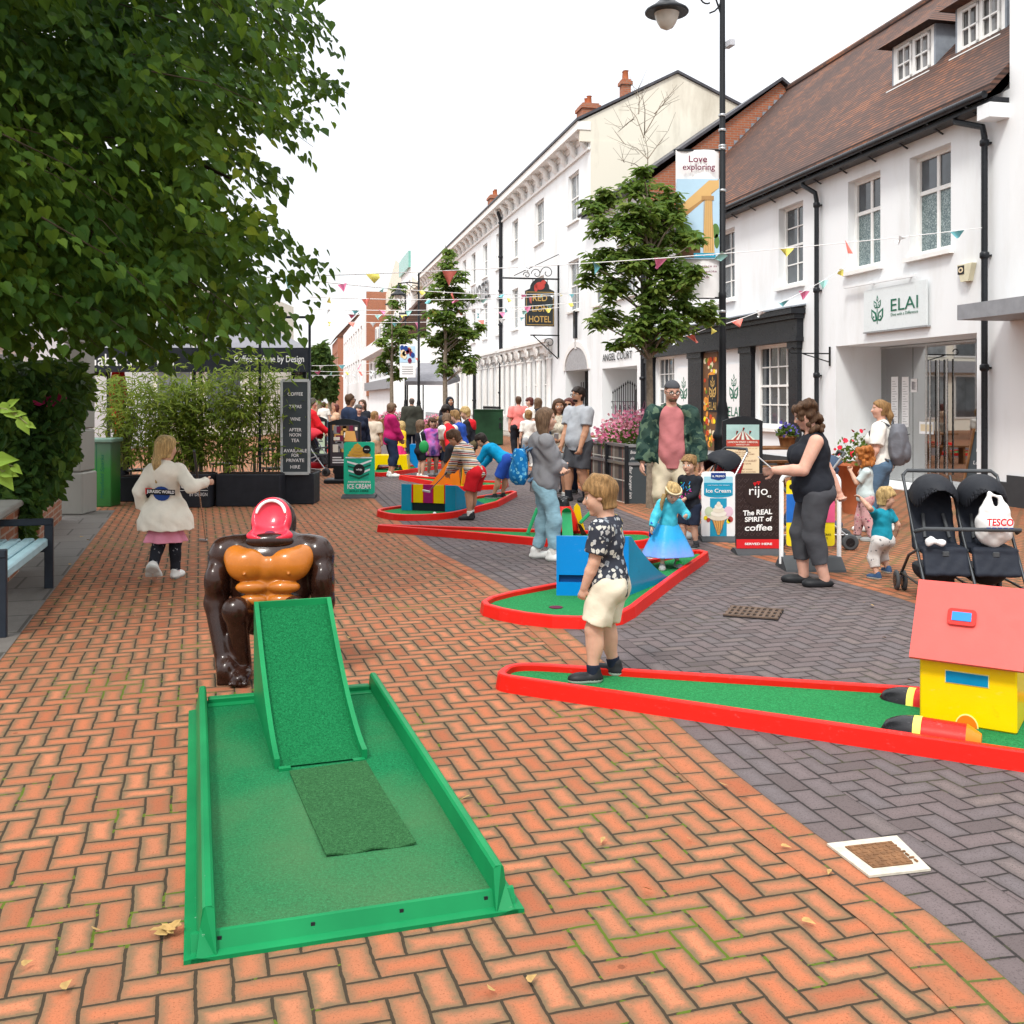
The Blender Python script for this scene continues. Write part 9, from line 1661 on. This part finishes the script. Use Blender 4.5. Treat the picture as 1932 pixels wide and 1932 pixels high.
person('distant woman in a white T-shirt and jeans walking away by the cafe blackboard', 611, 830, 1.52, 8, Y=38, fem=True, hair=('bob', 'brown'), wear=(('top', C['white_cotton'], dict(sl=.7, inf=.018, loose=.01)), ('legs', C['mid_denim'], dict(inf=.012)), SH(S_white)))
person('distant person in tan between the white T-shirt woman and the navy jacket man', 634, 850, 1.46, 120, Y=31, fem=True, skin='tan', hair=('long', 'auburn', .12), wear=(('top', C['tan_cotton'], dict(sl=.5, inf=.014)), ('legs', C['beige_cotton'], dict(inf=.012)), SH(S_white)))
person('person in a red jacket partly hidden behind the cafe blackboard', 588, 890, 1.63, -70, Y=22.5, skin='pink', hair=('short', 'grey'), head=(0, 8), hands={'R': (.12, .2, .55), 'L': (-.12, .2, .55)}, wear=(('top', C['red_cotton'], dict(sl=1.95, inf=.03, loose=.01, name='jacket')), ('legs', C['dark_navy'], dict(inf=.012)), SH(S_black)))
person('person in a salmon T-shirt and black trousers with a shoulder strap seen from behind', 978, 862, 1.68, 12, Y=29, fem=True, g=1.25, skin='pink', hair=('short', 'brown'), wear=(('top', C['salmon_cotton'], dict(sl=.8, inf=.022, loose=.014, sw=.01)), ('legs', C['black_cotton'], dict(inf=.012)), SH(S_black)))
person('woman with dark red hair and a white top near the hotel railings', 1000, 870, 1.66, 110, Y=26.5, fem=True, skin='pink', hair=('bob', 'auburn'), head=(10, 5), wear=(('top', C['white_cotton'], dict(sl=.7, inf=.018)), ('legs', C['dark_navy'], dict(inf=.012)), SH(S_black)))
person('fair haired child in white in front of the woman with dark red hair', 997, 875, 1.36, 20, Y=24.5, kid=.35, hair=('bob', 'sandy'), wear=(('top', C['white_cotton'], dict(sl=.9, inf=.018)), ('legs', C['grey_shorts'], dict(inf=.012)), SH(S_white)))
person('woman with very long brown hair in black walking beside the hotel railings', 1015, 868, 1.65, 15, Y=27.5, fem=True, hair=('long', 'mouse', .25), wear=(('top', C['black_cotton'], dict(sl=1.9, inf=.016)), ('legs', C['black_cotton'], dict(inf=.01)), SH(S_black)))
person('stooping person in black clothes beside the green painted cabinet', 228, 936, 1.40, -80, Y=17.0, skin='brown', hair=('none', 'black'), lean=18, head=(0, 25), wear=(('top', C['black_cotton'], dict(sl=1.97, inf=.035, hem=-.3, loose=.01, name='long_coat')), ('hoodup', C['black_cotton']), ('legs', C['black_cotton'], dict(inf=.02)), SH(S_white)))
# === PUSHCHAIRS
def wheel(mb, c, ax_, r, w_):
 ax_ = Vector(ax_).normalized(); x = ax_.orthogonal().normalized(); y = ax_.cross(x); mb.lathe(Vector(c)-ax_*w_/2, [(r*.8, 0), (r, w_*.2), (r, w_*.8), (r*.8, w_)], 18, 0, 1, 1, x, y, ax_); mb.lathe(Vector(c)-ax_*(w_/2+.004), [(r*.55, 0), (r*.55, w_+.008)], 14, 1, 1, 1, x, y, ax_)
def pushchair(label, pos, rz, double, hoodm, seatm, framem, scale=1.0):
 """local frame: seat faces -Y, handle at +Y"""
 t_ = thing('pushchair', label, 'pushchair', pos, rz); t_.scale = (scale,)*3; Wd = .76 if double else .46; fx = Wd/2; cloth_r = seatm
 for sx_ in ((-1, 0, 1) if double else (-1, 1)):
  x = sx_*fx; mb = MB(); mb.tube([(x, -.36, .14), (x, -.05, .52), (x, .28, .98)], .013, 8); mb.tube([(x, .34, .14), (x, .1, .34), (x, -.16, .42)], .012, 8); mb.tube([(x, -.36, .14), (x, .34, .16)], .010, 6); build(mb, 'frame_side', framem, t_, local=True)
  for y in (-.38, .36):
   mb = MB(); [wheel(mb, (x+d, y, .085), (1, 0, 0), .085, .028) for d in (-.03, .03)]; build(mb, 'wheel', [m_rubber, m_blk], t_, local=True)
 mb = MB(); mb.tube([(-fx, .28, .98), (-fx+.04, .31, 1.02), (fx-.04, .31, 1.02), (fx, .28, .98)], .016, 8); build(mb, 'handle', m_rubber, t_, local=True)
 mb = MB(); mb.tube([(-fx-.01, -.12, .56), (-fx+.02, -.28, .60), (fx-.02, -.28, .60), (fx+.01, -.12, .56)], .017, 8); build(mb, 'bumper_bar', m_rubber, t_, local=True)
 seats = ((-fx/2, fx-.03), (fx/2, fx-.03)) if double else ((0, Wd-.04),)
 for cx, w_ in seats:
  h2 = w_/2; s_ = SDF((cx-h2-.04, -.42, .16), (cx+h2+.04, .36, .98), .011)
  def slab(a, b, r): s_.cap((cx-h2+r, a[0], a[1]), (cx+h2-r, a[0], a[1]), r, r, .01);
  for k in range(15): q = k/14; slab((-.20+.26*q, .42-.0*q), None, .032)
  for k in range(18): q = k/17; slab((.06+.17*q, .42+.42*q), None, .032)
  for k in range(9): q = k/8; slab((-.20-.08*q, .42-.17*q), None, .022)
  s_.wrinkle(.003, 30); s_.mesh('seat', seatm, t_)
  s_ = SDF((cx-h2-.04, -.3, .6), (cx+h2+.04, .42, 1.1), .011); s_.ell((cx, .10, .80), (h2+.012, .27, .21), None, .02, [((0, 0, .74), (0, .55, -1)), ((0, -.06, .7), (0, -1, -.45))]); s_.ell((cx, .07, .775), (h2-.012, .255, .185), None, .01, [((0, .4, 0), (0, 1, 0))], True); s_.mesh('hood', hoodm, t_)
  mb = MB(); mb.tube([(cx-h2*.55, -.02, .50), (cx-h2*.45, .10, .68)], .014, 6); mb.tube([(cx+h2*.55, -.02, .50), (cx+h2*.45, .10, .68)], .014, 6); mb.obox(Vector((cx, -.24, .40)), Vector((1, 0, 0)), Vector((0, 1, 0)), UP, .05, .02, .04, 0, .005); build(mb, 'harness', m_rubber, t_, local=True)
  s_ = SDF((cx-h2, -.25, .1), (cx+h2, .36, .36), .013); s_.ell((cx, .05, .24), (h2-.01, .27, .12), None, .02, [((0, 0, .27), (0, 0, 1))]); s_.mesh('basket', hoodm, t_)
 return t_
nyl = cloth('black_nylon', (.014, .016, .021), .6, .3, 18)
dpos = Vector((X(1818, 8.25), 8.3, 0)); pushchair('black double pushchair with a carrier bag standing behind the yellow house', dpos, R(-6), True, nyl, cloth('dark_navy_nylon', (.016, .02, .03), .65, .3, 18), m_alu and M('graphite_frame', (.06, .065, .07), .35, metal=.6), 1.0)
s_ = SDF((-.17, -.13, -.2), (.17, .13, .26), .010); s_.ell((0, 0, -.04), (.145, .10, .16), None, .02); s_.cap((-.06, 0, .1), (-.03, 0, .22), .05, .014, .03); s_.cap((.07, 0, .08), (.05, 0, .2), .055, .014, .03); s_.cap((-.03, 0, .22), (.05, 0, .2), .012, .012, .01); s_.wrinkle(.009, 24, 1); bp = at(1875, 985, 8.12); t_ = thing('carrier_bag', 'white supermarket carrier bag with red and blue lettering on the double pushchair seat', 'bag', bp, R(-6))
s_.mesh('bag', M('white_polythene', (.74, .74, .73), .35, .05, 5), t_); mb = MB(); bd = Board(Vector((-.12, -.125, -.06)), (1, 0, 0), (0, -.12, 1), .004); bd.text(mb, 'TESCO', .12, .075, .20, .06, 1, 0, .03); build(mb, 'lettering', f_red, t_, local=True); mb = MB(); [bd.rect(mb, .02+.043*k, .02, .05+.043*k, .032, 1) for k in range(5)]; build(mb, 'dashes', f_navy, t_, local=True)
s_ = SDF((-.1, -.05, -.05), (.1, .05, .05), .008); s_.cap((-.06, 0, .01), (.05, .0, -.01), .022, .026, .02); s_.cap((-.03, .01, .02), (-.06, .0, -.02), .02, .02, .02); s_.wrinkle(.004, 50); t_ = thing('muslin_cloth', 'crumpled white cloth on the left seat of the double pushchair', 'cloth', at(1766, 1022, 8.08)); s_.mesh('fabric', f_white, t_)
redn = cloth('red_nylon', (.5, .015, .03), .6); pushchair('red and black pushchair behind the small boy in the neon print top', (X(1352, 12.4), 12.4, 0), R(-60), False, nyl, redn, m_alu); pushchair('slate blue pushchair behind the woman in the black vest', (X(1532, 11.3), 11.3, 0), R(-100), False, cloth('slate_blue_nylon', (.045, .07, .115), .65), cloth('slate_blue_seat', (.03, .045, .08), .65), m_alu, 1.02); pushchair('red pushchair beside the person in the red jacket near the cafe', (X(600, 21.6)-.1, 21.9, 0), R(70), False, redn, nyl, m_alu)
# === DAYLIGHT AND CAMERA
w = bpy.data.worlds.new('World'); scn.world = w; w.use_nodes = True; nt = w.node_tree; nt.nodes.clear()
N = nt.nodes.new; L = nt.links.new
out = N('ShaderNodeOutputWorld'); bg = N('ShaderNodeBackground'); sky = N('ShaderNodeTexSky'); sky.sky_type = 'NISHITA'; sky.sun_disc = False
SUN_EL, SUN_AZ = R(52), R(205)
sky.sun_elevation = SUN_EL; sky.sun_rotation = SUN_AZ; sky.altitude = 60; sky.air_density = 1.2; sky.dust_density = 2.5
tc = N('ShaderNodeTexCoord'); sep = N('ShaderNodeSeparateXYZ'); L(tc.outputs['Generated'], sep.inputs[0])
mp = N('ShaderNodeMapping'); mp.inputs['Scale'].default_value = (1.6, 1.6, 6.5); L(tc.outputs['Generated'], mp.inputs[0])
nz = N('ShaderNodeTexNoise'); nz.inputs['Scale'].default_value = 1.5; nz.inputs['Detail'].default_value = 7; nz.inputs['Roughness'].default_value = .55; L(mp.outputs[0], nz.inputs['Vector'])
rp = N('ShaderNodeValToRGB'); rp.color_ramp.elements[0].position = .50; rp.color_ramp.elements[0].color = (.76, .76, .76, 1); rp.color_ramp.elements[1].position = .64; rp.color_ramp.elements[1].color = (1, 1, 1, 1); L(nz.outputs[0], rp.inputs[0])
mr = N('ShaderNodeMapRange'); mr.inputs[1].default_value = 0; mr.inputs[2].default_value = 1; mr.inputs[3].default_value = 6.3; mr.inputs[4].default_value = 21; zz = N('ShaderNodeMath'); zz.operation = 'MULTIPLY'; L(sep.outputs[2], zz.inputs[0]); L(sep.outputs[2], zz.inputs[1]); L(zz.outputs[0], mr.inputs[0])
cc = N('ShaderNodeCombineColor')
for i, k in enumerate((1.0, 1.0, 1.01)):
 m = N('ShaderNodeMath'); m.operation = 'MULTIPLY'; m.inputs[1].default_value = k; L(mr.outputs[0], m.inputs[0]); L(m.outputs[0], cc.inputs[i])
mix = N('ShaderNodeMix'); mix.data_type = 'RGBA'; L(rp.outputs[0], mix.inputs[0]); L(sky.outputs[0], mix.inputs[6]); L(cc.outputs[0], mix.inputs[7])
L(mix.outputs[2], bg.inputs[0]); bg.inputs[1].default_value = .1; L(bg.outputs[0], out.inputs[0])
sl = bpy.data.lights.new('sun', 'SUN'); sl.energy = 1.5; sl.angle = R(10); sl.color = (1, .965, .90)
so = bpy.data.objects.new('sun', sl); col.objects.link(so)
dv = Vector((math.sin(SUN_AZ)*math.cos(SUN_EL), math.cos(SUN_AZ)*math.cos(SUN_EL), math.sin(SUN_EL)))
so.rotation_euler = dv.to_track_quat('Z', 'Y').to_euler(); so.location = dv*60
cd = bpy.data.cameras.new('camera'); cd.lens = 36; cd.sensor_width = 36; cd.shift_y = -.11; cd.clip_start = .05; cd.clip_end = 1500
co = bpy.data.objects.new('camera', cd); col.objects.link(co); co.location = (0, 0, CH); co.rotation_euler = (R(90), 0, 0); scn.camera = co
scn.view_settings.view_transform = 'Standard'; scn.view_settings.look = 'None'; scn.view_settings.exposure = .9; scn.view_settings.gamma = 1
scn.cycles.max_bounces = 8; scn.cycles.diffuse_bounces = 4; scn.cycles.transparent_max_bounces = 8
